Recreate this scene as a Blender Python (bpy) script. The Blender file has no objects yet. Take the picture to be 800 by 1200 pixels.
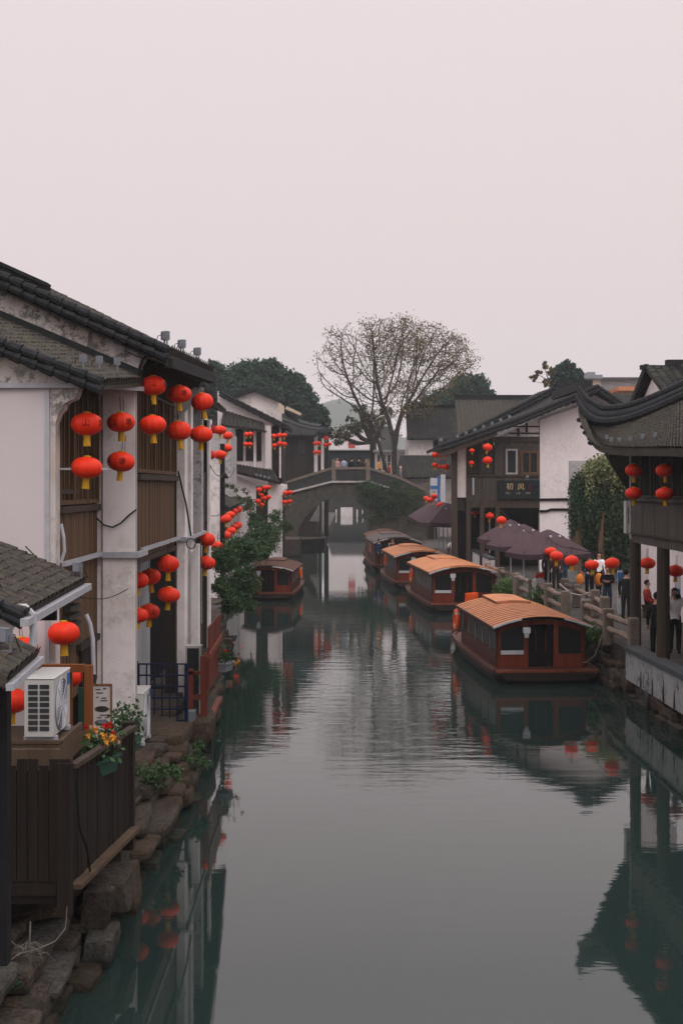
import bpy, math, random
import numpy as np
from mathutils import Vector, Matrix, noise as mnoise
R = math.radians
random.seed(7); np.random.seed(7)
SC = bpy.context.scene
COL = SC.collection

# ------------------------------------------------------------------ camera
F, CX, HY, H = 1500.0, 400.0, 570.0, 5.5      # focal length, principal column, horizon row, eye height above the water
cam = bpy.data.cameras.new('camera'); co = bpy.data.objects.new('camera', cam); COL.objects.link(co)
co.location = (0, 0, H); co.rotation_euler = (R(90), 0, 0)
cam.sensor_fit = 'VERTICAL'; cam.sensor_height = 36; cam.lens = F / 1200 * 36
cam.shift_y = -30 / 1200
cam.clip_start = .1; cam.clip_end = 5000
SC.camera = co

# ------------------------------------------------------------------ sky, sun, exposure
W = bpy.data.worlds.new('World'); SC.world = W; W.use_nodes = True
nt = W.node_tree; nt.nodes.clear()
out = nt.nodes.new('ShaderNodeOutputWorld'); bg = nt.nodes.new('ShaderNodeBackground')
sky = nt.nodes.new('ShaderNodeTexSky'); sky.sky_type = 'NISHITA'; sky.sun_disc = False
sky.sun_elevation = R(50); sky.sun_rotation = R(160); sky.dust_density = 6; sky.air_density = 1.5
sc1 = nt.nodes.new('ShaderNodeVectorMath'); sc1.operation = 'SCALE'; sc1.inputs['Scale'].default_value = 1.0
tc = nt.nodes.new('ShaderNodeTexCoord'); sep = nt.nodes.new('ShaderNodeSeparateXYZ')
ramp = nt.nodes.new('ShaderNodeValToRGB')         # the overcast cloud deck: paler and brighter towards the zenith
cr = ramp.color_ramp
cr.elements[0].position = 0.0; cr.elements[0].color = (7.4, 6.2, 6.25, 1)
cr.elements[1].position = 1.0; cr.elements[1].color = (22.5, 20.6, 21.0, 1)
e = cr.elements.new(.12); e.color = (7.95, 6.75, 6.8, 1)
e = cr.elements.new(.36); e.color = (8.55, 7.4, 7.5, 1)
e = cr.elements.new(.55); e.color = (14.0, 12.7, 13.0, 1)
mix = nt.nodes.new('ShaderNodeMix'); mix.data_type = 'RGBA'; mix.inputs[0].default_value = .97
L = nt.links.new
L(tc.outputs['Generated'], sep.inputs[0]); L(sep.outputs['Z'], ramp.inputs[0])
L(sky.outputs[0], mix.inputs['A']); L(ramp.outputs[0], mix.inputs['B'])
L(mix.outputs['Result'], bg.inputs['Color']); bg.inputs['Strength'].default_value = .1
L(bg.outputs[0], out.inputs[0])
sun = bpy.data.lights.new('sun', 'SUN'); sun.energy = .9; sun.angle = R(40); sun.color = (1, .95, .9)
so = bpy.data.objects.new('sun', sun); COL.objects.link(so)
so.rotation_euler = Vector((math.sin(R(160)) * math.cos(R(50)), math.cos(R(160)) * math.cos(R(50)), math.sin(R(50)))).to_track_quat('Z', 'Y').to_euler()
SC.view_settings.view_transform = 'Standard'; SC.view_settings.look = 'None'
SC.view_settings.exposure = 0; SC.view_settings.gamma = 1; SC.view_settings.use_curve_mapping = False
SC.cycles.max_bounces = 6; SC.cycles.diffuse_bounces = 3; SC.cycles.glossy_bounces = 3; SC.cycles.transmission_bounces = 3
SC.cycles.volume_bounces = 1; SC.cycles.transparent_max_bounces = 4
SC.cycles.use_denoising = True; SC.cycles.sample_clamp_indirect = 4
SC.cycles.caustics_reflective = False; SC.cycles.caustics_refractive = False

# ------------------------------------------------------------------ measuring helpers
def P(px, py, d): return Vector(((px - CX) * d / F, d, H - (py - HY) * d / F))
def XZ(px, py, d): return ((px - CX) * d / F, H - (py - HY) * d / F)
def X(px, d): return (px - CX) * d / F
def Z(py, d): return H - (py - HY) * d / F

# ------------------------------------------------------------------ materials
def nn(t, kind, **kw):
    n = t.nodes.new(kind)
    for k, v in kw.items(): setattr(n, k, v)
    return n
def base_mat(name, rough=.8, spec=.3, metal=0):
    m = bpy.data.materials.new(name); m.use_nodes = True
    b = m.node_tree.nodes['Principled BSDF']
    b.inputs['Roughness'].default_value = rough; b.inputs['Specular IOR Level'].default_value = spec
    b.inputs['Metallic'].default_value = metal
    return m, m.node_tree, b
def pos(t, stretch=(1, 1, 1)):
    g = nn(t, 'ShaderNodeNewGeometry'); mp = nn(t, 'ShaderNodeMapping'); mp.inputs['Scale'].default_value = stretch
    t.links.new(g.outputs['Position'], mp.inputs['Vector']); return mp.outputs[0]
def noise(t, vec, scale, detail=5, rough=.6, dist=0):
    n = nn(t, 'ShaderNodeTexNoise'); n.inputs['Scale'].default_value = scale; n.inputs['Detail'].default_value = detail
    n.inputs['Roughness'].default_value = rough; n.inputs['Distortion'].default_value = dist
    t.links.new(vec, n.inputs['Vector']); return n.outputs['Fac']
def mrange(t, v, a, b, c=0, d=1):
    n = nn(t, 'ShaderNodeMapRange'); n.inputs[1].default_value = a; n.inputs[2].default_value = b
    n.inputs[3].default_value = c; n.inputs[4].default_value = d; t.links.new(v, n.inputs[0]); return n.outputs[0]
def mixc(t, f, a, b, kind='MIX'):
    n = nn(t, 'ShaderNodeMix', data_type='RGBA', blend_type=kind)
    for sock, v in ((n.inputs[0], f), (n.inputs['A'], a), (n.inputs['B'], b)):
        if isinstance(v, (int, float)): sock.default_value = v
        elif isinstance(v, tuple): sock.default_value = (*v[:3], 1)
        else: t.links.new(v, sock)
    return n.outputs['Result']
def math2(t, op, a, b):
    n = nn(t, 'ShaderNodeMath', operation=op)
    for s, v in ((n.inputs[0], a), (n.inputs[1], b)):
        if isinstance(v, (int, float)): s.default_value = v
        else: t.links.new(v, s)
    return n.outputs[0]
def bump(t, b, h, strength=.4, dist=.02):
    n = nn(t, 'ShaderNodeBump'); n.inputs['Strength'].default_value = strength; n.inputs['Distance'].default_value = dist
    t.links.new(h, n.inputs['Height']); t.links.new(n.outputs[0], b.inputs['Normal'])
def deep(c):
    k = .66 if sum(c) < .36 else 1.; return tuple(x * k for x in c)
def M(name, col, rough=.8, var=.3, scale=4, stretch=(1, 1, 1), spec=.12, metal=0, bmp=0, tint=None, tscale=1.5, tamt=.5):
    m, t, b = base_mat(name, rough, spec, metal); col = deep(col)
    v = pos(t, stretch)
    f = mrange(t, noise(t, v, scale), .3, .7)
    lo = tuple(c * (1 - var) for c in col); hi = tuple(min(1, c * (1 + var)) for c in col)
    c = mixc(t, f, lo, hi)
    if tint:
        c = mixc(t, math2(t, 'MULTIPLY', mrange(t, noise(t, pos(t), tscale, 6, .7), .5, .66), tamt), c, tint)
    t.links.new(c, b.inputs['Base Color'])
    if bmp: bump(t, b, noise(t, v, scale * 2.5, 6, .7), bmp)
    return m
def plaster(name, col=(.70, .655, .65), stain=(.17, .165, .155), amt=.35, warm=(.45, .37, .30), wamt=.35, zc=None, zh=1.):
    """lime plaster: warm blotches, mildew specks, vertical rain streaks; zc = a height round which the mildew gathers"""
    m, t, b = base_mat(name, .88, .2)
    p = pos(t)
    c = mixc(t, mrange(t, noise(t, p, .9, 5, .6), .3, .7), tuple(x * .93 for x in col), tuple(x * 1.04 for x in col))
    c = mixc(t, math2(t, 'MULTIPLY', mrange(t, noise(t, p, 1.3, 4, .55), .48, .68), wamt), c, warm)
    sp = mrange(t, noise(t, p, 5.5, 9, .75), .485, .56)
    area = mrange(t, noise(t, p, .8, 4, .6), .44, .62)
    if zc is not None:
        g = nn(t, 'ShaderNodeNewGeometry'); s = nn(t, 'ShaderNodeSeparateXYZ'); t.links.new(g.outputs['Position'], s.inputs[0])
        # mildew band running parallel to the sloping lower roof (a stain: it keeps its place on the wall)
        zz = math2(t, 'ADD', s.outputs['Z'], math2(t, 'MULTIPLY', s.outputs['X'], .43))
        d = math2(t, 'ABSOLUTE', math2(t, 'SUBTRACT', zz, zc), 0)
        area = math2(t, 'MAXIMUM', math2(t, 'MULTIPLY', area, .5), mrange(t, d, 0, zh, 1.1, 0))
    c = mixc(t, math2(t, 'MULTIPLY', math2(t, 'MULTIPLY', sp, area), amt), c, stain)
    st = mrange(t, noise(t, pos(t, (5, 5, .35)), 1.6, 5, .6), .56, .74)
    c = mixc(t, math2(t, 'MULTIPLY', st, amt * .55), c, tuple(x * 1.7 for x in stain))
    t.links.new(c, b.inputs['Base Color'])
    bump(t, b, noise(t, p, 14, 6, .7), .25, .01)
    return m
def planks(name, col, w=.14, var=.35, rough=.65):
    """weathered boards: grain drawn out along the height"""
    m, t, b = base_mat(name, rough, .14); col = tuple(x * .72 for x in col)
    f = mrange(t, noise(t, pos(t, (1 / w, 1 / w, .25)), 1., 6, .65), .3, .7)
    g = mrange(t, noise(t, pos(t, (30, 30, 1.2)), 1.5, 4, .6), .3, .7)
    c = mixc(t, f, tuple(x * (1 - var) for x in col), tuple(x * (1 + var) for x in col))
    c = mixc(t, math2(t, 'MULTIPLY', g, .35), c, tuple(x * .45 for x in col))
    t.links.new(c, b.inputs['Base Color']); bump(t, b, g, .3, .01)
    return m
def leafmat(name, lo, hi, scale=1.5):
    m, t, b = base_mat(name, .7, .12); lo = tuple(x * .85 for x in lo); hi = tuple(x * .85 for x in hi)
    f = mrange(t, noise(t, pos(t), scale, 4, .6), .32, .68)
    f2 = mrange(t, noise(t, pos(t), scale * 9, 2, .5), .3, .7)
    c = mixc(t, f, lo, hi); c = mixc(t, math2(t, 'MULTIPLY', f2, .4), c, tuple(x * .5 for x in lo))
    t.links.new(c, b.inputs['Base Color'])
    return m
def tilemat(name, col=(.062, .062, .062), warm=(.10, .088, .072), dark=(.02, .021, .022)):
    m, t, b = base_mat(name, .85, .08); col, warm, dark = (tuple(x * .66 for x in q) for q in (col, warm, dark))
    p = pos(t)
    c = mixc(t, mrange(t, noise(t, p, 5, 4, .7), .3, .7), dark, col)
    c = mixc(t, math2(t, 'MULTIPLY', mrange(t, noise(t, p, 11, 3, .7), .45, .62), .7), c, warm)
    c = mixc(t, math2(t, 'MULTIPLY', mrange(t, noise(t, p, .7, 5, .6), .52, .66), .35), c, (.07, .075, .045))
    t.links.new(c, b.inputs['Base Color'])
    return m

def stonemat(name, col):
    """hewn stone: mottled at several sizes, dark crusts, green film, wet and darker just above the water"""
    m, t, b = base_mat(name, .85, .1); p = pos(t)
    c = mixc(t, mrange(t, noise(t, p, 2.1, 6, .7), .3, .7), tuple(x * .5 for x in col), tuple(x * 1.3 for x in col))
    c = mixc(t, math2(t, 'MULTIPLY', mrange(t, noise(t, p, 17, 6, .75), .47, .6), .75), c, tuple(x * .3 for x in col))
    c = mixc(t, math2(t, 'MULTIPLY', mrange(t, noise(t, p, 4.3, 5, .7), .55, .68), .5), c, (.035, .042, .024))
    c = mixc(t, math2(t, 'MULTIPLY', mrange(t, noise(t, p, 9, 5, .7), .6, .68), .55), c, tuple(x * 2.1 for x in col))
    g = nn(t, 'ShaderNodeNewGeometry'); s = nn(t, 'ShaderNodeSeparateXYZ'); t.links.new(g.outputs['Position'], s.inputs[0])
    wet = mrange(t, math2(t, 'ADD', s.outputs['Z'], math2(t, 'MULTIPLY', noise(t, p, 3, 3, .6), .2)), .28, .16)
    c = mixc(t, wet, c, mixc(t, .8, c, (.012, .014, .009)))
    t.links.new(c, b.inputs['Base Color'])
    bump(t, b, math2(t, 'ADD', noise(t, p, 6, 7, .75), math2(t, 'MULTIPLY', noise(t, p, 30, 4, .7), .4)), .9, .06)
    return m
m_white = plaster('lime_plaster', wamt=.25, amt=.5)
m_white_stained = plaster('stained_plaster', (.60, .565, .54), amt=1.0, warm=(.42, .345, .27), wamt=.9, zc=6.25, zh=1.0)
m_white_low = plaster('stained_plaster_low', (.60, .565, .54), amt=.95, warm=(.45, .37, .29), wamt=.8, zc=4.95, zh=.7)
m_panel = M('smooth_wall_panel', (.55, .505, .515), .7, .03, 1.2)
m_column = plaster('column_plaster', (.78, .735, .735), amt=.24, warm=(.46, .39, .31), wamt=.5)
m_grey_pl = plaster('grey_mottled_plaster', (.42, .41, .42), (.12, .12, .12), .9, wamt=.2)
m_gable = plaster('gable_plaster', (.76, .70, .705), amt=.24, wamt=.12)
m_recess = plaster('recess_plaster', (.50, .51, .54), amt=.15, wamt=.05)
m_quaywall = plaster('streaked_quay_plaster', (.30, .305, .31), (.05, .052, .05), .95, wamt=.2)
m_tile = tilemat('roof_tile')
m_tile_far = tilemat('dark_roof_tile', (.05, .052, .055), (.07, .065, .058))
m_tile_worn = tilemat('brown_roof_tile', (.085, .08, .072), (.13, .105, .08), (.04, .04, .038))
m_ridge = M('ridge_tile', (.035, .037, .04), .8, .45, 9)
m_soffit = M('soffit_boards', (.05, .046, .043), .9, .3, 5)
m_wood = planks('brown_board', (.17, .098, .052), .16)
m_wood_dark = planks('dark_board', (.045, .036, .03), .2)
m_wood_mid = planks('weathered_board', (.085, .064, .05), .18)
m_wood_fence = planks('fence_board', (.026, .019, .015), .1)  # boards coloured darker in place of shade from the unbuilt near bridge
m_taupe = planks('taupe_board', (.098, .085, .075), .3, .2)
m_pine = planks('pine_board', (.12, .082, .054), .2)  # platform timber: near bridge's shade is put into the colour
m_orange_wood = planks('varnished_wood', (.32, .115, .04), .12, .2, .45)
m_red_wood = planks('oxblood_wood', (.19, .045, .03), .15, .3, .5)
m_boat = planks('boat_wood', (.22, .046, .024), .2, .4, .4)
m_boat_dark = planks('boat_hull_wood', (.04, .03, .026), .3, .3, .5)
m_boat_side = planks('boat_side_wood', (.11, .04, .027), .25, .3, .45)
m_slat = M('roof_slat_wood', (.48, .20, .092), .6, .28, 2.2, (1, 6, 1), tint=(.24, .115, .065), tscale=1.6, tamt=.65)
m_slat_gap = M('roof_slat_gap', (.12, .04, .02), .8, .2, 3)
m_slat_dull = M('dull_roof_slat', (.16, .085, .06), .6, .25, 3, (1, 6, 1))
m_slat_grey = M('grey_roof_board', (.13, .115, .105), .7, .25, 3, (1, 6, 1))
m_deck_edge = M('deck_edge_wood', (.24, .07, .04), .5, .25, 5)
m_stone = stonemat('quay_stone', (.075, .062, .05))  # quay stone colours lowered to carry the near bridge's shade
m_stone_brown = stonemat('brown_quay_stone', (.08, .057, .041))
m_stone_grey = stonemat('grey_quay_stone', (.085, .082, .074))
m_wetstone = M('wet_stone', (.03, .027, .023), .6, .5, 3, bmp=.5, tint=(.03, .04, .028))
m_bridge = M('bridge_stone', (.10, .09, .074), .9, .35, 2.5, bmp=.5, tint=(.06, .065, .05), tscale=.8, tamt=.8)
m_bridge_dark = M('bridge_parapet_panel', (.055, .056, .055), .9, .3, 3, bmp=.4)
m_bridge_pale = M('bridge_pale_ledge', (.40, .37, .36), .85, .25, 3)
m_concrete = M('railing_concrete', (.17, .14, .115), .9, .3, 6, bmp=.4, tint=(.09, .08, .07))
m_log = M('bark_rail', (.19, .145, .115), .9, .4, 8, bmp=.5)
m_pave = M('paving', (.105, .097, .09), .85, .25, 1.4, bmp=.2, tint=(.06, .057, .053))
m_ground = M('earth', (.09, .085, .07), .95, .3, .5)
m_coping = M('slate_coping', (.10, .108, .115), .8, .2, 4)
m_metal = M('galvanised_metal', (.36, .37, .40), .5, .12, 6, spec=.5)
m_metal_dark = M('dark_metal', (.035, .038, .042), .5, .2, 6)
m_lampgrey = M('floodlight_metal', (.13, .145, .165), .45, .15, 10, spec=.5)
m_acw = M('white_enamel', (.43, .43, .415), .45, .06, 5, spec=.5, tint=(.40, .38, .33), tscale=4, tamt=.35)
m_acdark = M('grille_shadow_plastic', (.05, .052, .056), .6, .2, 6)
m_fan = M('fan_guard_plastic', (.20, .215, .245), .5, .15, 8)
m_blue = M('blue_paint', (.012, .022, .065), .5, .3, 8)
m_cyan = M('blue_label', (.03, .12, .34), .5, .1, 5)
m_black = M('black_paint', (.018, .018, .02), .55, .25, 6)
m_glass = M('window_glass', (.016, .02, .024), .3, .3, 2, spec=.25)
m_glass_grey = M('dusty_window_glass', (.07, .078, .085), .25, .3, 3, (1, 1, .3))
m_interior = M('dark_interior', (.016, .015, .014), .9, .3, 2)
m_frame_pale = M('pale_mullion', (.30, .285, .275), .6, .15, 6)
m_lantern = M('red_lantern_silk', (.74, .030, .006), .5, .12, 7, spec=.22)
m_gold = M('gold_tassel', (.52, .285, .02), .7, .25, 30, (4, 4, 1))
m_ink = M('lantern_ink', (.06, .01, .008), .7, .1, 5)
m_cord = M('black_cord', (.015, .015, .015), .7, .1, 5)
m_buoy = M('orange_buoy', (.74, .10, .02), .5, .1, 5)
m_buoyband = M('buoy_band', (.5, .3, .24), .6, .1, 5)
m_umbrella = M('plum_canvas', (.11, .07, .082), .85, .14, 3)
m_umbrella_in = M('plum_canvas_band', (.085, .054, .064), .9, .12, 3)
m_green = leafmat('green_leaves', (.035, .075, .036), (.085, .15, .06), 1.6)
m_hedge = leafmat('bright_plant_leaves', (.06, .13, .035), (.12, .22, .06), 4)
m_ivy = leafmat('ivy_leaves', (.03, .065, .038), (.085, .13, .06), 1.1)
m_ivytop = leafmat('ivy_top_leaves', (.17, .20, .09), (.33, .34, .17), 1.5)
m_camphor = leafmat('camphor_leaves', (.02, .055, .042), (.07, .125, .085), .4)
m_thin = leafmat('autumn_leaves', (.13, .13, .065), (.22, .165, .09), .3)
m_palegreen = leafmat('sparse_pale_leaves', (.09, .10, .06), (.16, .155, .09), .4)
m_bark = M('bark', (.075, .062, .053), .9, .4, 5, (1, 1, .3), bmp=.5)
m_stem = M('green_stem', (.06, .065, .04), .9, .3, 8)
m_trunk_brown = M('brown_bark', (.16, .10, .06), .9, .4, 5, (1, 1, .3))
m_pot = M('green_planter', (.04, .10, .075), .5, .15, 6)
m_yellowfl = M('yellow_petals', (.70, .36, .06), .7, .3, 30)
m_redfl = M('red_petals', (.55, .03, .02), .7, .3, 30)
m_pinkfl = M('pink_petals', (.62, .34, .28), .7, .2, 30)
m_sign = M('signboard_black', (.022, .028, .033), .4, .15, 4)
m_signgold = M('gold_lettering', (.52, .37, .15), .5, .1, 5)
m_signpale = M('pale_lettering', (.34, .30, .22), .6, .1, 5)
m_paper = M('menu_paper', (.58, .55, .545), .7, .04, 5)
m_print = M('menu_print', (.09, .085, .08), .8, .1, 5)
m_rope = M('pale_rope', (.34, .31, .28), .9, .2, 10)
m_twig = M('pale_dry_twig', (.15, .135, .115), .9, .3, 10)
m_orange_roof = M('orange_roof_sheet', (.55, .22, .10), .7, .1, 3)
m_bluegrey = M('blue_grey_sheet', (.23, .245, .27), .7, .12, 1)
m_cream = M('cream_wall', (.52, .43, .34), .8, .08, 1)
m_teal = M('teal_hoarding', (.07, .09, .095), .8, .15, 1)
m_redsign = M('red_banner', (.45, .04, .025), .7, .15, 5)
m_banner = M('white_banner', (.45, .46, .48), .7, .1, 3)
m_bannerblue = M('blue_banner', (.05, .13, .33), .7, .1, 3)

# ------------------------------------------------------------------ mesh collecting
ORG = {}
class MB:
    def __init__(s): s.v, s.f, s.m = [], [], []
    def add(s, vs, fs, mi=0):
        o = len(s.v); s.v += [tuple(v) for v in vs]
        for f in fs: s.f.append(tuple(i + o for i in f)); s.m.append(mi)
    def box(s, x0, x1, y0, y1, z0, z1, mi=0):
        s.add([(x0, y0, z0), (x1, y0, z0), (x1, y1, z0), (x0, y1, z0), (x0, y0, z1), (x1, y0, z1), (x1, y1, z1), (x0, y1, z1)],
              [(0, 3, 2, 1), (4, 5, 6, 7), (0, 1, 5, 4), (1, 2, 6, 5), (2, 3, 7, 6), (3, 0, 4, 7)], mi); return s
    def bar(s, a, b, w, h, mi=0, up=(0, 0, 1)):
        a, b = Vector(a), Vector(b); d = (b - a).normalized(); u = Vector(up)
        if abs(d.dot(u)) > .98: u = Vector((0, 1, 0))
        sd = d.cross(u).normalized() * w / 2; u = sd.cross(d).normalized() * h / 2
        vs = [p + q for p in (a, b) for q in (-sd - u, sd - u, sd + u, -sd + u)]
        s.add(vs, [(0, 1, 2, 3), (7, 6, 5, 4), (0, 4, 5, 1), (1, 5, 6, 2), (2, 6, 7, 3), (3, 7, 4, 0)], mi); return s
    def tube(s, pts, rad, n=8, mi=0, cap=True):
        pts = [Vector(p) for p in pts]
        if not hasattr(rad, '__len__'): rad = [rad] * len(pts)
        o = len(s.v); ref = None
        for i, p in enumerate(pts):
            d = (pts[min(i + 1, len(pts) - 1)] - pts[max(i - 1, 0)]).normalized()
            if ref is None:
                ref = Vector((0, 0, 1)) if abs(d.z) < .9 else Vector((1, 0, 0))
            a = d.cross(ref); a = a.normalized() if a.length > 1e-6 else Vector((1, 0, 0)); b = d.cross(a).normalized(); ref = -b if False else a.cross(d)
            for k in range(n):
                t = 2 * math.pi * k / n; s.v.append(tuple(p + (a * math.cos(t) + b * math.sin(t)) * rad[i]))
        for i in range(len(pts) - 1):
            for k in range(n):
                k2 = (k + 1) % n; s.f.append((o + i * n + k, o + i * n + k2, o + (i + 1) * n + k2, o + (i + 1) * n + k)); s.m.append(mi)
        if cap:
            s.f.append(tuple(o + k for k in range(n))[::-1]); s.m.append(mi)
            e = o + (len(pts) - 1) * n; s.f.append(tuple(e + k for k in range(n))); s.m.append(mi)
        return s
    def lathe(s, prof, n=16, c=(0, 0, 0), mi=0, cap=True, wob=None):
        o = len(s.v); c = Vector(c)
        for (r, z) in prof:
            for k in range(n):
                t = 2 * math.pi * k / n; rr = r * (wob(k, n) if wob else 1)
                s.v.append((c.x + rr * math.cos(t), c.y + rr * math.sin(t), c.z + z))
        for i in range(len(prof) - 1):
            for k in range(n):
                k2 = (k + 1) % n; s.f.append((o + i * n + k, o + i * n + k2, o + (i + 1) * n + k2, o + (i + 1) * n + k)); s.m.append(mi)
        if cap:
            s.f.append(tuple(o + k for k in range(n))[::-1]); s.m.append(mi)
            e = o + (len(prof) - 1) * n; s.f.append(tuple(e + k for k in range(n))); s.m.append(mi)
        return s
    def prism(s, poly, vec, mi=0):
        """a planar polygon swept along vec"""
        n = len(poly); vec = Vector(vec); a = [Vector(p) for p in poly]
        s.add(a + [p + vec for p in a], [tuple(range(n)), tuple(range(2 * n - 1, n - 1, -1))] + [(i, i + n, (i + 1) % n + n, (i + 1) % n) for i in range(n)], mi); return s
    def wallpoly(s, xz, y0, y1, mi=0): return s.prism([(x, y0, z) for x, z in xz], (0, y1 - y0, 0), mi)
    def sidepoly(s, yz, x0, x1, mi=0): return s.prism([(x0, y, z) for y, z in yz], (x1 - x0, 0, 0), mi)
    def ball(s, c, r, n=8, m=6, sc=(1, 1, 1), mi=0):
        c = Vector(c); o = len(s.v)
        for i in range(1, m):
            ph = math.pi * i / m
            for k in range(n):
                t = 2 * math.pi * k / n
                s.v.append((c.x + r * sc[0] * math.sin(ph) * math.cos(t), c.y + r * sc[1] * math.sin(ph) * math.sin(t), c.z + r * sc[2] * math.cos(ph)))
        s.v.append((c.x, c.y, c.z + r * sc[2])); s.v.append((c.x, c.y, c.z - r * sc[2])); T, B = len(s.v) - 2, len(s.v) - 1
        for i in range(m - 2):
            for k in range(n):
                k2 = (k + 1) % n; s.f.append((o + i * n + k, o + (i + 1) * n + k, o + (i + 1) * n + k2, o + i * n + k2)); s.m.append(mi)
        for k in range(n):
            k2 = (k + 1) % n; s.f.append((T, o + k, o + k2)); s.f.append((B, o + (m - 2) * n + k2, o + (m - 2) * n + k)); s.m += [mi, mi]
        return s
    def stone(s, x0, x1, y0, y1, z0, z1, j=.05, mi=0):
        """a rough-hewn block: a subdivided box, its arrises worn round and its faces uneven"""
        nx, ny, nz = 6, 6, 4; idx = {}; sx, sy, sz = x1 - x0, y1 - y0, z1 - z0; sd = Vector((random.uniform(0, 90), random.uniform(0, 90), random.uniform(0, 90)))
        c = Vector(((x0 + x1) / 2, (y0 + y1) / 2, (z0 + z1) / 2)); sk = [random.uniform(-.09, .09) for _ in range(4)]
        def vid(i, k, l):
            if (i, k, l) not in idx:
                def ease(t, n): t = t / n; return t if 0 < t < 1 else t
                q = Vector((sx * (i / nx - .5), sy * (k / ny - .5), sz * (l / nz - .5)))
                edges = (i in (0, nx)) + (k in (0, ny)) + (l in (0, nz)); q *= (1, 1, .965, .93)[edges]
                q.x += q.z * sk[0] + q.y * sk[1]; q.z += q.y * sk[2] * .6 + q.x * sk[3] * .6
                p = c + q; w = mnoise.noise_vector(p * 2.3 + sd) * j * 1.3 + mnoise.noise_vector(p * 7 + sd) * j * .6
                idx[(i, k, l)] = len(s.v); s.v.append(tuple(p + w))
            return idx[(i, k, l)]
        def q(*c): s.f.append(tuple(vid(*a) for a in c)); s.m.append(mi)
        for i in range(nx):
            for k in range(ny):
                q((i, k, 0), (i, k + 1, 0), (i + 1, k + 1, 0), (i + 1, k, 0)); q((i, k, nz), (i + 1, k, nz), (i + 1, k + 1, nz), (i, k + 1, nz))
            for l in range(nz):
                q((i, 0, l), (i + 1, 0, l), (i + 1, 0, l + 1), (i, 0, l + 1)); q((i, ny, l), (i, ny, l + 1), (i + 1, ny, l + 1), (i + 1, ny, l))
        for k in range(ny):
            for l in range(nz):
                q((0, k, l), (0, k, l + 1), (0, k + 1, l + 1), (0, k + 1, l)); q((nx, k, l), (nx, k + 1, l), (nx, k + 1, l + 1), (nx, k, l + 1))
        return s
    def build(s, name, mats, parent=None, smooth=False, org=None, bevel=0, label=None):
        if not isinstance(mats, (list, tuple)): mats = [mats]
        if parent is not None: org = ORG[parent.name]
        elif org is None:
            a = np.array(s.v); org = Vector(((a[:, 0].min() + a[:, 0].max()) / 2, (a[:, 1].min() + a[:, 1].max()) / 2, a[:, 2].min()))
        me = bpy.data.meshes.new(name)
        me.from_pydata([(x - org[0], y - org[1], z - org[2]) for x, y, z in s.v], [], s.f)
        for m in mats: me.materials.append(m)
        me.polygons.foreach_set('material_index', s.m)
        if smooth: me.polygons.foreach_set('use_smooth', [True] * len(s.f))
        me.update()
        ob = bpy.data.objects.new(name, me); COL.objects.link(ob)
        if parent is not None: ob.parent = parent
        else: ob.location = org
        if bevel:
            b = ob.modifiers.new('bevel', 'BEVEL'); b.width = bevel; b.segments = 1; b.limit_method = 'ANGLE'
        if label: ob['label'] = label
        ORG[ob.name] = Vector(org)
        return ob
def tag(o, label, cat, group=None):
    o['label'] = label; o['category'] = cat
    if group: o['group'] = group
    return o
def thing(name, label, cat, loc=(0, 0, 0), group=None, rz=0):
    o = bpy.data.objects.new(name, None); COL.objects.link(o); o.location = loc; o.empty_display_size = .2
    o.rotation_euler = (0, 0, rz); ORG[o.name] = Vector(loc)
    return tag(o, label, cat, group)
def struct(mb, name, mat, **k):
    o = mb.build(name, mat, **k); o['kind'] = 'structure'; return o
def copy_tree(o, loc=None, rz=None, parent=None):
    c = o.copy(); COL.objects.link(c)
    if parent is not None: c.parent = parent
    if loc is not None: c.location = loc
    if rz is not None: c.rotation_euler = (0, 0, rz)
    for ch in list(o.children): copy_tree(ch, parent=c)
    return c

def npmesh(name, verts, faces4, mat, parent=None, org=None, label=None):
    """quads from numpy arrays: leaves"""
    if parent is not None: org = ORG[parent.name]
    elif org is None: org = Vector((float(verts[:, 0].mean()), float(verts[:, 1].mean()), float(verts[:, 2].min())))
    me = bpy.data.meshes.new(name); v = (verts - np.array(org)).astype(np.float32)
    me.vertices.add(len(v)); me.vertices.foreach_set('co', v.ravel())
    nf = len(faces4); me.loops.add(nf * 4); me.loops.foreach_set('vertex_index', faces4.ravel().astype(np.int32))
    me.polygons.add(nf); me.polygons.foreach_set('loop_start', np.arange(0, nf * 4, 4, dtype=np.int32))
    me.materials.append(mat); me.update(calc_edges=True)
    ob = bpy.data.objects.new(name, me); COL.objects.link(ob)
    if parent is not None: ob.parent = parent
    else: ob.location = org
    ORG[ob.name] = Vector(org)
    if label: ob['label'] = label
    return ob
def leafquads(c, size, asp=.55, droop=0):
    n = len(c); a = np.random.normal(size=(n, 3)); a[:, 2] -= droop; a /= np.linalg.norm(a, axis=1)[:, None]
    b = np.random.normal(size=(n, 3)); b -= (b * a).sum(1)[:, None] * a; b /= np.linalg.norm(b, axis=1)[:, None]
    s = (size * np.random.uniform(.6, 1.35, n))[:, None]; a = a * s; b = b * s * asp
    v = np.stack([c - a * .5, c + b * .5, c + a * .5, c - b * .5], 1).reshape(-1, 3)
    return v, np.arange(4 * n).reshape(-1, 4)
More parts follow.
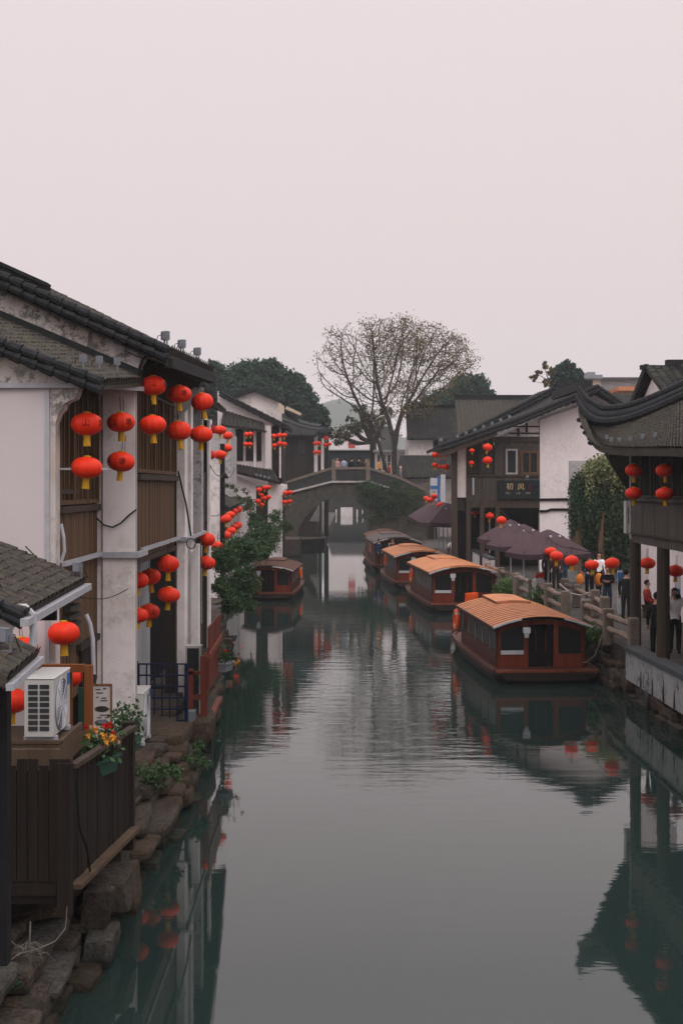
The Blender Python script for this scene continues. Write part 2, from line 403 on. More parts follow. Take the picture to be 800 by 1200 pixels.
def clump_points(lobes, n, shell=.45, sp=.15):
    """points in a set of ellipsoid lobes (c, r, squash), denser to the outside, in sub-clumps"""
    out = []; wts = np.array([r ** 2 for _, r, _ in lobes]); wts /= wts.sum()
    for (c, r, q), w in zip(lobes, wts):
        k = max(4, int(n * w / 40)); d = np.random.normal(size=(k, 3)); d /= np.linalg.norm(d, axis=1)[:, None]
        rr = r * np.random.uniform(shell, 1.05, k) ** .7 * np.where(np.random.rand(k) < .12, np.random.uniform(1.08, 1.28, k), 1)
        cc = np.array(c) + d * rr[:, None] * np.array([1, 1, q])
        p = np.repeat(cc, 40, 0) + np.random.normal(scale=r * sp, size=(k * 40, 3))
        out.append(p)
    return np.concatenate(out)

# ------------------------------------------------------------------ roofs and house pieces
def bil(A, B, C, D):
    A, B, C, D = map(Vector, (A, B, C, D))
    return lambda u, v: (A * (1 - u) + B * u) * (1 - v) + (D * (1 - u) + C * u) * v
def roof(S, name, mat, parent, tile=.23, step=.17, amp=.062, k=6, thick=.1, drip=.075, lift=.012, soffit=None, ulen=None, vlen=None, flip=1):
    """a roof plane of overlapping tiles: barrel rows across the eave, lapped courses up the slope, a soffit, tile ends at the eave"""
    ulen = ulen or (S(1, 0) - S(0, 0)).length; vlen = vlen or (S(.5, 1) - S(.5, 0)).length
    ntl = max(2, round(ulen / tile)); nu = ntl * k; nv = max(1, round(vlen / step))
    mb = MB(); us = [i / nu for i in range(nu + 1)]; rows = []
    for j in range(nv):
        rows += [(j / nv, lift), ((j + 1) / nv, 0.)]
    jit = np.random.uniform(-.008, .008, (len(rows), ntl + 1))
    N = {}
    for r, (v, lf) in enumerate(rows):
        for i, u in enumerate(us):
            p = S(u, v); e = .01
            du = S(min(1, u + e), v) - S(max(0, u - e), v); dv = S(u, min(1, v + e)) - S(u, max(0, v - e))
            n = du.cross(dv); n = n.normalized() if n.length > 1e-9 else Vector((0, 0, 1))
            if n.z < 0: n = -n
            h = amp * abs(math.sin(math.pi * i / k)) ** .6 + lf + jit[r, min(ntl, i // k)]
            mb.v.append(tuple(p + n * h))
    w = nu + 1
    for r in range(len(rows) - 1):
        for i in range(nu):
            a = r * w + i; mb.f.append((a, a + 1, a + 1 + w, a + w)); mb.m.append(0)
    # soffit sheet and closing strips
    o = len(mb.v); ns = max(2, min(16, ntl // 2))
    for v in (0., .5, 1.):
        for i in range(ns + 1):
            mb.v.append(tuple(S(i / ns, v) - Vector((0, 0, thick))))
    for r in range(2):
        for i in range(ns):
            a = o + r * (ns + 1) + i; mb.f.append((a, a + ns + 1, a + ns + 2, a + 1)); mb.m.append(1)
    for v in (0., 1.):
        for i in range(ns):
            a, b = S(i / ns, v), S((i + 1) / ns, v); t = Vector((0, 0, thick)); mb.add([a - t, b - t, b + Vector((0, 0, .012)), a + Vector((0, 0, .012))], [(0, 1, 2, 3)], 0)
    for u in (0., 1.):
        for i in range(8):
            a, b = S(u, i / 8), S(u, (i + 1) / 8); t = Vector((0, 0, thick)); mb.add([a - t, b - t, b + Vector((0, 0, .02)), a + Vector((0, 0, .02))], [(0, 1, 2, 3)], 0)
    if drip:
        for i in range(ntl):
            u = (i + .5) / ntl; p = S(u, 0); dv = S(u, .03) - p; dv = dv.normalized(); du = (S(min(1, u + .01), 0) - S(max(0, u - .01), 0)).normalized()
            up = du.cross(dv); up = up if up.z > 0 else -up
            c = p + up * (amp * .6) - dv * .02
            mb.add([c + (du * math.cos(q * math.pi / 4) + up * math.sin(q * math.pi / 4) * .9) * drip for q in range(8)], [tuple(range(8))], 0)
            mid = S(min(1, (i + 1) / ntl), 0) - dv * .015      # the pointed drip tile between two ends
            mb.add([mid - du * tile * .42 + up * .02, mid + du * tile * .42 + up * .02, mid + du * tile * .2 - up * .07, mid - up * .11, mid - du * tile * .2 - up * .07], [(0, 1, 2, 3, 4)], 0)
    return mb.build(name, [mat, soffit or m_soffit], parent)
def verge(pts, name, mat, parent, r=.075, rows=2, drop=.14, seg=.24):
    """rolls of half-round tiles along a rake"""
    mb = MB(); pts = [Vector(p) for p in pts]
    for q in range(rows):
        for a, b in zip(pts[:-1], pts[1:]):
            n = max(1, int((b - a).length / seg)); d = (b - a) / n
            for i in range(n):
                s = a + d * i - Vector((0, 0, drop * q)); mb.tube([s, s + d * .5, s + d * 1.05], [r * random.uniform(1.02, 1.14), r * .95, r * .68], 8)
    return mb.build(name, mat, parent)
def ridge(a, b, name, parent, h=.28, w=.2, mat=None, teeth=True):
    mb = MB(); a, b = Vector(a), Vector(b)
    mb.bar(a, b, w, h); mb.bar(a + Vector((0, 0, h * .5 + .03)), b + Vector((0, 0, h * .5 + .03)), w * 1.35, .06)
    n = max(3, int((b - a).length / .16))
    for i in range(n if teeth else 0):
        p = a.lerp(b, (i + .5) / n); mb.bar(p + Vector((0, 0, h * .5 + .06)), p + Vector((0, 0, h * .5 + .12)), w * .9, .1)
    return mb.build(name, mat or m_ridge, parent)
def boards(mb, a, b, z0, z1, w=.15, t=.03, gap=.008, nrm=(0, -1, 0), mi=0):
    """a wall of upright boards from a to b, each a board of its own thickness"""
    a, b = Vector(a), Vector(b); n = max(1, round((b - a).length / w)); d = (b - a) / n; u = d.normalized(); nr = Vector(nrm)
    for i in range(n):
        p = a + d * i + u * gap; q = a + d * (i + 1) - u * gap; o = nr * random.uniform(-.006, .006)
        mb.prism([p + o + Vector((0, 0, z0)), q + o + Vector((0, 0, z0)), q + o + Vector((0, 0, z1)), p + o + Vector((0, 0, z1))], nr * t, mi)
def window(parent, a, b, z0, z1, nrm, bars=2, rails=1, fm=None, gm=None, fw=.06, depth=.07):
    """a framed window between plan points a and b: frame with mullions, the panes behind it"""
    a, b, nr = Vector(a), Vector(b), Vector(nrm); u = (b - a).normalized(); z = Vector((0, 0, 1)); mb = MB(); Ln = (b - a).length
    def slat(p0, p1, zz0, zz1, dd): mb.prism([p0 + z * zz0, p1 + z * zz0, p1 + z * zz1, p0 + z * zz1], nr * dd)
    slat(a, a + u * fw, z0, z1, depth); slat(b - u * fw, b, z0, z1, depth)
    slat(a + u * fw, b - u * fw, z0, z0 + fw, depth); slat(a + u * fw, b - u * fw, z1 - fw, z1, depth)
    for i in range(bars):
        c = a + u * (Ln * (i + 1) / (bars + 1)); slat(c - u * fw * .4, c + u * fw * .4, z0 + fw, z1 - fw, depth * .8)
    for i in range(rails):
        zz = z0 + (z1 - z0) * (i + 1) / (rails + 1); slat(a + u * fw, b - u * fw, zz - fw * .3, zz + fw * .3, depth * .6)
    f = mb.build('window', fm or m_wood_dark, parent)
    g = MB(); g.prism([a + u * fw * .5 + z * (z0 + fw * .5) + nr * .004, b - u * fw * .5 + z * (z0 + fw * .5) + nr * .004, b - u * fw * .5 + z * (z1 - fw * .5) + nr * .004, a + u * fw * .5 + z * (z1 - fw * .5) + nr * .004], nr * .014)
    g.build('pane', gm or m_glass, f)
    return f
def floodlight(loc, yaw, label, s=1., group='floodlights along the roof edges', tilt=.35):
    o = thing('floodlight', label, 'floodlight', loc, group, yaw); ORG[o.name] = Vector((0, 0, 0))
    mb = MB(); mb.box(-.09, .09, -.09, .03, .12, .34); 
    for i in range(5): mb.box(-.085 + i * .038, -.07 + i * .038, .03, .08, .13, .33)
    h = mb.build('housing', m_lampgrey, o); g = MB(); g.box(-.075, .075, -.104, -.0905, .14, .32); g.build('lens', m_fan, h)
    b = MB(); b.box(-.115, -.095, -.04, .0, .0, .24); b.box(.095, .115, -.04, 0, 0, .24); b.box(-.115, .115, -.06, .02, -.03, .0); b.build('bracket', m_lampgrey, o)
    c = MB(); c.tube([(0, .08, .25), (.06, .16, .22), (.1, .2, .05), (.14, .22, -.04)], .01, 5); c.build('cable', m_cord, o)
    o.scale = (s, s, s); return o

# ------------------------------------------------------------------ water, banks, streets
QL = [(-3.2, -30), (-3.2, 10), (-3.1, 13.2), (-3.0, 15.4), (-2.9, 17.2), (-2.75, 19.5), (-2.7, 22.5), (-2.95, 26), (-3.0, 30), (-3.45, 37.5), (-4.2, 47), (-5.1, 56), (-5.1, 70), (-4.6, 85), (-4.6, 104), (-4.6, 114), (-.6, 119), (-.5, 150), (-.1, 240)]
QR = [(7.6, -30), (7.6, 20), (7.5, 28), (7.45, 33), (7.35, 38.5), (7.0, 50), (6.45, 60), (5.8, 70), (5.2, 85), (5.0, 100), (5.2, 114), (3.4, 119), (3.4, 150), (4.5, 240)]
wm, wt, wb = base_mat('canal_water', .03, .5)
wb.inputs['Base Color'].default_value = (.0135, .0255, .023, 1); wb.inputs['IOR'].default_value = 1.5
p1 = noise(wt, pos(wt, (.5, 1.5, 1)), 1.7, 3, .5); p2 = noise(wt, pos(wt, (.2, .55, 1)), 1.1, 2, .5); p3 = noise(wt, pos(wt, (1, 2.6, 1)), 4.5, 2, .5)
g = nn(wt, 'ShaderNodeNewGeometry'); sx = nn(wt, 'ShaderNodeSeparateXYZ'); wt.links.new(g.outputs['Position'], sx.inputs[0])
breeze = mrange(wt, noise(wt, pos(wt, (.11, .06, 1)), 1., 2, .5), .38, .62, .18, 1.0)       # cat's-paws: patches the breeze ruffles
far = math2(wt, 'MULTIPLY', mrange(wt, sx.outputs['Y'], 15, 30, .35, 1.0), mrange(wt, sx.outputs['Y'], 48, 100, 1.0, .12))                                         # calm in the lee of the near bridge
hgt = math2(wt, 'ADD', math2(wt, 'ADD', math2(wt, 'MULTIPLY', p1, .85), math2(wt, 'MULTIPLY', p2, .6)), math2(wt, 'MULTIPLY', p3, .10))
ex = math2(wt, 'MULTIPLY', math2(wt, 'SUBTRACT', sx.outputs['X'], .9), .3); ey = math2(wt, 'MULTIPLY', math2(wt, 'SUBTRACT', sx.outputs['Y'], 33), .095)
rr = math2(wt, 'SQRT', math2(wt, 'ADD', math2(wt, 'MULTIPLY', ex, ex), math2(wt, 'MULTIPLY', ey, ey)), 0)
paw = mrange(wt, math2(wt, 'ADD', rr, math2(wt, 'MULTIPLY', noise(wt, pos(wt, (.6, .25, 1)), 1., 2), .5)), 1.35, .8, 0, .17)          # one cat's-paw in mid-channel
hgt = math2(wt, 'MULTIPLY', hgt, math2(wt, 'ADD', math2(wt, 'MULTIPLY', math2(wt, 'MULTIPLY', breeze, far), .17), paw))
bump(wt, wb, hgt, .6, .065)
mb = MB(); mb.add([(-14, -30, 0), (14, -30, 0), (14, 245, 0), (-14, 245, 0)], [(0, 1, 2, 3)]); struct(mb, 'water', wm)
def bank(name, line, side, z, mats, skin=.5):
    mb = MB(); big = 900 * side; n = len(line)
    vs = [(x, y, z) for x, y in line] + [(big, y, z) for x, y in line] + [(x, y, -1) for x, y in line]
    fs = [(i, i + 1, n + i + 1, n + i) for i in range(n - 1)]; mb.add(vs, fs, 0)
    mb.add(vs, [(i, i + 1, 2 * n + i + 1, 2 * n + i) for i in range(n - 1)], 1)
    return struct(mb, name, mats, org=(0, 0, 0))
bank('ground', [(x - .95, y) for x, y in QL], -1, .68, [m_ground, m_wetstone])
bank('sidewalk', [(x + .3, y) for x, y in QR], 1, 1.1, [m_pave, m_stone])
mb = MB(); mb.add([(-900, 240, .66), (900, 240, .66), (900, 1500, .9), (-900, 1500, .9)], [(0, 1, 2, 3)], 0)
mb.add([(-1.0, 240, .7), (4.5, 240, .7), (4.5, 240, -1), (-1.0, 240, -1)], [(0, 1, 2, 3)], 0); struct(mb, 'far_ground', m_ground)
# the distant hill
mb = MB(); nx, ny = 110, 14
for j in range(ny + 1):
    for i in range(nx + 1):
        x = -600 + 1100 * i / nx; y = 1180 + 290 * j / ny
        h = (48 * math.exp(-((x + 8) / 62) ** 2) + 40 * math.exp(-((x + 30) / 330) ** 2)) * math.sin(math.pi * min(1, j / 9 + .001)) ** .7 if j < 10 else (48 * math.exp(-((x + 8) / 62) ** 2) + 40 * math.exp(-((x + 30) / 330) ** 2)) * (ny - j) / 5
        h += (mnoise.noise((x * .014, y * .014, 0)) * 15 + mnoise.noise((x * .05, y * .05, 3)) * 6) * min(1, h / 25)
        mb.v.append((x, y, max(.8, h + .8)))
for j in range(ny):
    for i in range(nx): a = j * (nx + 1) + i; mb.f.append((a, a + 1, a + nx + 2, a + nx + 1)); mb.m.append(0)
struct(mb, 'hill', leafmat('wooded_hillside', (.03, .05, .035), (.06, .08, .05), .12), smooth=True)

# left quay: rough stone courses under the houses
def courses(mb, line, ys, zs, depth, side, jx=.25, lmin=.5, lmax=1.2, jit=.05):
    def xat(y):
        for (x0, y0), (x1, y1) in zip(line[:-1], line[1:]):
            if y0 <= y <= y1: return x0 + (x1 - x0) * (y - y0) / (y1 - y0)
        return line[-1][0]
    for (z0, z1, off) in zs:
        y = ys[0] - random.uniform(0, .5)
        while y < ys[1]:
            ln = random.uniform(lmin, lmax); x = xat(max(min(y + ln / 2, line[-1][1]), line[0][1])) + side * (off + random.uniform(-jx, jx))
            a, b = (x - depth, x) if side < 0 else (x, x + depth)
            if side < 0: a, b = x - depth, x
            mb.stone(a, b, y, y + ln - .02, z0 + random.uniform(-.03, .03), z1 + random.uniform(-.04, .02), jit, random.choice([0, 0, 1, 2])); y += ln
q = [m_stone, m_stone_brown, m_stone_grey]
mb = MB(); courses(mb, QL, (9.5, 30), [(-.6, .06, -.14), (.05, .24, .0), (.23, .40, -.05), (.40, .6, .16), (.6, .78, .2), (.78, .94, .5)], 1.3, -1, .16, .45, 1.5, .035)
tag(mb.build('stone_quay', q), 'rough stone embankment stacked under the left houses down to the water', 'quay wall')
mb = MB(); courses(mb, QL, (30, 113), [(-.6, .2, 0), (.2, .6, .1), (.6, .85, .2)], 1.2, -1, .1, 1., 2.4)
tag(mb.build('stone_quay', q), 'low stone quay along the left bank from the bushes to the arched bridge', 'quay wall')
mb = MB(); courses(mb, QR, (22, 36.8), [(-.6, .16, -.1), (.14, .44, .0), (.42, .62, .12)], 1.0, 1, .1, .9, 2.2, .06)
tag(mb.build('stone_quay', q), 'rough brown stone base under the streaked white quay wall', 'quay wall')
mb = MB(); courses(mb, QR, (36.8, 113), [(-.6, .3, -.05), (.3, .75, .05), (.75, 1.06, .12)], 1.0, 1, .06, .8, 1.9)
tag(mb.build('stone_quay', q), 'brown stone quay on the right bank behind the moored boats', 'quay wall')

# foreground slabs that stick out from the left quay, each its own block
for (a, lab) in [((-3.05, -2.55, 15.2, 16.1, .42, .8), 'rounded grey boulder jutting out under the wooden fence corner'),
                 ((-2.95, -2.62, 14.5, 15.3, .02, .34), 'squared brown block at the waterline below the fence corner'),
                 ((-3.1, -2.7, 13.9, 14.8, -.1, .1), 'lowest small brown stone at the waterline near the dry twigs'),
                 ((-2.85, -2.62, 16.4, 16.75, -.3, .62), 'upright stone post standing in the water under the fence rail'),
                 ((-3.2, -2.75, 16.0, 17.0, .62, .98), 'grey square block under the far end of the fence rail'),
                 ((-3.7, -3.0, 12.6, 13.5, .05, .36), 'broad flat slab holding the dry pale twigs'),
                 ((-3.0, -2.7, 14.9, 15.15, .34, .78), 'thin upright grey slab below the fence corner')]:
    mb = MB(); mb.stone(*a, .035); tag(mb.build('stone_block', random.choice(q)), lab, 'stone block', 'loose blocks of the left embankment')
# stone steps behind the white pillar
t = thing('stone_steps', 'brown stone steps going down to the water beside the blue lattice gate', 'steps', (-3.2, 23.5, .0))
for i in range(5):
    mb = MB(); z = .28 + i * .17; y = 21.6 + i * .42; mb.stone(-3.65, -2.55 - .08 * i, y, y + .85 if i < 4 else y + 1.6, z - .26, z + .0, .018); mb.build('step', m_stone_brown, t)
mb = MB(); mb.stone(-3.0, -2.62, 25.6, 26.7, .36, .78, .02); tag(mb.build('stone_block', m_stone_brown), 'square brown block supporting the corner of the red railing', 'stone block')
mb = MB(); mb.box(-2.95, -2.72, 26.9, 27.2, -.6, .75); tag(mb.build('support_pier', m_wetstone), 'dark pier in the water under the red railing', 'pier')

# ------------------------------------------------------------------ left: the near two-storey house
hA = thing('canal_house', 'near two-storey house with smooth white end panel, stained gable and wooden canal front', 'house', (-5, 20, .7))
cb = [(-4.15, Z(495, 18.6)), (X(67, 18.6), Z(489, 18.6)), (X(69, 18.6), Z(484, 18.6)), (X(74, 18.6), Z(479, 18.6)), (X(75, 18.6), Z(474, 18.6)), (X(80, 18.6), Z(470, 18.6)), (X(88, 18.6), Z(467, 18.6)), (X(91, 18.6), Z(461, 18.6)), (X(92, 18.6), Z(455, 18.6)), (X(100, 18.6), Z(451, 18.6))]
mb = MB(); mb.wallpoly([(-9, .7), (-4.15, .7)] + cb + [(X(104, 18.6), Z(448, 18.6)), (-9, 9.15)], 18.6, 18.9)
w = mb.build('end_wall', m_white_low, hA)
mb = MB(); mb.box(-9, X(53, 18.57), 18.57, 18.598, .7, Z(455, 18.57)); mb.build('wall_panel', m_panel, w)
mb = MB(); mb.box(-9, X(92, 18.5), 18.5, 18.56, Z(454.5, 18.5), Z(448.5, 18.5)); mb.box(X(53, 18.55), X(58, 18.55), 18.55, 18.597, .7, Z(454.7, 18.55))
mb.bar((X(91.5, 18.5), 18.5, Z(451, 18.5)), (-3.42, 22.05, 7.18), .06, .075); mb.build('metal_trim', m_metal, w)
# upper gable behind, level with the white pillar
mb = MB(); mb.wallpoly([(-9, .68), (-4.26, .68), (-3.56, .68), (-3.56, 7.3), (X(163, 22), Z(440, 22)), (X(166, 22), Z(428, 22)), (X(173, 22), Z(418, 22)), (X(186, 22), Z(413, 22)), (X(194, 22), Z(412, 22)), (-9, 10.42)], 22.0, 22.2)
mb.build('gable_wall', m_white_stained, hA)
mb = MB(); mb.box(X(120, 21.9), X(159, 21.9), 21.9, 21.998, .62, 7.2); mb.box(X(111.5, 21.95), X(120, 21.95) - .004, 21.96, 21.998, .62, 7.2)
mb.build('white_pillar', m_column, hA, bevel=.012)
mb = MB(); mb.bar((X(159.6, 21.9), 21.93, .7), (X(159.6, 21.9), 21.93, 7.2), .02, .05); mb.build('corner_strip', m_acw, hA)
# canal front between the end wall and the pillar
mb = MB(); mb.box(-4.6, -4.24, 18.9, 21.98, .7, 7.25); mb.build('front_core', m_interior, hA)
mb = MB(); boards(mb, (-4.235, 18.92, 0), (-4.235, 21.95, 0), 2.2, 5.1, .13, .05, nrm=(1, 0, 0)); mb.build('board_panel', m_wood, hA)
mb = MB(); mb.box(-4.235, -4.12, 18.92, 21.95, 5.1, 5.2); mb.box(-4.235, -4.15, 18.92, 20.3, 5.38, 5.46); mb.build('window_sill', m_wood_mid, hA)
for i in range(3): window(hA, (-4.23, 18.95 + i * 1.0, 0), (-4.23, 19.92 + i * 1.0, 0), 5.22, 7.2, (1, 0, 0), 2, 0, m_wood, m_glass_grey, .07, .09)
mb = MB()
for i in range(10): y = 20.4 + i * .12; mb.box(-4.2, -4.12, y, y + .05, 1.4, 2.9)
mb.box(-4.22, -4.1, 20.2, 21.8, 2.9, 3.0); mb.build('slatted_screen', m_wood_dark, hA)
mb = MB(); mb.bar((-4.1, 18.92, 4.35), (-4.1, 21.9, 4.35), .06, .07); mb.bar((-4.2, 21.86, 4.33), (-3.46, 21.86, 4.33), .06, .1); mb.bar((-3.48, 21.9, 4.33), (-3.48, 22.9, 4.33), .05, .1); mb.bar((-3.58, 23, 4.36), (-3.58, 28.3, 4.36), .06, .07)
mb.bar((-3.66, 28.36, 4.33), (-3.40, 28.36, 4.33), .06, .09); mb.bar((-3.42, 28.4, 4.33), (-3.5, 33, 4.33), .06, .07)
mb.build('cable_trunking', m_metal, hA)
# second bay
mb = MB(); mb.box(-4.4, -3.74, 22.95, 28.38, 4.2, 7.35); mb.build('bay_core', m_interior, hA)
mb = MB(); boards(mb, (-3.735, 22.98, 0), (-3.735, 28.35, 0), 4.2, 5.62, .16, .05, nrm=(1, 0, 0)); mb.build('board_panel', m_wood, hA)
mb = MB(); mb.box(-3.735, -3.60, 22.98, 28.35, 5.62, 5.73); mb.box(-3.735, -3.64, 22.98, 28.35, 4.1, 4.2); mb.build('window_sill', m_wood_mid, hA)
for i in range(5): window(hA, (-3.73, 23.0 + i * 1.07, 0), (-3.73, 24.05 + i * 1.07, 0), 5.75, 7.3, (1, 0, 0), 2, 0, m_wood, m_glass, .07, .09)
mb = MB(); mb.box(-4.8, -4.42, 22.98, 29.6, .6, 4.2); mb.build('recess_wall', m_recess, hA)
mb = MB(); mb.box(X(194.5, 28.2), X(206.5, 28.2), 28.1, 28.34, .6, 4.2); mb.build('dark_post', m_wood_dark, hA)
mb = MB(); mb.box(X(207, 28.4), X(217, 28.4), 28.4, 28.9, .5, 7.45); mb.build('narrow_pillar', m_column, hA, bevel=.01)
mb = MB(); mb.box(X(217.5, 30), X(224, 30), 30, 30.4, 3.95, 7.5); mb.build('narrow_pillar', m_column, hA)
mb = MB(); mb.box(X(224.5, 33), X(236, 33), 33, 33.5, 4.2, 7.6); mb.build('mottled_pillar', m_grey_pl, hA)
mb = MB(); mb.box(X(222, 33), X(238, 33), 32.9, 33.6, 4.1, 4.2); mb.build('pillar_ledge', m_metal, hA)
mb = MB(); mb.box(-4.6, -3.9, 28.95, 36.5, 4.25, 7.6); mb.box(-4.9, -4.45, 29.61, 36.4, .6, 4.25); mb.build('bay_core', m_interior, hA)
mb = MB(); boards(mb, (-3.9, 33.5, 0), (-3.9, 36.5, 0), 4.25, 5.9, .2, .05, nrm=(1, 0, 0)); mb.build('board_panel', m_wood_mid, hA)
mb = MB(); mb.box(X(237, 36.5), X(243, 36.5), 36.5, 36.7, .5, 7.4); mb.build('dark_post', m_wood_mid, hA)
mb = MB(); mb.box(X(243.2, 36.5), X(246, 36.5), 36.4, 36.8, .7, 7.4); mb.build('narrow_pillar', m_column, hA)
mb = MB(); mb.box(X(224, 31), X(233, 31), 31, 31.3, .6, 4.1); mb.box(X(217, 33), X(224, 33), 33, 33.3, .6, 4.1); mb.build('ground_floor_pillar', m_column, hA)
mb = MB(); mb.box(X(229, 32), X(235, 32), 32, 32.2, .6, 4.2); mb.build('dark_post', m_wood_dark, hA)
# roofs
S = bil((-3.42, 18.35, 6.98), (-3.42, 22.0, 7.32), (-9, 22.0, 9.68), (-9, 18.35, 9.15)); roof(S, 'lower_roof', m_tile_worn, hA, vlen=6.1)
verge([S(0, 0) + Vector((0, -.04, .02)), S(0, 1) + Vector((0, -.04, .02))], 'lower_verge', m_ridge, hA, .075, 2, .13)
mb = MB(); mb.bar(S(1, 0) + Vector((0, -.06, .1)), S(1, 1) + Vector((0, -.06, .1)), .12, .14); mb.build('flashing', m_ridge, hA)
S2 = bil((-2.95, 21.75, 7.8), (-2.78, 27.6, 8.0), (-9.2, 27.6, 11.15), (-9.2, 21.75, 10.6)); roof(S2, 'upper_roof', m_tile_worn, hA, vlen=7, thick=.26, drip=.11)
verge([S2(0, 0) + Vector((0, -.04, .02)), S2(0, 1) + Vector((0, -.04, .02))], 'upper_verge', m_ridge, hA, .08, 2, .15)
ridge(S2(0, .33) + Vector((0, .2, .14)), S2(0, 1) + Vector((0, .2, .14)), 'verge_ridge', hA, .1, .22, teeth=False)
mb = MB(); mb.prism([(-3.75, 22.3, 7.2), (-2.98, 22.3, 7.75), (-3.7, 22.3, 8.05)], (0, 5.2, 0)); mb.build('eave_soffit', m_soffit, hA)
mb = MB(); mb.prism([(-3.66, 28.0, 6.9), (-3.0, 28.0, 7.65), (-3.66, 28.0, 7.95)], (0, .3, 0)); mb.build('eave_bracket', m_grey_pl, hA)
mb = MB(); mb.wallpoly([XZ(x, y, 21.99) for x, y in ((101, 428), (102, 415), (101, 408), (103.5, 402), (103, 395), (105, 389), (106, 382), (107.5, 390), (108, 398), (110, 401), (112, 404), (110.5, 412), (111, 420), (113, 431))], 21.985, 21.999); mb.build('rain_stain', M('grey_rain_stain', (.17, .165, .16), .9, .5, 9), hA)
mb = MB(); mb.bar(S2(0, 0) + Vector((.0, .05, -.2)), S2(1, 0) + Vector((0, 0, -.2)), .16, .16); mb.build('eave_board', m_ridge, hA)
mb = MB(); mb.tube([P(164, 444, 21.8), P(164, 430, 21.8), P(168, 420, 21.8), P(176, 414.5, 21.8), P(187, 412, 21.8)], .025, 6); mb.build('black_conduit', m_cord, hA)
S3 = bil((-3.1, 27.9, 7.74), (-3.45, 35, 7.8), (-6, 35, 9.1), (-6, 27.9, 9.1)); roof(S3, 'rear_roof', m_tile, hA)
S4 = bil((X(254, 35.2), 35.2, 7.75), (X(264, 46), 46, 8.2), (-6.6, 46, 9.3), (-6.2, 35.2, 9.0)); roof(S4, 'rear_roof', m_tile, hA)
mb = MB(); mb.box(-6, -4.75, 36.8, 44, .6, 7.4); mb.build('rear_wall', m_grey_pl, hA)
mb = MB(); pts = [P(111, 605, 21.85), P(122, 615, 21.85), P(132, 618, 21.85), P(142, 613, 21.85), P(150, 605, 21.85), P(160, 597, 21.85)]; mb.tube(pts, .014, 5); mb.build('loose_cable', m_cord, hA)
mb = MB(); mb.tube([P(209, 552, 28.3), P(213, 570, 28.3), P(218, 590, 28.3), P(222, 615, 28.3), P(224, 628, 28.3)], .02, 5); mb.tube([Vector((X(224, 28.3), 28.3, Z(637, 28.3))) + Vector((math.cos(a) * .1, 0, math.sin(a) * .11)) for a in np.linspace(0, 6.28, 14)], .012, 5); mb.build('loose_cable', m_cord, hA)
mb = MB(); mb.tube([(-4.1, 18.75, 4.95), (-4.06, 18.75, 4.75), (-4.05, 18.75, 4.55), (-4.1, 18.75, 4.38)], .024, 6); mb.build('grey_hose', m_metal, hA); mb = MB(); mb.tube([P(101, 720, 19.5), P(106, 732, 19.5), P(109, 750, 19.5), P(110, 790, 19.5)], .035, 8); mb.build('grey_hose', m_metal, hA)
mb = MB()
for i in range(9): y0 = 18.95; mb.box(-4.16, -4.06, 19.2, 20.0, 3.1 + i * .13, 3.16 + i * .13)
mb.build('louvre', m_metal_dark, hA)
mb = MB(); mb.bar(P(66, 549.5, 18.9), P(128, 549.5, 18.9), .03, .03); mb.build('horizontal_rod', m_metal, hA)

for (x, y, d, lab) in [(183, 398, 22.6, 'nearest floodlight on the high tiled eave'), (210, 412, 24.5, 'middle floodlight on the high tiled eave'), (231, 419, 26.6, 'farthest floodlight on the high tiled eave')]:
    floodlight(S2((d - 21.75) / 5.85, .03) + Vector((0, 0, .08)), R(115), lab, .72)
for (x, d, lab) in [(97, 18.9, 'first floodlight on the lower roof beneath the stained gable'), (116, 19.9, 'middle floodlight on the lower roof beneath the stained gable'), (137, 21.2, 'floodlight on the lower roof closest to the white pillar')]:
    floodlight(S((d - 18.35) / 3.65, (X(x, d) + 3.42) / (-9 + 3.42)) + Vector((0, 0, .06)), R(100), lab, .6)

# ------------------------------------------------------------------ left: porch roofs, deck, fence, air conditioner
hB = thing('porch', 'low tiled porch roof with grey gutter over the wooden deck', 'porch', (-4.3, 15, .7))
Sp = bil((-3.38, 13.6, 4.14), (-3.38, 16.8, 4.26), (-4.75, 16.8, 4.86), (-4.75, 13.6, 4.74)); roof(Sp, 'tiled_roof', m_tile_worn, hB, tile=.2, step=.14)
verge([Sp(0, 0), Sp(0, 1)], 'verge', m_ridge, hB, .06, 2, .1)
mb = MB(); mb.bar((-3.34, 13.5, 4.06), (-3.34, 16.9, 4.18), .09, .08); mb.build('gutter', m_metal, hB)
mb = MB(); mb.wallpoly([(-5, 2.0), (-3.75, 2.0), (-3.75, 3.6), (-3.55, 4.0), (-4.75, 4.6), (-5, 4.6)], 13.9, 14.0); mb.build('end_wall', m_white, hB)
mb = MB(); mb.box(-4.6, -3.72, 16.7, 16.78, 3.75, 4.2); mb.build('back_board', m_soffit, hB)
mb = MB(); mb.tube([P(8, 722, 13.8), P(18, 712, 13.8), P(30, 712, 13.8), P(38, 720, 13.8), P(40, 740, 13.8), P(38, 770, 13.8), P(36, 810, 13.8)], .045, 8); mb.build('drain_pipe', m_metal, hB)
mb = MB(); mb.box(-4.75, -4.6, 14, 16.8, .7, 4.7); mb.build('side_wall', m_wood_dark, hB)
floodlight(Sp(.12, .35) + Vector((0, 0, .03)), R(-25), 'larger floodlight halfway up the low porch roof', .62)
floodlight(Sp(.95, .03) + Vector((0, 0, .05)), R(-20), 'floodlight at the far corner of the low porch roof', .55)
hC = thing('porch', 'small corner of a tiled porch on a dark post at the left edge', 'porch', (-3.3, 11.8, .7))
Sq = bil((-2.93, 11.2, 3.82), (-2.93, 12.3, 3.9), (-4.2, 12.3, 4.55), (-4.2, 11.2, 4.45)); roof(Sq, 'tiled_roof', m_tile_worn, hC, tile=.2, step=.14)
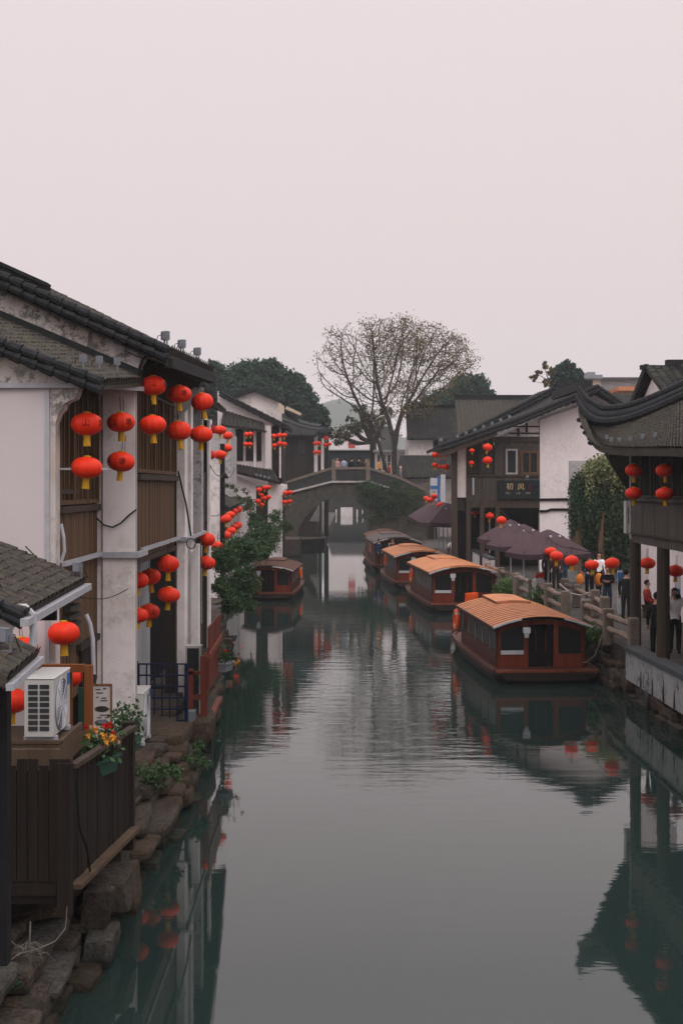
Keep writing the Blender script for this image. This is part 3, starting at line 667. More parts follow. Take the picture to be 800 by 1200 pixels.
mb = MB(); mb.bar((-2.9, 11.2, 3.74), (-2.9, 12.35, 3.83), .07, .06); mb.build('gutter', m_metal, hC)
mb = MB(); mb.box(-3.30, -3.13, 12.0, 12.15, 1.0, 3.95); mb.build('post', m_black, hC)
floodlight(Sq(.5, .12) + Vector((0, 0, .06)), R(-20), 'floodlight on the small tiled corner at the left edge', .6)

# wooden deck fence
fA, fB = Vector((-2.88, 13.4, 0)), Vector((-2.62, 15.85, 0))
ft = thing('deck_fence', 'dark brown slatted fence round the wooden deck above the stones', 'fence', (-3.4, 14, 1.2))
mb = MB()
for i in range(9):
    x = -3.85 + i * .113; mb.box(x, x + .104, 13.42, 13.45, 1.35, 2.62 + (.02 if i % 3 else -.05))
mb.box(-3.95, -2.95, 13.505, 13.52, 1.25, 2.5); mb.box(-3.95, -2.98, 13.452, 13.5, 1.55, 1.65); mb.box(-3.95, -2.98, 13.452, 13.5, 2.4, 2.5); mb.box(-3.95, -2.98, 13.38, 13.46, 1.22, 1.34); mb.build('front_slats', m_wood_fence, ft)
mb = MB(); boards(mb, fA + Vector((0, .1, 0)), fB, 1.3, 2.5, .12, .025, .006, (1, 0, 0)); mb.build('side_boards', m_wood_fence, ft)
mb = MB(); mb.bar(fA + Vector((.05, .1, 2.55)), fB + Vector((.05, 0, 2.52)), .09, .05); mb.build('top_rail', m_wood_mid, ft)
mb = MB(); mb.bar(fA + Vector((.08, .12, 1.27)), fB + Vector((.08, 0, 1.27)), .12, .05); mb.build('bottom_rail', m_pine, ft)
for p, z1 in ((fA, 2.6), (fB, 2.58)):
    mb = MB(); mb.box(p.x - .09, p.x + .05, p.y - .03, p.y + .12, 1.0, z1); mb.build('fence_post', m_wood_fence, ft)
mb = MB(); mb.tube([fA + Vector((.1, .05, 2.4)), fA + Vector((.12, .1, 1.9)), fA + Vector((.14, .4, 1.6)), fA + Vector((.14, .6, 1.25))], .012, 5); mb.build('hanging_cable', m_cord, ft)
mb = MB(); mb.box(-4.7, -2.9, 13.5, 18.5, 1.1, 1.22); tag(mb.build('deck_floor', m_wood_dark), 'dark timber deck behind the slatted fence', 'deck')
# platform box and the air conditioner on it
mb = MB(); mb.box(-3.78, -2.93, 13.46, 14.5, 2.74, 2.79); mb.box(-3.78, -2.93, 13.43, 13.47, 2.55, 2.735); mb.box(-2.965, -2.925, 13.47, 14.5, 2.55, 2.735); mb.box(-3.78, -2.95, 13.445, 13.48, 2.795, 2.83); mb.box(-2.97, -2.93, 13.48, 14.5, 2.795, 2.83)
for x in (-3.76, -2.99):
    mb.box(x, x + .05, 14.4, 14.46, 1.22, 2.735)
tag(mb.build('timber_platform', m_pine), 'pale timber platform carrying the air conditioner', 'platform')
def air_conditioner(loc, rz, label, w=.82, dp=.31, h=.66):
    o = thing('air_conditioner', label, 'air conditioner', loc, None, rz); ORG[o.name] = Vector((0, 0, 0))
    mb = MB(); mb.box(-w / 2, w / 2, -dp / 2, dp / 2, .05, h)
    mb.box(-w / 2 - .008, w / 2 + .008, -dp / 2 - .008, dp / 2 + .008, h, h + .018); b = mb.build('casing', m_acw, o, bevel=.008)
    mb = MB()
    for x in (-w / 2 - .004, ):
        for r in range(8):
            for c in range(2): z = .12 + r * .063; y = -dp / 2 + .045 + c * .12; mb.box(x - .004, x + .003, y, y + .1, z, z + .046)
    mb.build('side_grille', m_acdark, b)
    mb = MB(); R0 = h * .42
    for rr in np.linspace(.05, R0, 8): mb.tube([(math.cos(a) * rr - .06, -dp / 2 - .012, math.sin(a) * rr + h * .53) for a in np.linspace(0, 2 * math.pi, 28)], .006, 4, cap=False)
    for a in range(8): q = a * math.pi / 4; mb.tube([(-.06, -dp / 2 - .014, h * .53), (math.cos(q) * R0 - .06, -dp / 2 - .014, math.sin(q) * R0 + h * .53)], .006, 4)
    mb.build('fan_guard', m_metal, b)
    mb = MB(); mb.prism([(math.cos(a) * R0 - .06, -dp / 2 - .003, math.sin(a) * R0 + h * .53) for a in np.linspace(0, 2 * math.pi, 32, endpoint=False)], (0, -.004, 0)); mb.build('fan_opening', m_fan, b)
    mb = MB(); mb.box(w / 2 - .16, w / 2 - .03, -dp / 2 - .004, -dp / 2 + .002, h - .16, h - .03); mb.build('blue_label', m_cyan, b)
    mb = MB(); mb.box(-w / 2 + .06, -w / 2 + .14, -dp / 2 - .02, dp / 2 + .02, 0, .05); mb.box(w / 2 - .14, w / 2 - .06, -dp / 2 - .02, dp / 2 + .02, 0, .05); mb.build('foot', m_metal, o)
    return o
air_conditioner((-3.19, 13.92, 2.8), R(90), 'white outdoor air conditioner with side grille on the timber platform')
air_conditioner((-3.6, 22.6, 1.0), R(90), 'outdoor air conditioner half hidden behind the white pillar', .9, .33, .9)
ac3 = thing('window_cabinet', 'tall white framed dark cabinet behind the red railing', 'cabinet', (X(227, 27.6), 27.6, .6))
x0, x1, z0, z1 = X(217, 27.6), X(236, 27.6), .6, Z(757, 27.6)
mb = MB(); mb.box(x0 + .04, x1 - .05, 27.62, 27.9, z0, z1 - .05); mb.build('dark_front', m_acdark, ac3)
mb = MB(); mb.box(x1 - .05, x1, 27.6, 27.9, z0, z1); mb.box(x0, x1 - .05, 27.6, 27.9, z1 - .05, z1); mb.box(x0, x0 + .04, 27.6, 27.9, z0, z1 - .05); mb.build('white_frame', m_acw, ac3)

# varnished frame and menu board
t = thing('timber_portal', 'orange varnished timber frame standing on the deck beside the menu', 'timber portal', (X(103, 17.8), 17.8, 1.22))
mb = MB(); mb.box(X(99, 17.8), X(108, 17.8), 17.8, 17.9, 1.22, Z(780, 17.8)); mb.build('post', m_orange_wood, t)
mb = MB(); mb.box(X(43, 17.8), X(99, 17.8) - .003, 17.8, 17.9, Z(788, 17.8), Z(779, 17.8)); mb.build('beam', m_orange_wood, t)
mb = MB(); mb.box(X(80, 17.9), X(84, 17.9), 17.93, 17.98, 1.22, Z(788, 17.9)); mb.box(X(84, 17.9), X(99, 17.9), 17.93, 17.98, Z(866, 17.9), Z(858, 17.9)); mb.build('inner_rail', m_orange_wood, t)
t = thing('menu_board', 'white menu board with two pictured bowls against the white pillar', 'menu board', (X(118, 20.8), 20.8, 1.4))
x0, x1, z0, z1 = X(107, 20.8), X(130, 20.8), Z(858, 20.8), Z(803, 20.8)
mb = MB(); mb.box(x0, x1, 20.8, 20.84, z0, z1); mb.build('sheet', m_paper, t)
mb = MB(); mb.box(x0 - .02, x0, 20.78, 20.84, z0 - .02, z1 + .02); mb.box(x1, x1 + .02, 20.78, 20.84, z0 - .02, z1 + .02); mb.box(x0, x1, 20.78, 20.84, z1, z1 + .02); mb.box(x0, x1, 20.78, 20.84, z0 - .02, z0); mb.build('border', m_orange_wood, t)
mb = MB()
for k, (cy, hh) in enumerate(((831, 0), (847, 1))):
    c = P(119.5, cy, 20.795)
    mb.prism([(c.x + .115 * math.cos(a), 20.796, c.z + .05 * math.sin(a)) for a in np.linspace(0, 6.283, 20, endpoint=False)], (0, .003, 0), 0)
    mb.prism([(c.x + .08 * math.cos(a), 20.792, c.z + .014 + .028 * math.sin(a)) for a in np.linspace(0, 6.283, 20, endpoint=False)], (0, .003, 0), 1 if k else 2)
for (px, py, wpx) in ((112, 808, 6), (113, 812, 8), (121, 807, 4), (113, 817, 3), (119, 818, 6), (118, 821, 8), (117, 838, 9), (114, 841, 5), (123, 841, 4)):
    c = P(px, py, 20.796); mb.box(c.x, c.x + wpx * 20.8 / F, 20.794, 20.798, c.z - .008, c.z + .008, 0)
mb.build('print', [m_print, m_fan, m_stone_brown], t)
mb = MB(); mb.box(X(92, 18.2), X(101, 18.2), 18.2, 18.24, 1.3, Z(806, 18.2)); tag(mb.build('poster', m_pot), 'green edged poster behind the varnished frame', 'poster')

# planters with flowers
def planter(loc, rz, label, wid, flowers, n=260, hh=.3, pot=None, sp=.16):
    o = thing('flower_planter', label, 'planter', loc, None, rz); ORG[o.name] = Vector((0, 0, 0))
    mb = MB(); w = wid / 2
    for (a, b, c, d) in ((w * .86, w, .11, .14),):
        bot = [(-a, -c, 0), (a, -c, 0), (a, c, 0), (-a, c, 0)]; top = [(-b, -d, .19), (b, -d, .19), (b, d, .19), (-b, d, .19)]
        mb.add(bot + top, [(3, 2, 1, 0), (0, 1, 5, 4), (1, 2, 6, 5), (2, 3, 7, 6), (3, 0, 4, 7)])
        mb.box(-b - .015, b + .015, -d - .015, -d + .01, .17, .2); mb.box(-b - .015, b + .015, d - .01, d + .015, .17, .2); mb.box(-b - .015, -b + .01, -d + .01, d - .01, .17, .2); mb.box(b - .01, b + .015, -d + .01, d - .01, .17, .2)
    mb.box(-w * .9, w * .9, -.115, .115, .15, .16); mb.build('pot', pot or m_pot, o)
    c = np.random.normal(size=(n, 3)) * np.array([w * .55, .1, hh * .3]) + np.array([0, 0, .16 + hh * .45]); c[:, 2] = np.maximum(c[:, 2], .15)
    v, f = leafquads(c, .07); npmesh('foliage', v, f, m_green, o)
    for (x, y, z, r, mt) in flowers:
        mb = MB()
        for k in range(16):
            a = random.uniform(0, 6.28); ph = random.uniform(-.4, 1.4); d = Vector((math.cos(a) * math.cos(ph), math.sin(a) * math.cos(ph), math.sin(ph)))
            q = d.cross(Vector((.3, .5, .8))).normalized() * r * .45; c0 = Vector((x, y, z)); mb.add([c0 + d * r * .2, c0 + d * r * .75 + q, c0 + d * r * 1.05, c0 + d * r * .75 - q], [(0, 1, 2, 3)])
        mb.ball((x, y, z), r * .45, 8, 5); mb.build('flower', mt, o)
    return o
pl = P(115, 893, 14.6)
planter(P(113, 908, 14.7), R(70), 'green planter of yellow and red flowers hooked on the fence', .62,
        [(-.02, -.1, .44, .062, m_yellowfl), (-.22, -.03, .47, .045, m_yellowfl), (.12, -.14, .38, .07, m_yellowfl), (-.05, -.16, .36, .062, m_yellowfl), (.02, .02, .5, .05, m_yellowfl), (.15, -.02, .52, .05, m_redfl), (-.12, .06, .56, .045, m_redfl), (.3, .0, .5, .055, m_redfl), (.25, -.08, .43, .04, m_redfl), (.05, .1, .52, .035, m_pinkfl), (.2, -.18, .34, .03, m_pinkfl)], 420, .34)
planter(P(147, 883, 17.6), R(80), 'leafy planter without blooms between fence and white pillar', .6, [], 500, .5)
t = P(268, 783, 29)
planter(P(263, 786, 28.8), R(75), 'planter hanging outside the red railing with orange and yellow blooms', .5,
        [(.0, -.05, .42, .06, m_redfl), (-.2, -.1, .46, .05, m_redfl), (.15, -.22, .12, .07, m_yellowfl), (.1, -.3, .2, .05, m_yellowfl), (.1, -.2, .62, .04, m_pinkfl), (.2, -.35, .52, .045, m_pinkfl)], 320, .4, m_fan)

# blue lattice gate and red railing
t = thing('lattice_gate', 'dark blue metal lattice gate beside the steps', 'gate', (X(190, 25.5), 25.5, .7))
mb = MB(); x0, x1, z0, z1 = X(163, 25.5), X(217, 25.5), Z(857, 25.5), Z(778, 25.5)
for i in range(7): x = x0 + (x1 - x0) * i / 6; mb.box(x - .014, x + .014, 25.5, 25.52, z0, z1)
for i in range(7): z = z0 + (z1 - z0) * i / 6; mb.box(x0, x1, 25.47, 25.498, z - .014, z + .014)
mb.build('lattice', m_blue, t)
mb = MB(); mb.box(x0 - .04, x0 - .015, 25.44, 25.54, z0 - .1, z1 + .05); mb.build('gate_post', m_blue, t)
mb = MB(); mb.box(x1 + .016, x1 + .06, 25.44, 25.54, z0 - .1, z1 + .02); mb.build('gate_post', m_blue, t)
t = thing('deck_railing', 'oxblood timber railing round the little deck over the water', 'railing', (X(245, 27.2), 27.2, .8))
a, b, c = P(221, 855, 26.3), P(243, 855, 26.3), P(257.5, 829, 29.4)
mb = MB(); a.z = b.z = c.z = .62; mb.bar(a, b, .1, .1); mb.bar(b, c, .12, .1); mb.build('bottom_rail', m_deck_edge, t)
mb = MB(); mb.bar(a + Vector((0, 0, 1.05)), b + Vector((0, 0, 1.05)), .08, .06); mb.build('front_rail', m_red_wood, t)
mb = MB(); mb.bar(a + Vector((0, 0, .55)), b + Vector((0, 0, .55)), .06, .1); mb.build('front_rail', m_red_wood, t)
mb = MB(); mb.bar(b + Vector((0, 0, 1.38)), c + Vector((0, 0, 1.42)), .12, .12); mb.build('top_rail', m_deck_edge, t)
mb = MB(); boards(mb, b, c, .68, 1.98, .16, .03, .005, (1, -.1, 0)); mb.build('side_boards', m_red_wood, t)
mb = MB(); mb.box(b.x - .14, b.x, b.y - .06, b.y + .08, .6, 2.02); mb.box(a.x, a.x + .1, a.y - .04, a.y + .05, .6, 1.75); mb.build('railing_post', m_red_wood, t)
mb = MB(); mb.box(-3.7, b.x - .02, 26.4, 30, .5, .6); tag(mb.build('deck_floor', m_wood_dark), 'small timber deck inside the oxblood railing', 'deck')
mb = MB(); mb.tube([P(163, 813, 24), P(175, 813, 24)], .05, 8); tag(mb.build('roller', m_buoy), 'orange-red roller lying on the lattice gate by the pillar', 'roller')
mb = MB(); mb.box(X(216, 26), X(229, 26), 25.9, 26.2, Z(845, 26), Z(833, 26)); tag(mb.build('storage_box', m_lampgrey), 'small grey box at the foot of the red railing', 'box')

# dry twigs on the slab
mb = MB()
for k in range(26):
    s = P(random.uniform(20, 52), random.uniform(1108, 1122), 13.1); e = s + Vector((random.uniform(-.25, .2), random.uniform(-.1, .2), random.uniform(-.12, .02)))
    mb.tube([s, s.lerp(e, .5) + Vector((0, 0, .05)), e], [.004, .003, .0015], 4)
mb.tube([P(0, 1135, 12.9), P(22, 1118, 13), P(45, 1112, 13.1), P(65, 1103, 13.2), P(77, 1088, 13.3), P(79, 1062, 13.3)], .006, 5); mb.tube([P(35, 1110, 13), P(36, 1080, 13)], .008, 4)
tag(mb.build('dry_twigs', m_twig), 'pale dry twigs and a bent cane lying on the near slab', 'twigs')
def shrub(name, label, cat, lobes, n, size, mat, stems=(), group=None, droop=0, base=None):
    c0 = base or Vector(lobes[0][0]); o = thing(name, label, cat, c0, group)
    c = clump_points(lobes, n, sp=.2); v, f = leafquads(c, size, droop=droop); npmesh('foliage', v, f, mat, o)
    if stems:
        mb = MB()
        for (a, b) in stems: mb.tube([a, Vector(a).lerp(Vector(b), .5) + Vector((random.uniform(-.1, .1), 0, .05)), b], [.03, .02, .01], 5)
        mb.build('stems', m_stem, o)
    return o
shrub('fern', 'low green fern growing from the stones at the foot of the white pillar', 'plant', [((-2.95, 20.2, .95), .28, .6), ((-2.75, 20.8, .85), .22, .5)], 900, .07, m_green)
shrub('fern', 'weedy fern on the quay edge by the steps', 'plant', [((-2.6, 22.9, .55), .2, 1.1), ((-2.62, 23.4, .75), .14, 1)], 600, .065, m_green)
shrub('weed', 'small dark weed in the bottom left corner under the slab', 'plant', [(tuple(P(6, 1160, 12.6)), .14, .9)], 300, .05, m_green)

# ------------------------------------------------------------------ left: middle-distance houses
h = thing('canal_house', 'low tile-roofed house half hidden by the bushes past the stained house', 'house', (-6.5, 64, .6))
S = bil((-5.05, 58, 4.5), (-5.4, 72, 4.7), (-8, 72, 6.3), (-8, 58, 6.1)); roof(S, 'roof', m_tile, h)
mb = MB(); mb.box(-8, -5.7, 58.2, 71.8, .6, 4.9); mb.build('wall', m_grey_pl, h)
verge([S(0, 0), S(0, 1)], 'verge', m_ridge, h)
window(h, (-5.69, 60, 0), (-5.69, 63, 0), 1.6, 3.5, (1, 0, 0), 3, 1, m_wood_dark)
mb = MB(); mb.box(X(229, 53.2), X(257, 53.2), 53.2, 53.5, .7, Z(540, 53)); mb.build('white_end_wall', m_white, h)
mb = MB(); mb.box(X(258, 54), X(263, 54), 54, 54.3, .7, Z(520, 54)); mb.build('dark_post', m_black, h)
mb = MB(); mb.box(-7.3, X(270, 66), 66, 70, .7, Z(508, 66)); mb.build('side_wall', m_grey_pl, h)

# the two-storey white house with pilasters facing the bend
d = 75.; h = thing('canal_house', 'white two-storey house with two dark upper windows and tiled skirt roof', 'house', (-5.5, d, .7))
mb = MB(); mb.wallpoly([(X(255, d), .7), (X(318, d), .7), (X(318, d), Z(500, d)), (X(322, d), Z(496, d)), (X(322, d), Z(492, d)), (X(255, d), Z(458, d))], d, d + 6); mb.build('wall', m_gable, h)
for a, b in ((272, 276.5), (297.5, 300.5), (311, 318)):
    mb = MB(); mb.box(X(a, d), X(b, d), d - .35, d - .004, Z(549, d), Z(499, d)); mb.build('pilaster', m_gable, h)
for a, b in ((277, 285), (288, 297), (301, 306.5)):
    window(h, (X(a, d), d - .003, 0), (X(b, d), d - .003, 0), Z(540, d), Z(503, d), (0, -1, 0), 1, 0, m_wood_dark)
mb = MB(); mb.box(X(318.5, d), X(330, d), d + .6, d + 5, .7, Z(500, d)); mb.build('dark_side', m_wood_dark, h)
mb = MB(); mb.box(X(327, d), X(329, d), d + .2, d + .4, Z(560, d), Z(500, d)); mb.build('white_post', m_white, h)
S = bil((X(337, d), d - .5, Z(500, d)), (X(337, d), d + 7, Z(500, d)), (X(258, d), d + 7, Z(458, d)), (X(258, d), d - .5, Z(460, d))); roof(S, 'main_roof', m_tile, h, k=4, drip=0)
verge([S(0, 0), S(0, 1)], 'verge', m_ridge, h, .1, 2, .16, .4)
S = bil((X(262, d), d - 1.7, Z(498, d - 1.7)), (X(313, d), d - 1.7, Z(505, d - 1.7)), (X(309, d), d - .1, Z(496, d)), (X(262, d), d - .1, Z(481, d))); roof(S, 'skirt_roof', m_tile, h, k=4, drip=.06)
S = bil((X(274, d), d - 3.2, Z(551, d - 3.2)), (X(331, d), d - 3.2, Z(566, d - 3.2)), (X(322, d), d - .5, Z(552, d)), (X(273, d), d - .5, Z(544, d))); roof(S, 'awning_roof', m_tile, h, k=4, drip=.06)
mb = MB(); mb.wallpoly([(X(258, d - 2.6), .7), (X(300, d - 2.6), .7), (X(300, d - 2.6), Z(568, d - 2.6)), (X(274, d - 2.6), Z(556, d - 2.6)), (X(258, d - 2.6), Z(552, d - 2.6))], d - 2.6, d - 2.3); mb.build('lower_wall', m_gable, h)
mb = MB(); mb.box(X(300.2, d - 2.4), X(313.5, d - 2.4), d - 2.4, d - 2, .7, Z(570, d)); mb.build('dark_recess', m_wood_dark, h)
mb = MB(); mb.wallpoly([(X(314, d - 2.6), .7), (X(329, d - 2.6), .7), (X(329, d - 2.6), Z(582, d)), (X(335, d - 2.6), Z(573, d)), (X(335, d - 2.6), Z(568, d)), (X(314, d - 2.6), Z(564, d))], d - 2.6, d - .6); mb.build('lower_wall', m_gable, h)
mb = MB(); mb.box(X(331, d - 3), X(333.5, d - 3), d - 2.9, d - 2.6, .7, Z(580, d)); mb.build('dark_post', m_wood_dark, h)
for i in range(4): floodlight((X(300 + i * 5, d - 3.1), d - 2.9, Z(560.5 + i * 1.2, d - 2.9)), 0, ['first', 'second', 'third', 'fourth'][i] + ' of the tiny floodlights on the awning roof of the pilastered house, from the bushes', .8)

# gable behind it
d = 90.; h = thing('canal_house', 'house with pale peaked gable under the dark trees', 'house', (X(298, d), d, .7))
mb = MB(); mb.wallpoly([(X(262, d), .7), (X(330, d), .7), (X(330, d), Z(473, d)), (X(298, d), Z(459, d)), (X(270, d), Z(469.5, d)), (X(262, d), Z(472, d))], d, d + .5); mb.build('gable', m_white, h)
mb = MB(); mb.bar((X(269, d), d - .05, Z(468.5, d)), (X(298, d), d - .05, Z(457, d)), .8, .16); mb.bar((X(298, d), d - .05, Z(457, d)), (X(331, d), d - .05, Z(471.5, d)), .8, .16); mb.build('coping', m_ridge, h)
S = bil((X(345, d), d + .3, Z(487, d)), (X(345, d), d + 9, Z(487, d)), (X(298, d), d + 9, Z(457, d)), (X(298, d), d + .3, Z(458.5, d))); roof(S, 'roof', m_tile_far, h, k=4, drip=0)
mb = MB(); mb.wallpoly([(X(326, d - 1), Z(484, d)), (X(333, d - 1), Z(486, d)), (X(333, d - 1), Z(477, d)), (X(326, d - 1), Z(472.5, d))], d - 1, d - .8); mb.wallpoly([(X(334, d - 1), Z(480, d)), (X(352, d - 1), Z(488, d)), (X(353, d - 1), Z(485, d)), (X(336, d - 1), Z(477, d))], d - 1, d - .8); mb.build('parapet', m_cream, h)
# dark timber house by the bridge foot
d = 122.; h = thing('canal_house', 'dark timber house with curved grey roof beside the bridge', 'house', (X(350, d), d, .7))
mb = MB(); boards(mb, (X(318, d), d, 0), (X(370.5, d), d, 0), .7, Z(510, d), .4, .1); mb.box(X(318, d), X(370, d), d + .01, d + 8, .7, Z(511, d)); mb.build('wall', m_wood_dark, h)
for a, b in ((333, 341), (349, 358)): window(h, (X(a, d), d - .1, 0), (X(b, d), d - .1, 0), Z(532, d), Z(515, d), (0, -1, 0), 1, 0, m_wood_dark, m_glass_grey)
def curve_roof(u, v):
    x = (294 + 84 * u); y = (475 + 28 * u ** .85) if v > .5 else 0
    lo = Vector((X(318 + 64 * u, d - 1.3), d - 1.3, Z(510, d - 1.3) + .25 * max(0, u - .8))); hi = Vector((X(292 + 84 * u, d + 3), d + 3, Z(474 + 27 * u ** .9 - 3 * math.sin(u * 6), d + 3)))
    return lo.lerp(hi, v)
roof(curve_roof, 'roof', m_tile_far, h, k=4, tile=.3, step=.3, drip=.08)
mb = MB(); pts = [curve_roof(u, 1) + Vector((0, 0, .15)) for u in np.linspace(0, 1, 12)]; mb.tube(pts, .22, 8); pts = [curve_roof(u, .62) + Vector((0, -.02, .12)) for u in np.linspace(0, 1, 12)]; mb.tube(pts, .15, 8); mb.build('roof_ridge', m_coping, h)
mb = MB(); mb.box(X(368, d - .5), X(372, d - .5), d - .5, d - .2, 5.2, Z(512, d)); mb.build('white_pillar', m_white, h); mb = MB(); mb.box(X(376, d - .5), X(379, d - .5), d - .5, d - .2, 5.2, Z(520, d)); mb.build('white_pillar', m_white, h)
mb = MB(); mb.box(X(372.2, d), X(376, d), d, d + 6, .7, Z(510, d)); mb.build('side_wall', m_wood_dark, h); mb = MB(); mb.box(X(379, d), X(384, d), d + 4, d + 9, .6, Z(512, d)); mb.build('side_wall', m_wood_dark, h)
mb = MB(); mb.ball(P(379, 507, d - .6), .8, 8, 6, (1, 1, .7)); mb.bar(P(372, 505, d - .7), P(390, 512, d - .7), .5, .3); mb.build('roof_ornament', m_ridge, h)
# white facade seen through the arch and others beyond it
d = 238.; h = thing('far_house', 'white walled house seen through the bridge arch at the canal bend', 'house', (0, d, .7))
mb = MB(); mb.box(X(399, d), X(413, d), d, d + 6, -.5, 1.6); mb.build('wall', m_white, h); mb = MB(); mb.box(X(398, d), X(415.5, d), d + .1, d + 6, 1.61, 5.2); mb.build('upper_wall', m_wood_dark, h); mb = MB(); mb.box(X(384, d), X(399, d) - .01, d + .5, d + 6, -.5, 5.2); mb.box(X(413.1, d), X(434, d), d + .5, d + 6, -.5, 5.2); mb.build('side_wall', m_wood_dark, h)
for a in (393, 417.5, 424): 
    mb = MB(); mb.box(X(a, d), X(a + 1.6, d), d + .2, d + .45, -.5, 1.2); mb.build('pale_post', m_white, h)
S = bil((X(384, d), d - 1, 5), (X(434, d), d - 1, 5), (X(430, d), d + 4, 7.6), (X(388, d), d + 4, 7.6)); roof(S, 'roof', m_tile_far, h, k=3, tile=.5, step=.6, drip=0)

# ------------------------------------------------------------------ the bridge
d = 108.; W2 = 3.2; br = thing('arched_bridge', 'stone arch bridge with solid parapets across the canal', 'bridge', (X(410, d), d, 0))
def zb(py): return Z(py, d)
top = [(X(318, d), zb(590)), (X(337, d), zb(578)), (X(388, d), zb(565)), (X(432, d), zb(565)), (X(470, d), zb(576)), (X(498, d), zb(592)), (X(512, d), zb(603))]
ax, ar, az = X(408, d), 4.45, .25
arch = [(ax + ar * math.cos(a), az + ar * 1.02 * math.sin(a)) for a in np.linspace(math.pi, 0, 25)]
mb = MB()
poly = [(X(318, d), -.8), ] + [(arch[0][0], -.8)] + arch + [(arch[-1][0], -.8), (X(512, d), -.8)] + top[::-1]
mb.wallpoly(poly, d, d + W2); mb.build('arch_body', m_bridge, br)
mb = MB(); n = 21
for i in range(n):
    a0, a1 = math.pi - math.pi * i / n - .006, math.pi - math.pi * (i + 1) / n + .006; r0, r1 = ar - .02, ar + .42
    mb.wallpoly([(ax + r * math.cos(a), az + r * 1.02 * math.sin(a)) for a, r in ((a0, r0), (a0, r1), (a1, r1), (a1, r0))], d - .07, d + .3)
mb.build('arch_ring', m_bridge, br)
mb = MB()
for y in (d - .12,):
    for a, b in zip(top[:-1], top[1:]): mb.bar((a[0], y + .15, a[1] + .03), (b[0], y + .15, b[1] + .03), .5, .16)
mb.build('pale_ledge', m_bridge_pale, br)
for yy, nm in ((d - .05, 'near'), (d + W2 - .2, 'far')):
    mb = MB(); mc = MB()
    pt = [(X(318, d), zb(577)), (X(337, d), zb(565)), (X(388, d), zb(549)), (X(432, d), zb(549)), (X(470, d), zb(561)), (X(498, d), zb(575)), (X(512, d), zb(588))]
    for (a, b, ta, tb) in zip(top[:-1], top[1:], pt[:-1], pt[1:]):
        mb.wallpoly([(a[0], a[1] + .11), (b[0], b[1] + .11), (tb[0], tb[1]), (ta[0], ta[1])], yy, yy + .2)
        mc.bar((ta[0], yy + .1, ta[1] + .02), (tb[0], yy + .1, tb[1] + .02), .36, .2)
    mb.build('parapet', m_bridge_dark, br); mc.build('parapet_coping', m_concrete, br)
for px in (391, 431):
    mb = MB(); mb.box(X(px - 2.3, d), X(px + 2.3, d), d - .16, d + .2, zb(564), zb(540)); mb.box(X(px - 1.8, d), X(px + 1.8, d), d - .12, d + .16, zb(540), zb(538)); mb.build('bridge_post', m_concrete, br)
mb = MB(); mb.box(X(498, d), X(503, d), d - .2, d + .2, zb(592), zb(566)); mb.build('bridge_post', m_concrete, br)
iv = []
for k in range(90):
    t_ = random.random(); px = 424 + 70 * t_; py = 566 + 18 * t_ ** 1.2 + random.uniform(0, 26) * (.35 + random.random() * .65); iv.append((tuple(P(px, py, d - .25)), random.uniform(.4, .75), .8))
shrub('climbing_ivy', 'dark green creeper hanging over the right flank of the bridge', 'creeper', iv, 12000, .13, m_ivy, base=P(455, 600, d))
mb = MB(); mb.prism([P(362, 611, d + 5), P(374, 611, d + 5), P(374, 591, d + 5)], (0, .3, 0)); tag(mb.build('white_wall', m_white), 'small white sloping wall under the left side of the arch', 'wall')
mb = MB(); mb.box(-4.9, X(352, 104), 100, 106, -.5, 1.35); tag(mb.build('landing', m_stone), 'stone landing at the left foot of the bridge', 'landing')
mb = MB(); mb.box(X(484, 106), X(494, 106), 106, 106.6, 1., Z(595, 106)); tag(mb.build('white_wall', m_gable), 'narrow pale wall at the right foot of the bridge', 'wall')

mb = MB(); mb.box(X(432, 105), X(500, 105), 104.6, 107.9, -.6, Z(584, 105)); mb.box(X(434, 105), X(500, 105), 104.9, 107.9, Z(584, 105) - .001, Z(577, 105)); mb.build('abutment', m_bridge, br)
iv = [(tuple(P(random.uniform(428, 492), random.uniform(570, 606), 104.4)), random.uniform(.35, .7), 1.) for k in range(60)]
shrub('climbing_ivy', 'dark creeper covering the square abutment at the right foot of the bridge', 'creeper', iv, 9000, .13, m_ivy, base=P(455, 620, 104.4))
# ------------------------------------------------------------------ beyond the bridge
mb = MB(); d = 132.; mb.box(X(384, d), X(443, d), d, d + 2.5, 5.6, Z(528, d)); fb = tag(mb.build('footbridge', m_teal), 'blue-grey boarded footbridge behind the people on the stone bridge', 'bridge')
mb = MB(); mb.bar((X(384, d), d - .02, Z(527.5, d)), (X(443, d), d - .02, Z(527.5, d)), .4, .1); mb.build('capping', m_metal, fb)
d = 252.; h = thing('far_house', 'hazy house with red banners above the far footbridge', 'house', (X(415, d), d, .7))
mb = MB(); mb.wallpoly([(X(385, d), .7), (X(445, d), .7), (X(445, d), Z(514, d)), (X(425, d), Z(500, d)), (X(385, d), Z(512, d))], d, d + 5); mb.build('wall', m_gable, h)
for a in (408, 436):
    mb = MB(); mb.box(X(a, d), X(a + 8 if a < 420 else a + 4, d), d - .12, d - .02, Z(525, d), Z(515, d)); mb.build('red_banner', m_redsign, h)
    mb = MB(); mb.box(X(a - .5, d), X(a + 8.5 if a < 420 else a + 4.5, d), d - .15, d - .121, Z(520.6, d), Z(519.2, d)); mb.build('banner_bar', m_wood_dark, h)
S = bil((X(420, d), d - 1, Z(522, d)), (X(452, d), d - 1, Z(522, d)), (X(446, d), d + 4, Z(497, d + 4)), (X(414, d), d + 4, Z(497, d + 4)))
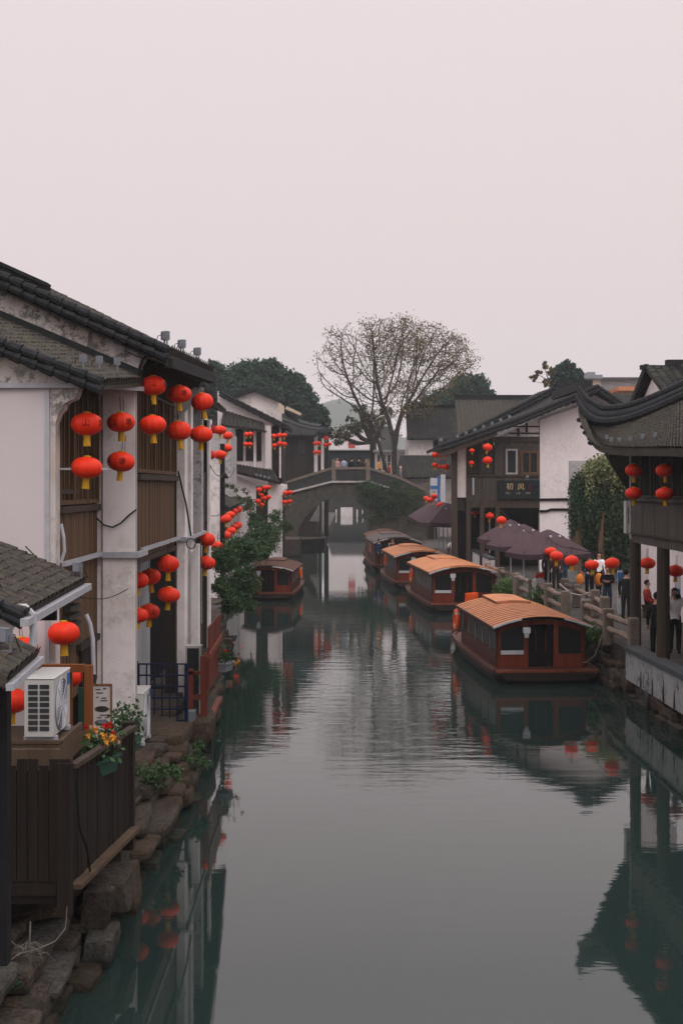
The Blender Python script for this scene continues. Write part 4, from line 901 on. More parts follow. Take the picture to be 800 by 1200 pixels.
S = bil((X(452, d), d - .6, Z(514, d)), (X(452, d), d + 6, Z(514, d)), (X(424, d), d + 6, Z(495, d)), (X(424, d), d - .6, Z(497, d))); roof(S, 'roof', m_tile_far, h, k=3, tile=.5, step=.5, drip=0)
d = 262.; h = thing('far_house', 'grey roofed house behind the small tree beyond the bridge', 'house', (X(440, d), d, .7))
mb = MB(); mb.box(X(425, d), X(462, d), d, d + 6, .7, Z(527, d)); mb.build('wall', m_white, h)
S = bil((X(420, d), d - 1, Z(528, d)), (X(466, d), d - 1, Z(528, d)), (X(455, d), d + 3, Z(500, d + 3)), (X(421, d), d + 3, Z(497, d + 3))); roof(S, 'roof', m_tile_far, h, k=3, tile=.5, step=.5, drip=0)
d = 124.; h = thing('glazed_pavilion', 'white framed glass shopfront behind the tree trunk', 'pavilion', (X(450, d), d, .7))
mb = MB(); mb.box(X(440, d), X(474, d), d + .3, d + 4, .7, Z(530, d)); mb.build('wall', m_gable, h)
for i in range(4): window(h, (X(441 + i * 6, d), d + .29, 0), (X(446.6 + i * 6, d), d + .29, 0), Z(552, d), Z(532, d), (0, -1, 0), 0, 1, m_white, m_glass_grey, .1)
mb = MB(); mb.box(X(438, d), X(478, d), d - .4, d + 4, Z(530, d), Z(527, d)); mb.build('flat_roof', m_metal, h)

# right of the bridge: stepped dark roofs with white walls
d = 112.; h = thing('far_house', 'dark roofed house with white lower wall just right of the bridge', 'house', (X(498, d), d, 1.1))
mb = MB(); mb.box(X(466, d), X(530, d), d, d + 6, 1.1, Z(556, d)); mb.build('wall', m_white, h)
S = bil((X(462, d), d - 1.2, Z(560, d)), (X(535, d), d - 1.2, Z(560, d)), (X(535, d), d + 3, Z(534, d + 3)), (X(470, d), d + 3, Z(534, d + 3))); roof(S, 'roof', m_tile_far, h, k=4, tile=.3, step=.3)
d = 118.; h = thing('far_house', 'long dark slate-like roof above a white strip of wall behind the tall tree', 'house', (X(500, d), d, 1.1))
mb = MB(); mb.box(X(478, d), X(507, d), d, d + 6, 1.1, Z(510, d)); mb.build('wall', m_white, h)
mb = MB(); mb.box(X(507, d) + .01, X(540, d), d + .1, d + 6, 1.1, Z(510, d)); mb.build('dark_wall', m_wood_dark, h)
S = bil((X(476, d), d - 1, Z(515, d)), (X(540, d), d - 1, Z(515, d)), (X(540, d), d + 5, Z(478, d + 5)), (X(478, d), d + 5, Z(478, d + 5))); roof(S, 'roof', m_tile_far, h, k=4, tile=.3, step=.3)
ridge(S(0, 1), S(1, 1), 'roof_ridge', h, .3, .4)
d = 102.; h = thing('far_house', 'brownish ribbed tile roof with long straight ridge rising behind the signboard house', 'house', (X(580, d), d, 1.1))
mb = MB(); mb.box(X(538, d), X(640, d), d, d + 6, 1.1, Z(510, d)); mb.build('wall', m_white, h)
S = bil((X(535, d), d - 1, Z(515, d)), (X(648, d), d - 1, Z(515, d)), (X(648, d), d + 5, Z(468, d + 5)), (X(539, d), d + 5, Z(468, d + 5))); roof(S, 'roof', m_tile_worn, h, k=4, tile=.34, step=.3)
ridge(S(0, 1) + Vector((0, 0, .1)), S(1, 1) + Vector((0, 0, .1)), 'roof_ridge', h, .3, .4)

# ------------------------------------------------------------------ right: the signboard house
d = 66.; h = thing('canal_house', 'house with white gable, timber front and black signboard facing the canal', 'house', (X(640, d), d, 1.1))
pk = (X(696, d), Z(463, d))
mb = MB(); mb.wallpoly([(X(632, d), 1.1), (X(738, d), 1.1), (X(752, d), 1.1), (X(752, d), Z(494, d)), pk, (X(632, d), Z(489, d))], d, d + .4); mb.build('gable_wall', m_gable, h)
mb = MB(); mb.bar((X(632, d), d - .03, Z(491, d)), (pk[0], d - .03, pk[1] - .25), .06, .14); mb.bar((pk[0], d - .03, pk[1] - .25), (X(752, d), d - .03, Z(499, d)), .06, .14); mb.build('gable_moulding', m_grey_pl, h)
mb = MB(); mb.tube([P(632, 585.5, d - .06), P(664, 585, d - .06), P(668, 588, d - .06), P(668, 596, d - .06), P(665, 597, d - .06), P(645, 597, d - .06), P(640, 599, d - .06), P(632, 599, d - .06)], .07, 6); mb.build('black_conduit', m_cord, h)
S = bil((X(513, d), d - 1.0, Z(524, d - 1)), (X(513, d), d + 9, Z(524, d - 1)), (pk[0], d + 9, pk[1] + .55), (pk[0], d - 1.0, pk[1] + .3)); roof(S, 'roof', m_tile, h, k=4, vlen=9, drip=0, ulen=10)
verge([S(0, 0) + Vector((0, -.1, .05)), S(0, .5) + Vector((0, -.1, -.06)), S(0, 1) + Vector((0, -.1, .1))], 'verge', m_ridge, h, .12, 2, .2, .35)
mb = MB(); mb.bar(S(0, 0) + Vector((0, -.05, -.42)), S(0, .36) + Vector((0, -.05, -.36)), .1, .26); mb.build('bargeboard', m_wood_mid, h)
Sb = bil((X(756, d), d - .6, Z(495, d - .6)), (X(756, d), d + 9, Z(495, d - .6)), (pk[0], d + 9, pk[1] + .55), (pk[0], d - .6, pk[1] + .3)); roof(Sb, 'back_roof', m_tile, h, k=4, drip=0, ulen=10)
verge([Sb(0, 0) + Vector((0, -.1, .05)), Sb(0, 1) + Vector((0, -.1, .1))], 'verge', m_ridge, h, .12, 2, .2, .35)
mb = MB(); mb.bar((pk[0] - .5, d - .8, pk[1] + .5), (pk[0] - .5, d + 9, pk[1] + .6), .5, .45); mb.build('roof_ridge', m_ridge, h)
# timber front, plank by plank
mb = MB(); mb.box(X(545, d), X(631.8, d), d + .15, d + 6, 4.2, 7.6); mb.build('front_core', m_interior, h)
mb = MB(); boards(mb, (X(546, d), d + .1, 0), (X(578, d), d + .1, 0), Z(555, d), Z(507, d), .3, .06); mb.build('upper_boards', m_wood_dark, h)
mb = MB(); boards(mb, (X(546, d), d + .1, 0), (X(583, d), d + .1, 0), Z(592, d), Z(556, d), .4, .05); boards(mb, (X(579, d), d + .1, 0), (X(631.8, d), d + .1, 0), Z(592, d), Z(513, d), .45, .05); mb.build('front_boards', m_taupe, h)
mb = MB(); mb.box(X(578, d), X(631.8, d), d - .04, d + .04, Z(518, d), Z(511.7, d)); mb.box(X(546, d), X(631.8, d), d - .03, d + .04, Z(558.5, d), Z(556, d)); mb.box(X(546, d), X(631.8, d), d - .02, d + .04, Z(595, d), Z(586, d)); mb.build('front_beams', m_wood_mid, h)
window(h, (X(592, d), d + .05, 0), (X(606, d), d + .05, 0), Z(556, d), Z(526, d), (0, -1, 0), 0, 0, m_frame_pale, m_glass, .1, .1)
window(h, (X(609.5, d), d + .05, 0), (X(631, d), d + .05, 0), Z(556, d), Z(528, d), (0, -1, 0), 1, 0, m_wood, m_glass, .12, .1)
window(h, (X(561, d), d + .03, 0), (X(577, d), d + .03, 0), Z(556, d), Z(530, d), (0, -1, 0), 1, 1, m_wood_dark, m_glass_grey, .1, .08)
mb = MB(); mb.wallpoly([(X(584, d), Z(511.5, d)), (X(631.8, d), Z(511.5, d)), (X(631.8, d), Z(490, d)), (X(626, d), Z(491, d))], d + .08, d + .2); mb.build('gable_infill', m_white, h)
mb = MB(); mb.box(X(596, d), X(631.8, d), d + .03, d + .079, Z(508.6, d), Z(506.8, d)); mb.box(X(605.5, d), X(608.5, d), d + .02, d + .078, Z(511, d), Z(502, d)); mb.box(X(615.5, d), X(618, d), d + .024, d + .076, Z(506.5, d), Z(495, d)); mb.box(X(600, d), X(631.8, d), d + .026, d + .077, Z(500.5, d), Z(499, d)); mb.build('gable_timber', m_wood_dark, h)
mb = MB(); mb.box(X(528.5, d), X(535, d), d - .3, d + .1, 1.1, Z(520, d)); mb.build('corner_post', m_wood_mid, h)
mb = MB(); mb.box(X(535.2, d), X(546, d), d + .1, d + .3, Z(583, d), Z(524, d)); mb.build('white_strip_wall', m_white, h)
for a in (546, 562, 580):
    mb = MB(); mb.box(X(a, d), X(a + 5, d), d - .1, d + .2, 1.1, Z(592, d)); mb.build('gallery_post', m_wood_mid, h)
mb = MB(); mb.box(X(536, d + 5), X(640, d + 5), d + 5, d + 5.2, 1.1, 4.8); mb.build('shop_interior', m_interior, h)
mb = MB(); mb.box(X(566.5, d), X(568, d), d + 1, d + 1.1, 2, 4.4); mb.box(X(575.5, d), X(576.6, d), d + 1, d + 1.1, 2, 4.4); mb.build('white_banner', m_banner, h)
mb = MB(); mb.box(X(553, d), X(555, d), d - .12, d - .02, Z(580, d), Z(560, d)); mb.build('downpipe', m_metal, h)
def text_mesh(body, size):
    c = bpy.data.curves.new('lettering', 'FONT'); c.body = body; c.size = size; c.align_x = 'CENTER'; c.align_y = 'CENTER'; c.resolution_u = 3
    o = bpy.data.objects.new('lettering', c); COL.objects.link(o); m = o.to_mesh()
    v = [tuple(p.co) for p in m.vertices]; f = [tuple(p.vertices) for p in m.polygons]
    o.to_mesh_clear(); bpy.data.objects.remove(o); bpy.data.curves.remove(c); return v, f
sg = thing('signboard', 'black signboard with gold Chinese characters over the shop door', 'signboard', (X(607, d), d - .15, Z(585, d)))
mb = MB(); mb.box(X(583, d), X(631.5, d), d - .15, d - .06, Z(585, d), Z(563, d)); mb.build('board', m_sign, sg)
mb = MB()
for ch, px, py, s in (('初', 596.5, 570.5, .36), ('风', 609.5, 571, .36)):
    v, f = text_mesh(ch, s); 
    for dy in (0, ): mb.add([(x * 1.05 + X(px, d), d - .158 - dy, y + Z(py, d)) for x, y, z in v], f)
mb.build('characters', m_signgold, sg)
mb = MB()
for ch, px in (('茶饮', 594, ), ('小食', 606), ('咖啡', 617.5)):
    v, f = text_mesh(ch, .125); mb.add([(x + X(px, d), d - .157, y + Z(578.2, d)) for x, y, z in v], f)
mb.build('small_characters', m_signpale, sg)
mb = MB(); mb.box(X(618, d), X(621.5, d), d - .155, d - .148, Z(575, d), Z(568, d)); mb.build('seal', M('dark_red_seal', (.08, .02, .018), .7, .1), sg)
floodlight((X(616, d), d - .4, Z(562, d)), 0, 'small lamp fixed above the gold lettered signboard', .7, None)
for i in range(7):
    q = S(.06, .12 + i * .055); floodlight(q + Vector((0, 0, .06)), 0, ['lowest', 'second', 'third', 'fourth', 'fifth', 'sixth', 'topmost'][i] + ' of seven floodlights up the roof slope of the signboard house', .7)
floodlight(P(516, 520, d), R(20), 'single floodlight at the eave tip of the signboard house', .9)
# house behind it: a parallel, higher roof and a plastered strip
d = 74.; h = thing('canal_house', 'house behind the signboard house showing a plaster strip under its roof edge', 'house', (X(640, d), d, 1.1))
mb = MB(); mb.wallpoly([(X(560, d), 1.1), (X(668, d), 1.1), (X(668, d), Z(458, d)), (X(655, d), Z(455, d)), (X(540, d), Z(515, d)), (X(540, d), Z(540, d))], d + 2, d + 2.4); mb.build('wall', m_grey_pl, h)
S = bil((X(531, d), d + 1.6, Z(515, d)), (X(531, d), d + 8, Z(515, d)), (X(655, d), d + 8, Z(449, d)), (X(655, d), d + 1.6, Z(452, d))); roof(S, 'roof', m_tile, h, k=4, drip=0, ulen=6)
verge([S(0, 0), S(0, 1)], 'verge', m_ridge, h, .13, 2, .2, .35)
mb = MB(); mb.bar(P(650, 447, d + 1.5), P(672, 456, d + 1.5), .5, .4); mb.build('ridge_end', m_ridge, h)

# distant buildings above the roofs on the right
d = 150.; h = thing('far_building', 'cream stair tower with flat grey cap on the skyline', 'building', (X(692, d), d, 1.1))
mb = MB(); mb.box(X(676, d), X(703, d), d, d + 6, 1.1, Z(444, d)); mb.build('wall', m_cream, h)
mb = MB(); mb.box(X(675, d), X(704.5, d), d - .5, d + 6.5, Z(444, d), Z(439.5, d)); mb.box(X(690, d), X(699, d), d + 1, d + 3, Z(439.4, d), Z(435, d)); mb.build('flat_roof', m_bluegrey, h)
d = 155.; h = thing('far_building', 'long blue-grey flat building on the skyline with an orange roof sheet', 'building', (X(730, d), d, 1.1))
mb = MB(); mb.box(X(702, d), X(764, d), d, d + 8, 1.1, Z(444, d)); mb.build('wall', m_bluegrey, h)
mb = MB(); mb.box(X(703, d), X(766, d), d - .3, d - .02, Z(445.2, d), Z(442.3, d)); mb.bar(P(703, 445, d - .4), P(745, 449, d - .4), .1, .12); mb.build('roof_edge', m_coping, h)
mb = MB(); mb.box(X(744, d), X(760, d), d - .5, d - .1, Z(461, d), Z(449, d)); mb.build('white_block', m_white, h)
mb = MB(); mb.box(X(712, d), X(752, d), d - 6, d - .6, Z(462, d), Z(457.5, d)); mb.build('orange_canopy', m_orange_roof, h)
d = 95.; h = thing('far_house', 'dark tiled roof between the white gable and the upturned eave', 'house', (X(740, d), d, 1.1))
mb = MB(); mb.box(X(700, d), X(775, d), d, d + 6, 1.1, Z(482, d)); mb.build('wall', m_wood_dark, h)
S = bil((X(705, d), d - .5, Z(490, d)), (X(775, d), d - .5, Z(490, d)), (X(775, d), d + 4, Z(462.5, d + 4)), (X(717, d), d + 4, Z(462.5, d + 4))); roof(S, 'roof', m_tile_far, h, k=4, tile=.3, step=.3)

# ------------------------------------------------------------------ right: pavilion with the upturned eave
pv = thing('eave_pavilion', 'timber pavilion with upturned tiled eave on dark round columns', 'pavilion', (8.5, 31, 1.1))
def interp(pts, u):
    n = len(pts) - 1; t = min(max(u, 0), 1) * n; i = min(int(t), n - 1); f = t - i
    p0, p1, p2, p3 = pts[max(i - 1, 0)], pts[i], pts[i + 1], pts[min(i + 2, n)]
    return .5 * ((2 * p1) + (p2 - p0) * f + (2 * p0 - 5 * p1 + 4 * p2 - p3) * f * f + (3 * p1 - p0 - 3 * p2 + p3) * f ** 3)
Epts = [P(678.5, 470, 36.3), P(683, 492, 35.7), P(691, 511, 34.8), P(703, 522, 33.6), P(725, 526, 31.5), P(755, 526, 29.2), P(795, 526, 26.4), P(868, 530, 22.2)]
Tpts = [P(677.5, 464, 36.4), P(690, 485, 35.9), P(704, 494, 35.6), P(722, 495, 35.2), P(746, 490, 34.8), P(772, 480, 34.3), P(797, 469, 33.8), P(860, 440, 32.0)]
Spv = lambda u, v: interp(Epts, u).lerp(interp(Tpts, u), v) - Vector((0, 0, .22 * math.sin(math.pi * v) * min(1, u * 4)))
roof(Spv, 'eave_roof', m_tile_worn, pv, tile=.19, step=.16, k=6, thick=.16, ulen=16, vlen=3.2, drip=.07)
mb = MB(); pts = [interp(Tpts, u) + Vector((0, 0, .14)) for u in np.linspace(0, 1, 40)]
rd = [.06 + .15 * min(1, u * 6) for u in np.linspace(0, 1, 40)]
mb.tube(pts, rd, 10); mb.tube([p + Vector((0, 0, .05 + r)) for p, r in zip(pts, rd)], [r * .5 for r in rd], 8); mb.tube([p + Vector((-.12, -.12, -.12)) for p in pts], [r * .62 for r in rd], 8); mb.build('hip_ridge', m_ridge, pv)
mb = MB()
for i in range(30):          # far slope of the hip, seen from a step aside
    a, b = interp(Tpts, i / 30), interp(Tpts, (i + 1) / 30); k0, k1 = min(1, i / 30 * 3), min(1, (i + 1) / 30 * 3); v = Vector((1.2, 2.6, -1.9)); mb.add([a, b, b + v * k1, a + v * k0], [(0, 1, 2, 3)])
mb.build('far_slope', m_tile_far, pv)
mb = MB()
for i in range(24):
    a, b = interp(Epts, .25 + i / 32), interp(Epts, .25 + (i + 1) / 32); z = Vector((0, 0, .17)); v = Vector((1.05, .2, .12)); mb.add([a - z, b - z, b - z + v, a - z + v], [(0, 1, 2, 3)])
mb.build('eave_soffit', m_soffit, pv)
mb = MB()
for q in ((679, 492, 36.0), (683, 500, 35.6), (686, 507, 35.2), (692, 519, 34.6), (715, 534, 32.6), (712, 532, 32.8)):
    mb.ball(P(*q), .1, 6, 5, (1, 1, .7))
for i in range(10): p = interp(Epts, i * .03) - Vector((0, 0, .2)); mb.bar(p, p + Vector((.5, .1, .05)), .08, .09)
mb.build('eave_ornament', m_ridge, pv)
fy0, fy1, fx = 33.9, 20.0, 7.72
mb = MB(); boards(mb, (fx + .02, fy1, 0), (fx + .02, fy0, 0), 4.02, 4.25, 1.25, .05, .012, (-1, 0, 0)); mb.build('lower_panel', m_taupe, pv)
mb = MB(); mb.box(fx + .05, 12, fy1, fy0, 4.05, 6.3); mb.build('upper_core', m_interior, pv)
mb = MB(); mb.box(fx - .12, fx + .02, fy1, fy0, 5.12, 5.21); mb.box(fx - .09, fx + .02, fy1, fy0, 4.255, 4.295); mb.build('sill_rail', m_wood_mid, pv)
mb = MB(); boards(mb, (fx, fy1, 0), (fx, fy0, 0), 4.3, 5.115, 1.3, .05, .01, (-1, 0, 0)); mb.build('board_panel', m_taupe, pv)
for i in range(8):
    window(pv, (fx - .01, 33.8 - i * 1.05, 0), (fx - .01, 32.8 - i * 1.05, 0), 5.22, 6.4, (-1, 0, 0), 3, 0, m_wood_dark, m_glass_grey, .06, .07)
mb = MB(); mb.box(fx - .08, fx + .05, fy0 + .002, fy0 + .12, 4.1, 6.45); mb.build('corner_strip', m_frame_pale, pv)
for (px, d, r) in ((744, 33.9, .15), (776.5, 31.0, .16)):
    mb = MB(); mb.lathe([(r * 1.25, 1.1), (r * 1.25, 1.2), (r, 1.22), (r * .96, 4.045)], 16, (X(px, d), d, 0)); mb.build('round_column', m_wood_mid, pv, smooth=False)
mb = MB(); mb.lathe([(.16, 1.1), (.16, 4.045)], 14, (7.78, 25.8, 0)); mb.build('round_column', m_wood_mid, pv)
mb = MB(); mb.box(11.0, 11.15, 20, 46, 1.1, 4.0); mb.build('ground_floor_wall', m_gable, pv)
mb = MB(); mb.box(X(748, 46), 11.6, 46, 46.2, 1.1, 4.6); mb.build('ground_floor_wall', m_gable, pv)
mb = MB(); mb.box(10.96, 10.998, 36, 37.4, 1.1, 3.2); mb.build('doorway', m_interior, pv)
for i, (x, y, d) in enumerate([(710, 505, 34.4), (727, 507, 33.2), (740, 506, 32.4), (754, 505, 31.6), (770, 503, 30.7), (785, 505, 29.6)]):
    best = min(((Spv(u, v) - P(x, y, 33)).cross(P(x, y, 33) - Vector((0, 0, H))).length, u, v) for u in np.linspace(.2, .98, 60) for v in np.linspace(.15, .9, 16)) if False else None
    u = [.42, .47, .53, .60, .67, .74][i]; v = [.45, .36, .36, .36, .38, .36][i]
    floodlight(Spv(u, v) + Vector((0, 0, .04)), R(-110), 'floodlight on the upturned eave roof, ' + ['closest to the curled tip', 'second from the curled tip', 'third from the curled tip', 'fourth from the curled tip', 'fifth from the curled tip', 'last before the edge of the photo'][i], .5)
# gabled hall behind
h = thing('gabled_hall', 'hall with slim white gable and dark ridged roof behind the pavilion', 'house', (11, 39, 1.1))
gx = 9.7; yb, ya, yn = X(0, 1) * 0 + 41.8, 39.9, 38.6
mb = MB(); mb.sidepoly([(yb, 4.7), (yn, 4.7), (yn, Z(470, yn)), (ya - .05, Z(440, ya)), (yb, Z(480, yb))], gx, gx + .4); mb.build('gable_wall', m_gable, h)
rt, rb = (gx - .25, ya, Z(431, ya)), None
S = bil((gx - .25, 36.3, Z(478, 36.3)), (16, 36.3, Z(478, 36.3)), (16, ya, Z(430, ya)), (gx - .25, ya, Z(430, ya))); roof(S, 'roof', m_tile_far, h, k=6)
S = bil((gx - .25, 42.4, Z(484, 42.4)), (16, 42.4, Z(484, 42.4)), (16, ya, Z(430, ya)), (gx - .25, ya, Z(430, ya))); roof(S, 'far_slope', m_tile_far, h, k=3, drip=0)
mb = MB(); mb.bar((gx - .2, ya, Z(430, ya)), (gx - .2, 42.3, Z(482, 42.3)), .14, .22); mb.build('verge', m_ridge, h)
mb = MB(); mb.tube([(gx + .85, ya - .3, Z(432, ya)), (gx + .95, 38.2, Z(446, 38.2)), (gx + 1.05, 37.0, Z(462, 37.)), (gx + 1.2, 36.4, Z(474, 36.4))], .13, 8)
for i in range(5): mb.ball((gx + .9 + .05 * i, 39.3 - i * .55, Z(436 + i * 8.5, 39) + .12), .11, 6, 5)
mb.build('slope_ridge', m_ridge, h)
mb = MB(); mb.bar((gx + .4, ya, Z(427.5, ya)), (16, ya, Z(427.5, ya)), .3, .3); mb.bar((gx - .4, ya, Z(430.5, ya)), (gx + .5, ya, Z(431, ya)), .2, .14); mb.build('roof_ridge', m_ridge, h)

# low streaked quay wall and the stone railing
q = thing('parapet_wall', 'low whitewashed quay wall with drip streaks and dark slate coping', 'wall', (7.6, 27, .5))
mb = MB(); mb.add([(7.38, 33.3, .5), (7.60, 20, .5), (7.60, 20, 1.34), (7.38, 33.3, 1.26), (7.62, 33.3, .5), (7.86, 20, .5), (7.86, 20, 1.34), (7.62, 33.3, 1.26)], [(0, 1, 2, 3), (4, 7, 6, 5), (3, 2, 6, 7), (0, 3, 7, 4)]); mb.build('wall', m_quaywall, q)
mb = MB(); mb.bar((7.53, 33.36, 1.31), (7.76, 20, 1.40), .42, .09); mb.build('coping', m_coping, q)
mb = MB()
for i, y in enumerate((31.7, 30.6, 29.6, 28.7, 27.9, 27.1)):
    x = 7.38 + (33.3 - y) * .0165 - .012; z0 = .52; hh = random.uniform(.3, .5); mb.add([(x, y + .07, z0), (x, y - .07, z0), (x + .004, y - .01, z0 + hh), (x + .004, y + .01, z0 + hh)], [(0, 1, 2, 3)]); mb.add([(x - .006, y + .03, z0), (x - .006, y - .03, z0), (x, y, z0 + hh * 1.2)], [(0, 1, 2)])
mb.build('drip_stain', m_black, q)
def qr(y):
    for (x0, y0), (x1, y1) in zip(QR[:-1], QR[1:]):
        if y0 <= y <= y1: return x0 + (x1 - x0) * (y - y0) / (y1 - y0)
rl = thing('stone_railing', 'railing of square concrete posts with log shaped rails along the right quay', 'railing', (7.4, 40, 1.1))
ys = [33.6, 36.6, 39.6, 42.6, 45.6, 48.8, 52., 55.4, 59]
for i, y in enumerate(ys):
    mb = MB(); x = qr(y) + .22; mb.box(x - .14, x + .14, y - .14, y + .14, .95, 2.02 + random.uniform(-.05, .05)); mb.build('post', m_concrete, rl, bevel=.03)
    if i and i != 3:
        x0 = qr(ys[i - 1]) + .22
        for k, z in enumerate((1.45, 1.83)):
            mb = MB(); a, b = Vector((x0, ys[i - 1] + .14, z)), Vector((x, y - .14, z)); mb.tube([a.lerp(b, t) + Vector((0, 0, random.uniform(-.03, .03))) for t in np.linspace(0, 1, 6)], [.085 + random.uniform(-.01, .015) for _ in range(6)], 8); mb.build('log_rail', m_log, rl)
rl = thing('stone_railing', 'short inner row of concrete posts beside the boat landing gap', 'railing', (8.4, 42, 1.1))
for i, (px, py, d) in enumerate([(708, 0, 40.5), (697, 0, 43), (675, 0, 46.5), (661, 0, 49)]):
    mb = MB(); x = X(px, d); mb.box(x - .14, x + .14, d - .14, d + .14, 1.1, 2.0 + random.uniform(-.08, .05)); mb.build('post', m_concrete, rl, bevel=.03)
    if i: mb = MB(); mb.tube([(px_, d_, 1.75), (x, d, 1.75)], .08, 8); mb.build('log_rail', m_log, rl)
    px_, d_ = x, d
mb = MB(); pts = [Vector((X(693, 43), 43, 1.95)), Vector((X(680, 44), 44, 1.75)), Vector((X(668, 45), 45, 1.75)), Vector((X(655, 46), 46, 2.0))]; mb.tube(pts, .025, 6); tag(mb.build('rope', m_rope), 'pale rope sagging between two concrete posts', 'rope')
mb = MB(); mb.tube([(6.5, 36.5, .55), (6.9, 36.3, .5), (7.2, 36.4, .7), (7.45, 36.7, 1.2), (7.6, 36.6, 1.5)], .018, 6); tag(mb.build('mooring_rope', m_log), 'mooring rope from the nearest boat to the quay', 'rope')
for (c, r, lab) in (((7.35, 37.6, 1.15), .42, 'bright green bush between the near boat and the railing posts'), ((7.35, 47.0, 1.45), .48, 'bright green bush by the railing under the umbrella'), ((6.85, 52.6, 1.4), .55, 'bright green bush above the second boat')):
    shrub('leafy_bush', lab, 'bush', [(c, r, .7), ((c[0] + .35, c[1] + .2, c[2] - .1), r * .7, .7), ((c[0] - .3, c[1] - .1, c[2] - .15), r * .6, .8)], 2200, .09, m_hedge)
mb = MB(); mb.box(X(605, 51) - .1, X(612, 51), 51, 51.5, 1.1, 1.9); mb.tube([(X(604, 51), 51, 1.9), (X(604, 51), 51, 1.2)], .06); tag(mb.build('bollard', m_concrete), 'stone bollard group by the second boat', 'bollard')
h = thing('flower_stand', 'white sack topped with red blooms on the quay under the umbrella', 'flower stand', (X(632, 47), 47.6, 1.1))
mb = MB(); mb.box(X(624, 47.6), X(638, 47.6), 47.4, 47.9, 1.1, Z(678, 47.6)); mb.build('sack', m_acw, h, bevel=.08)
mb = MB()
for i in range(9): mb.ball((X(631, 47.6) + random.uniform(-.16, .16), 47.6, Z(676, 47.6) + random.uniform(0, .12)), .07, 7, 5)
mb.build('blooms', m_redfl, h)

# white wall unit, ivy wall
mb = MB(); mb.box(X(733, 36), X(741, 36), 36, 36.3, Z(625, 36), Z(587, 36)); wu = tag(mb.build('wall_unit', m_acw), 'narrow white cabinet hanging at the far corner of the pavilion', 'wall cabinet')
mb = MB(); mb.box(X(735, 36), X(739.5, 36), 35.985, 36.0 - .001, Z(614, 36), Z(594, 36)); mb.build('dark_panel', m_fan, wu)
mb = MB(); mb.box(X(668, 59), X(742, 59), 59, 59.5, 1.1, Z(540, 59)); tag(mb.build('garden_wall', m_grey_pl), 'mottled wall behind the hanging ivy', 'wall')
def lobes_px(lst): return [(tuple(P(x, y, d)), r * d / F, q) for x, y, d, r, q in lst]
ivy = lobes_px([(688, 565, 58, 20, 1.2), (710, 565, 58, 22, 1.1), (728, 570, 58.5, 16, 1.2), (680, 592, 58, 14, 1.3), (702, 598, 57.6, 24, 1.3), (724, 605, 58.2, 16, 1.4), (690, 625, 58.2, 14, 1.3), (714, 632, 58.2, 17, 1.2), (676, 560, 58.4, 9, 2), (704, 640, 58.4, 14, 1)])
iv = thing('ivy_curtain', 'thick curtain of dark ivy hanging on the wall left of the pavilion', 'ivy', P(705, 660, 57.5))
def strands(n, x0, x1, top, bot, per, dd, w):
    out = []
    for k in range(n):
        x = random.uniform(x0, x1); yt = top(x) + abs(random.gauss(0, 5)); yb = max(yt + 8, bot(x) + random.gauss(0, 14)); m = int(per * (yb - yt) / 80) + 6
        bulge = random.uniform(.1, 1.1); t_ = np.random.rand(m) ** .85; drift = random.gauss(0, 3)
        px = x + drift * t_ + np.sin(t_ * 5 + k) * 1.0; py = yt + (yb - yt) * t_; d_ = dd - .35 - bulge * np.sin(np.pi * np.clip(t_ * .8 + .1, 0, 1))
        out.append(np.stack([(px - CX) * d_ / F, d_, H - (py - HY) * d_ / F], 1) + np.random.normal(scale=w, size=(m, 3)))
    return np.concatenate(out)
topf = lambda x: float(np.interp(x, [668, 674, 690, 705, 722, 742], [566, 556, 541, 534, 533, 546])); botf = lambda x: float(np.interp(x, [668, 680, 700, 720, 742], [622, 640, 650, 652, 648]))
c = strands(330, 670, 741, topf, botf, 95, 59, .09); v, f = leafquads(c, .13, .6, 1.2); npmesh('hanging_foliage', v, f, m_ivy, iv)
c = strands(110, 684, 738, lambda x: topf(x) - 2, lambda x: topf(x) + 24, 160, 58.6, .12); v, f = leafquads(c, .13, .6, .8); npmesh('pale_top_foliage', v, f, m_ivytop, iv, label='paler yellow-green top of the ivy')
mb = MB(); mb.tube([P(674, 668, 58), P(675, 640, 58), P(678, 615, 58)], [.3, .24, .12], 8); mb.tube([P(705, 668, 57.6), P(703, 640, 57.6), P(706, 600, 57.6)], [.14, .12, .06], 8); mb.build('trunk', m_trunk_brown, iv)

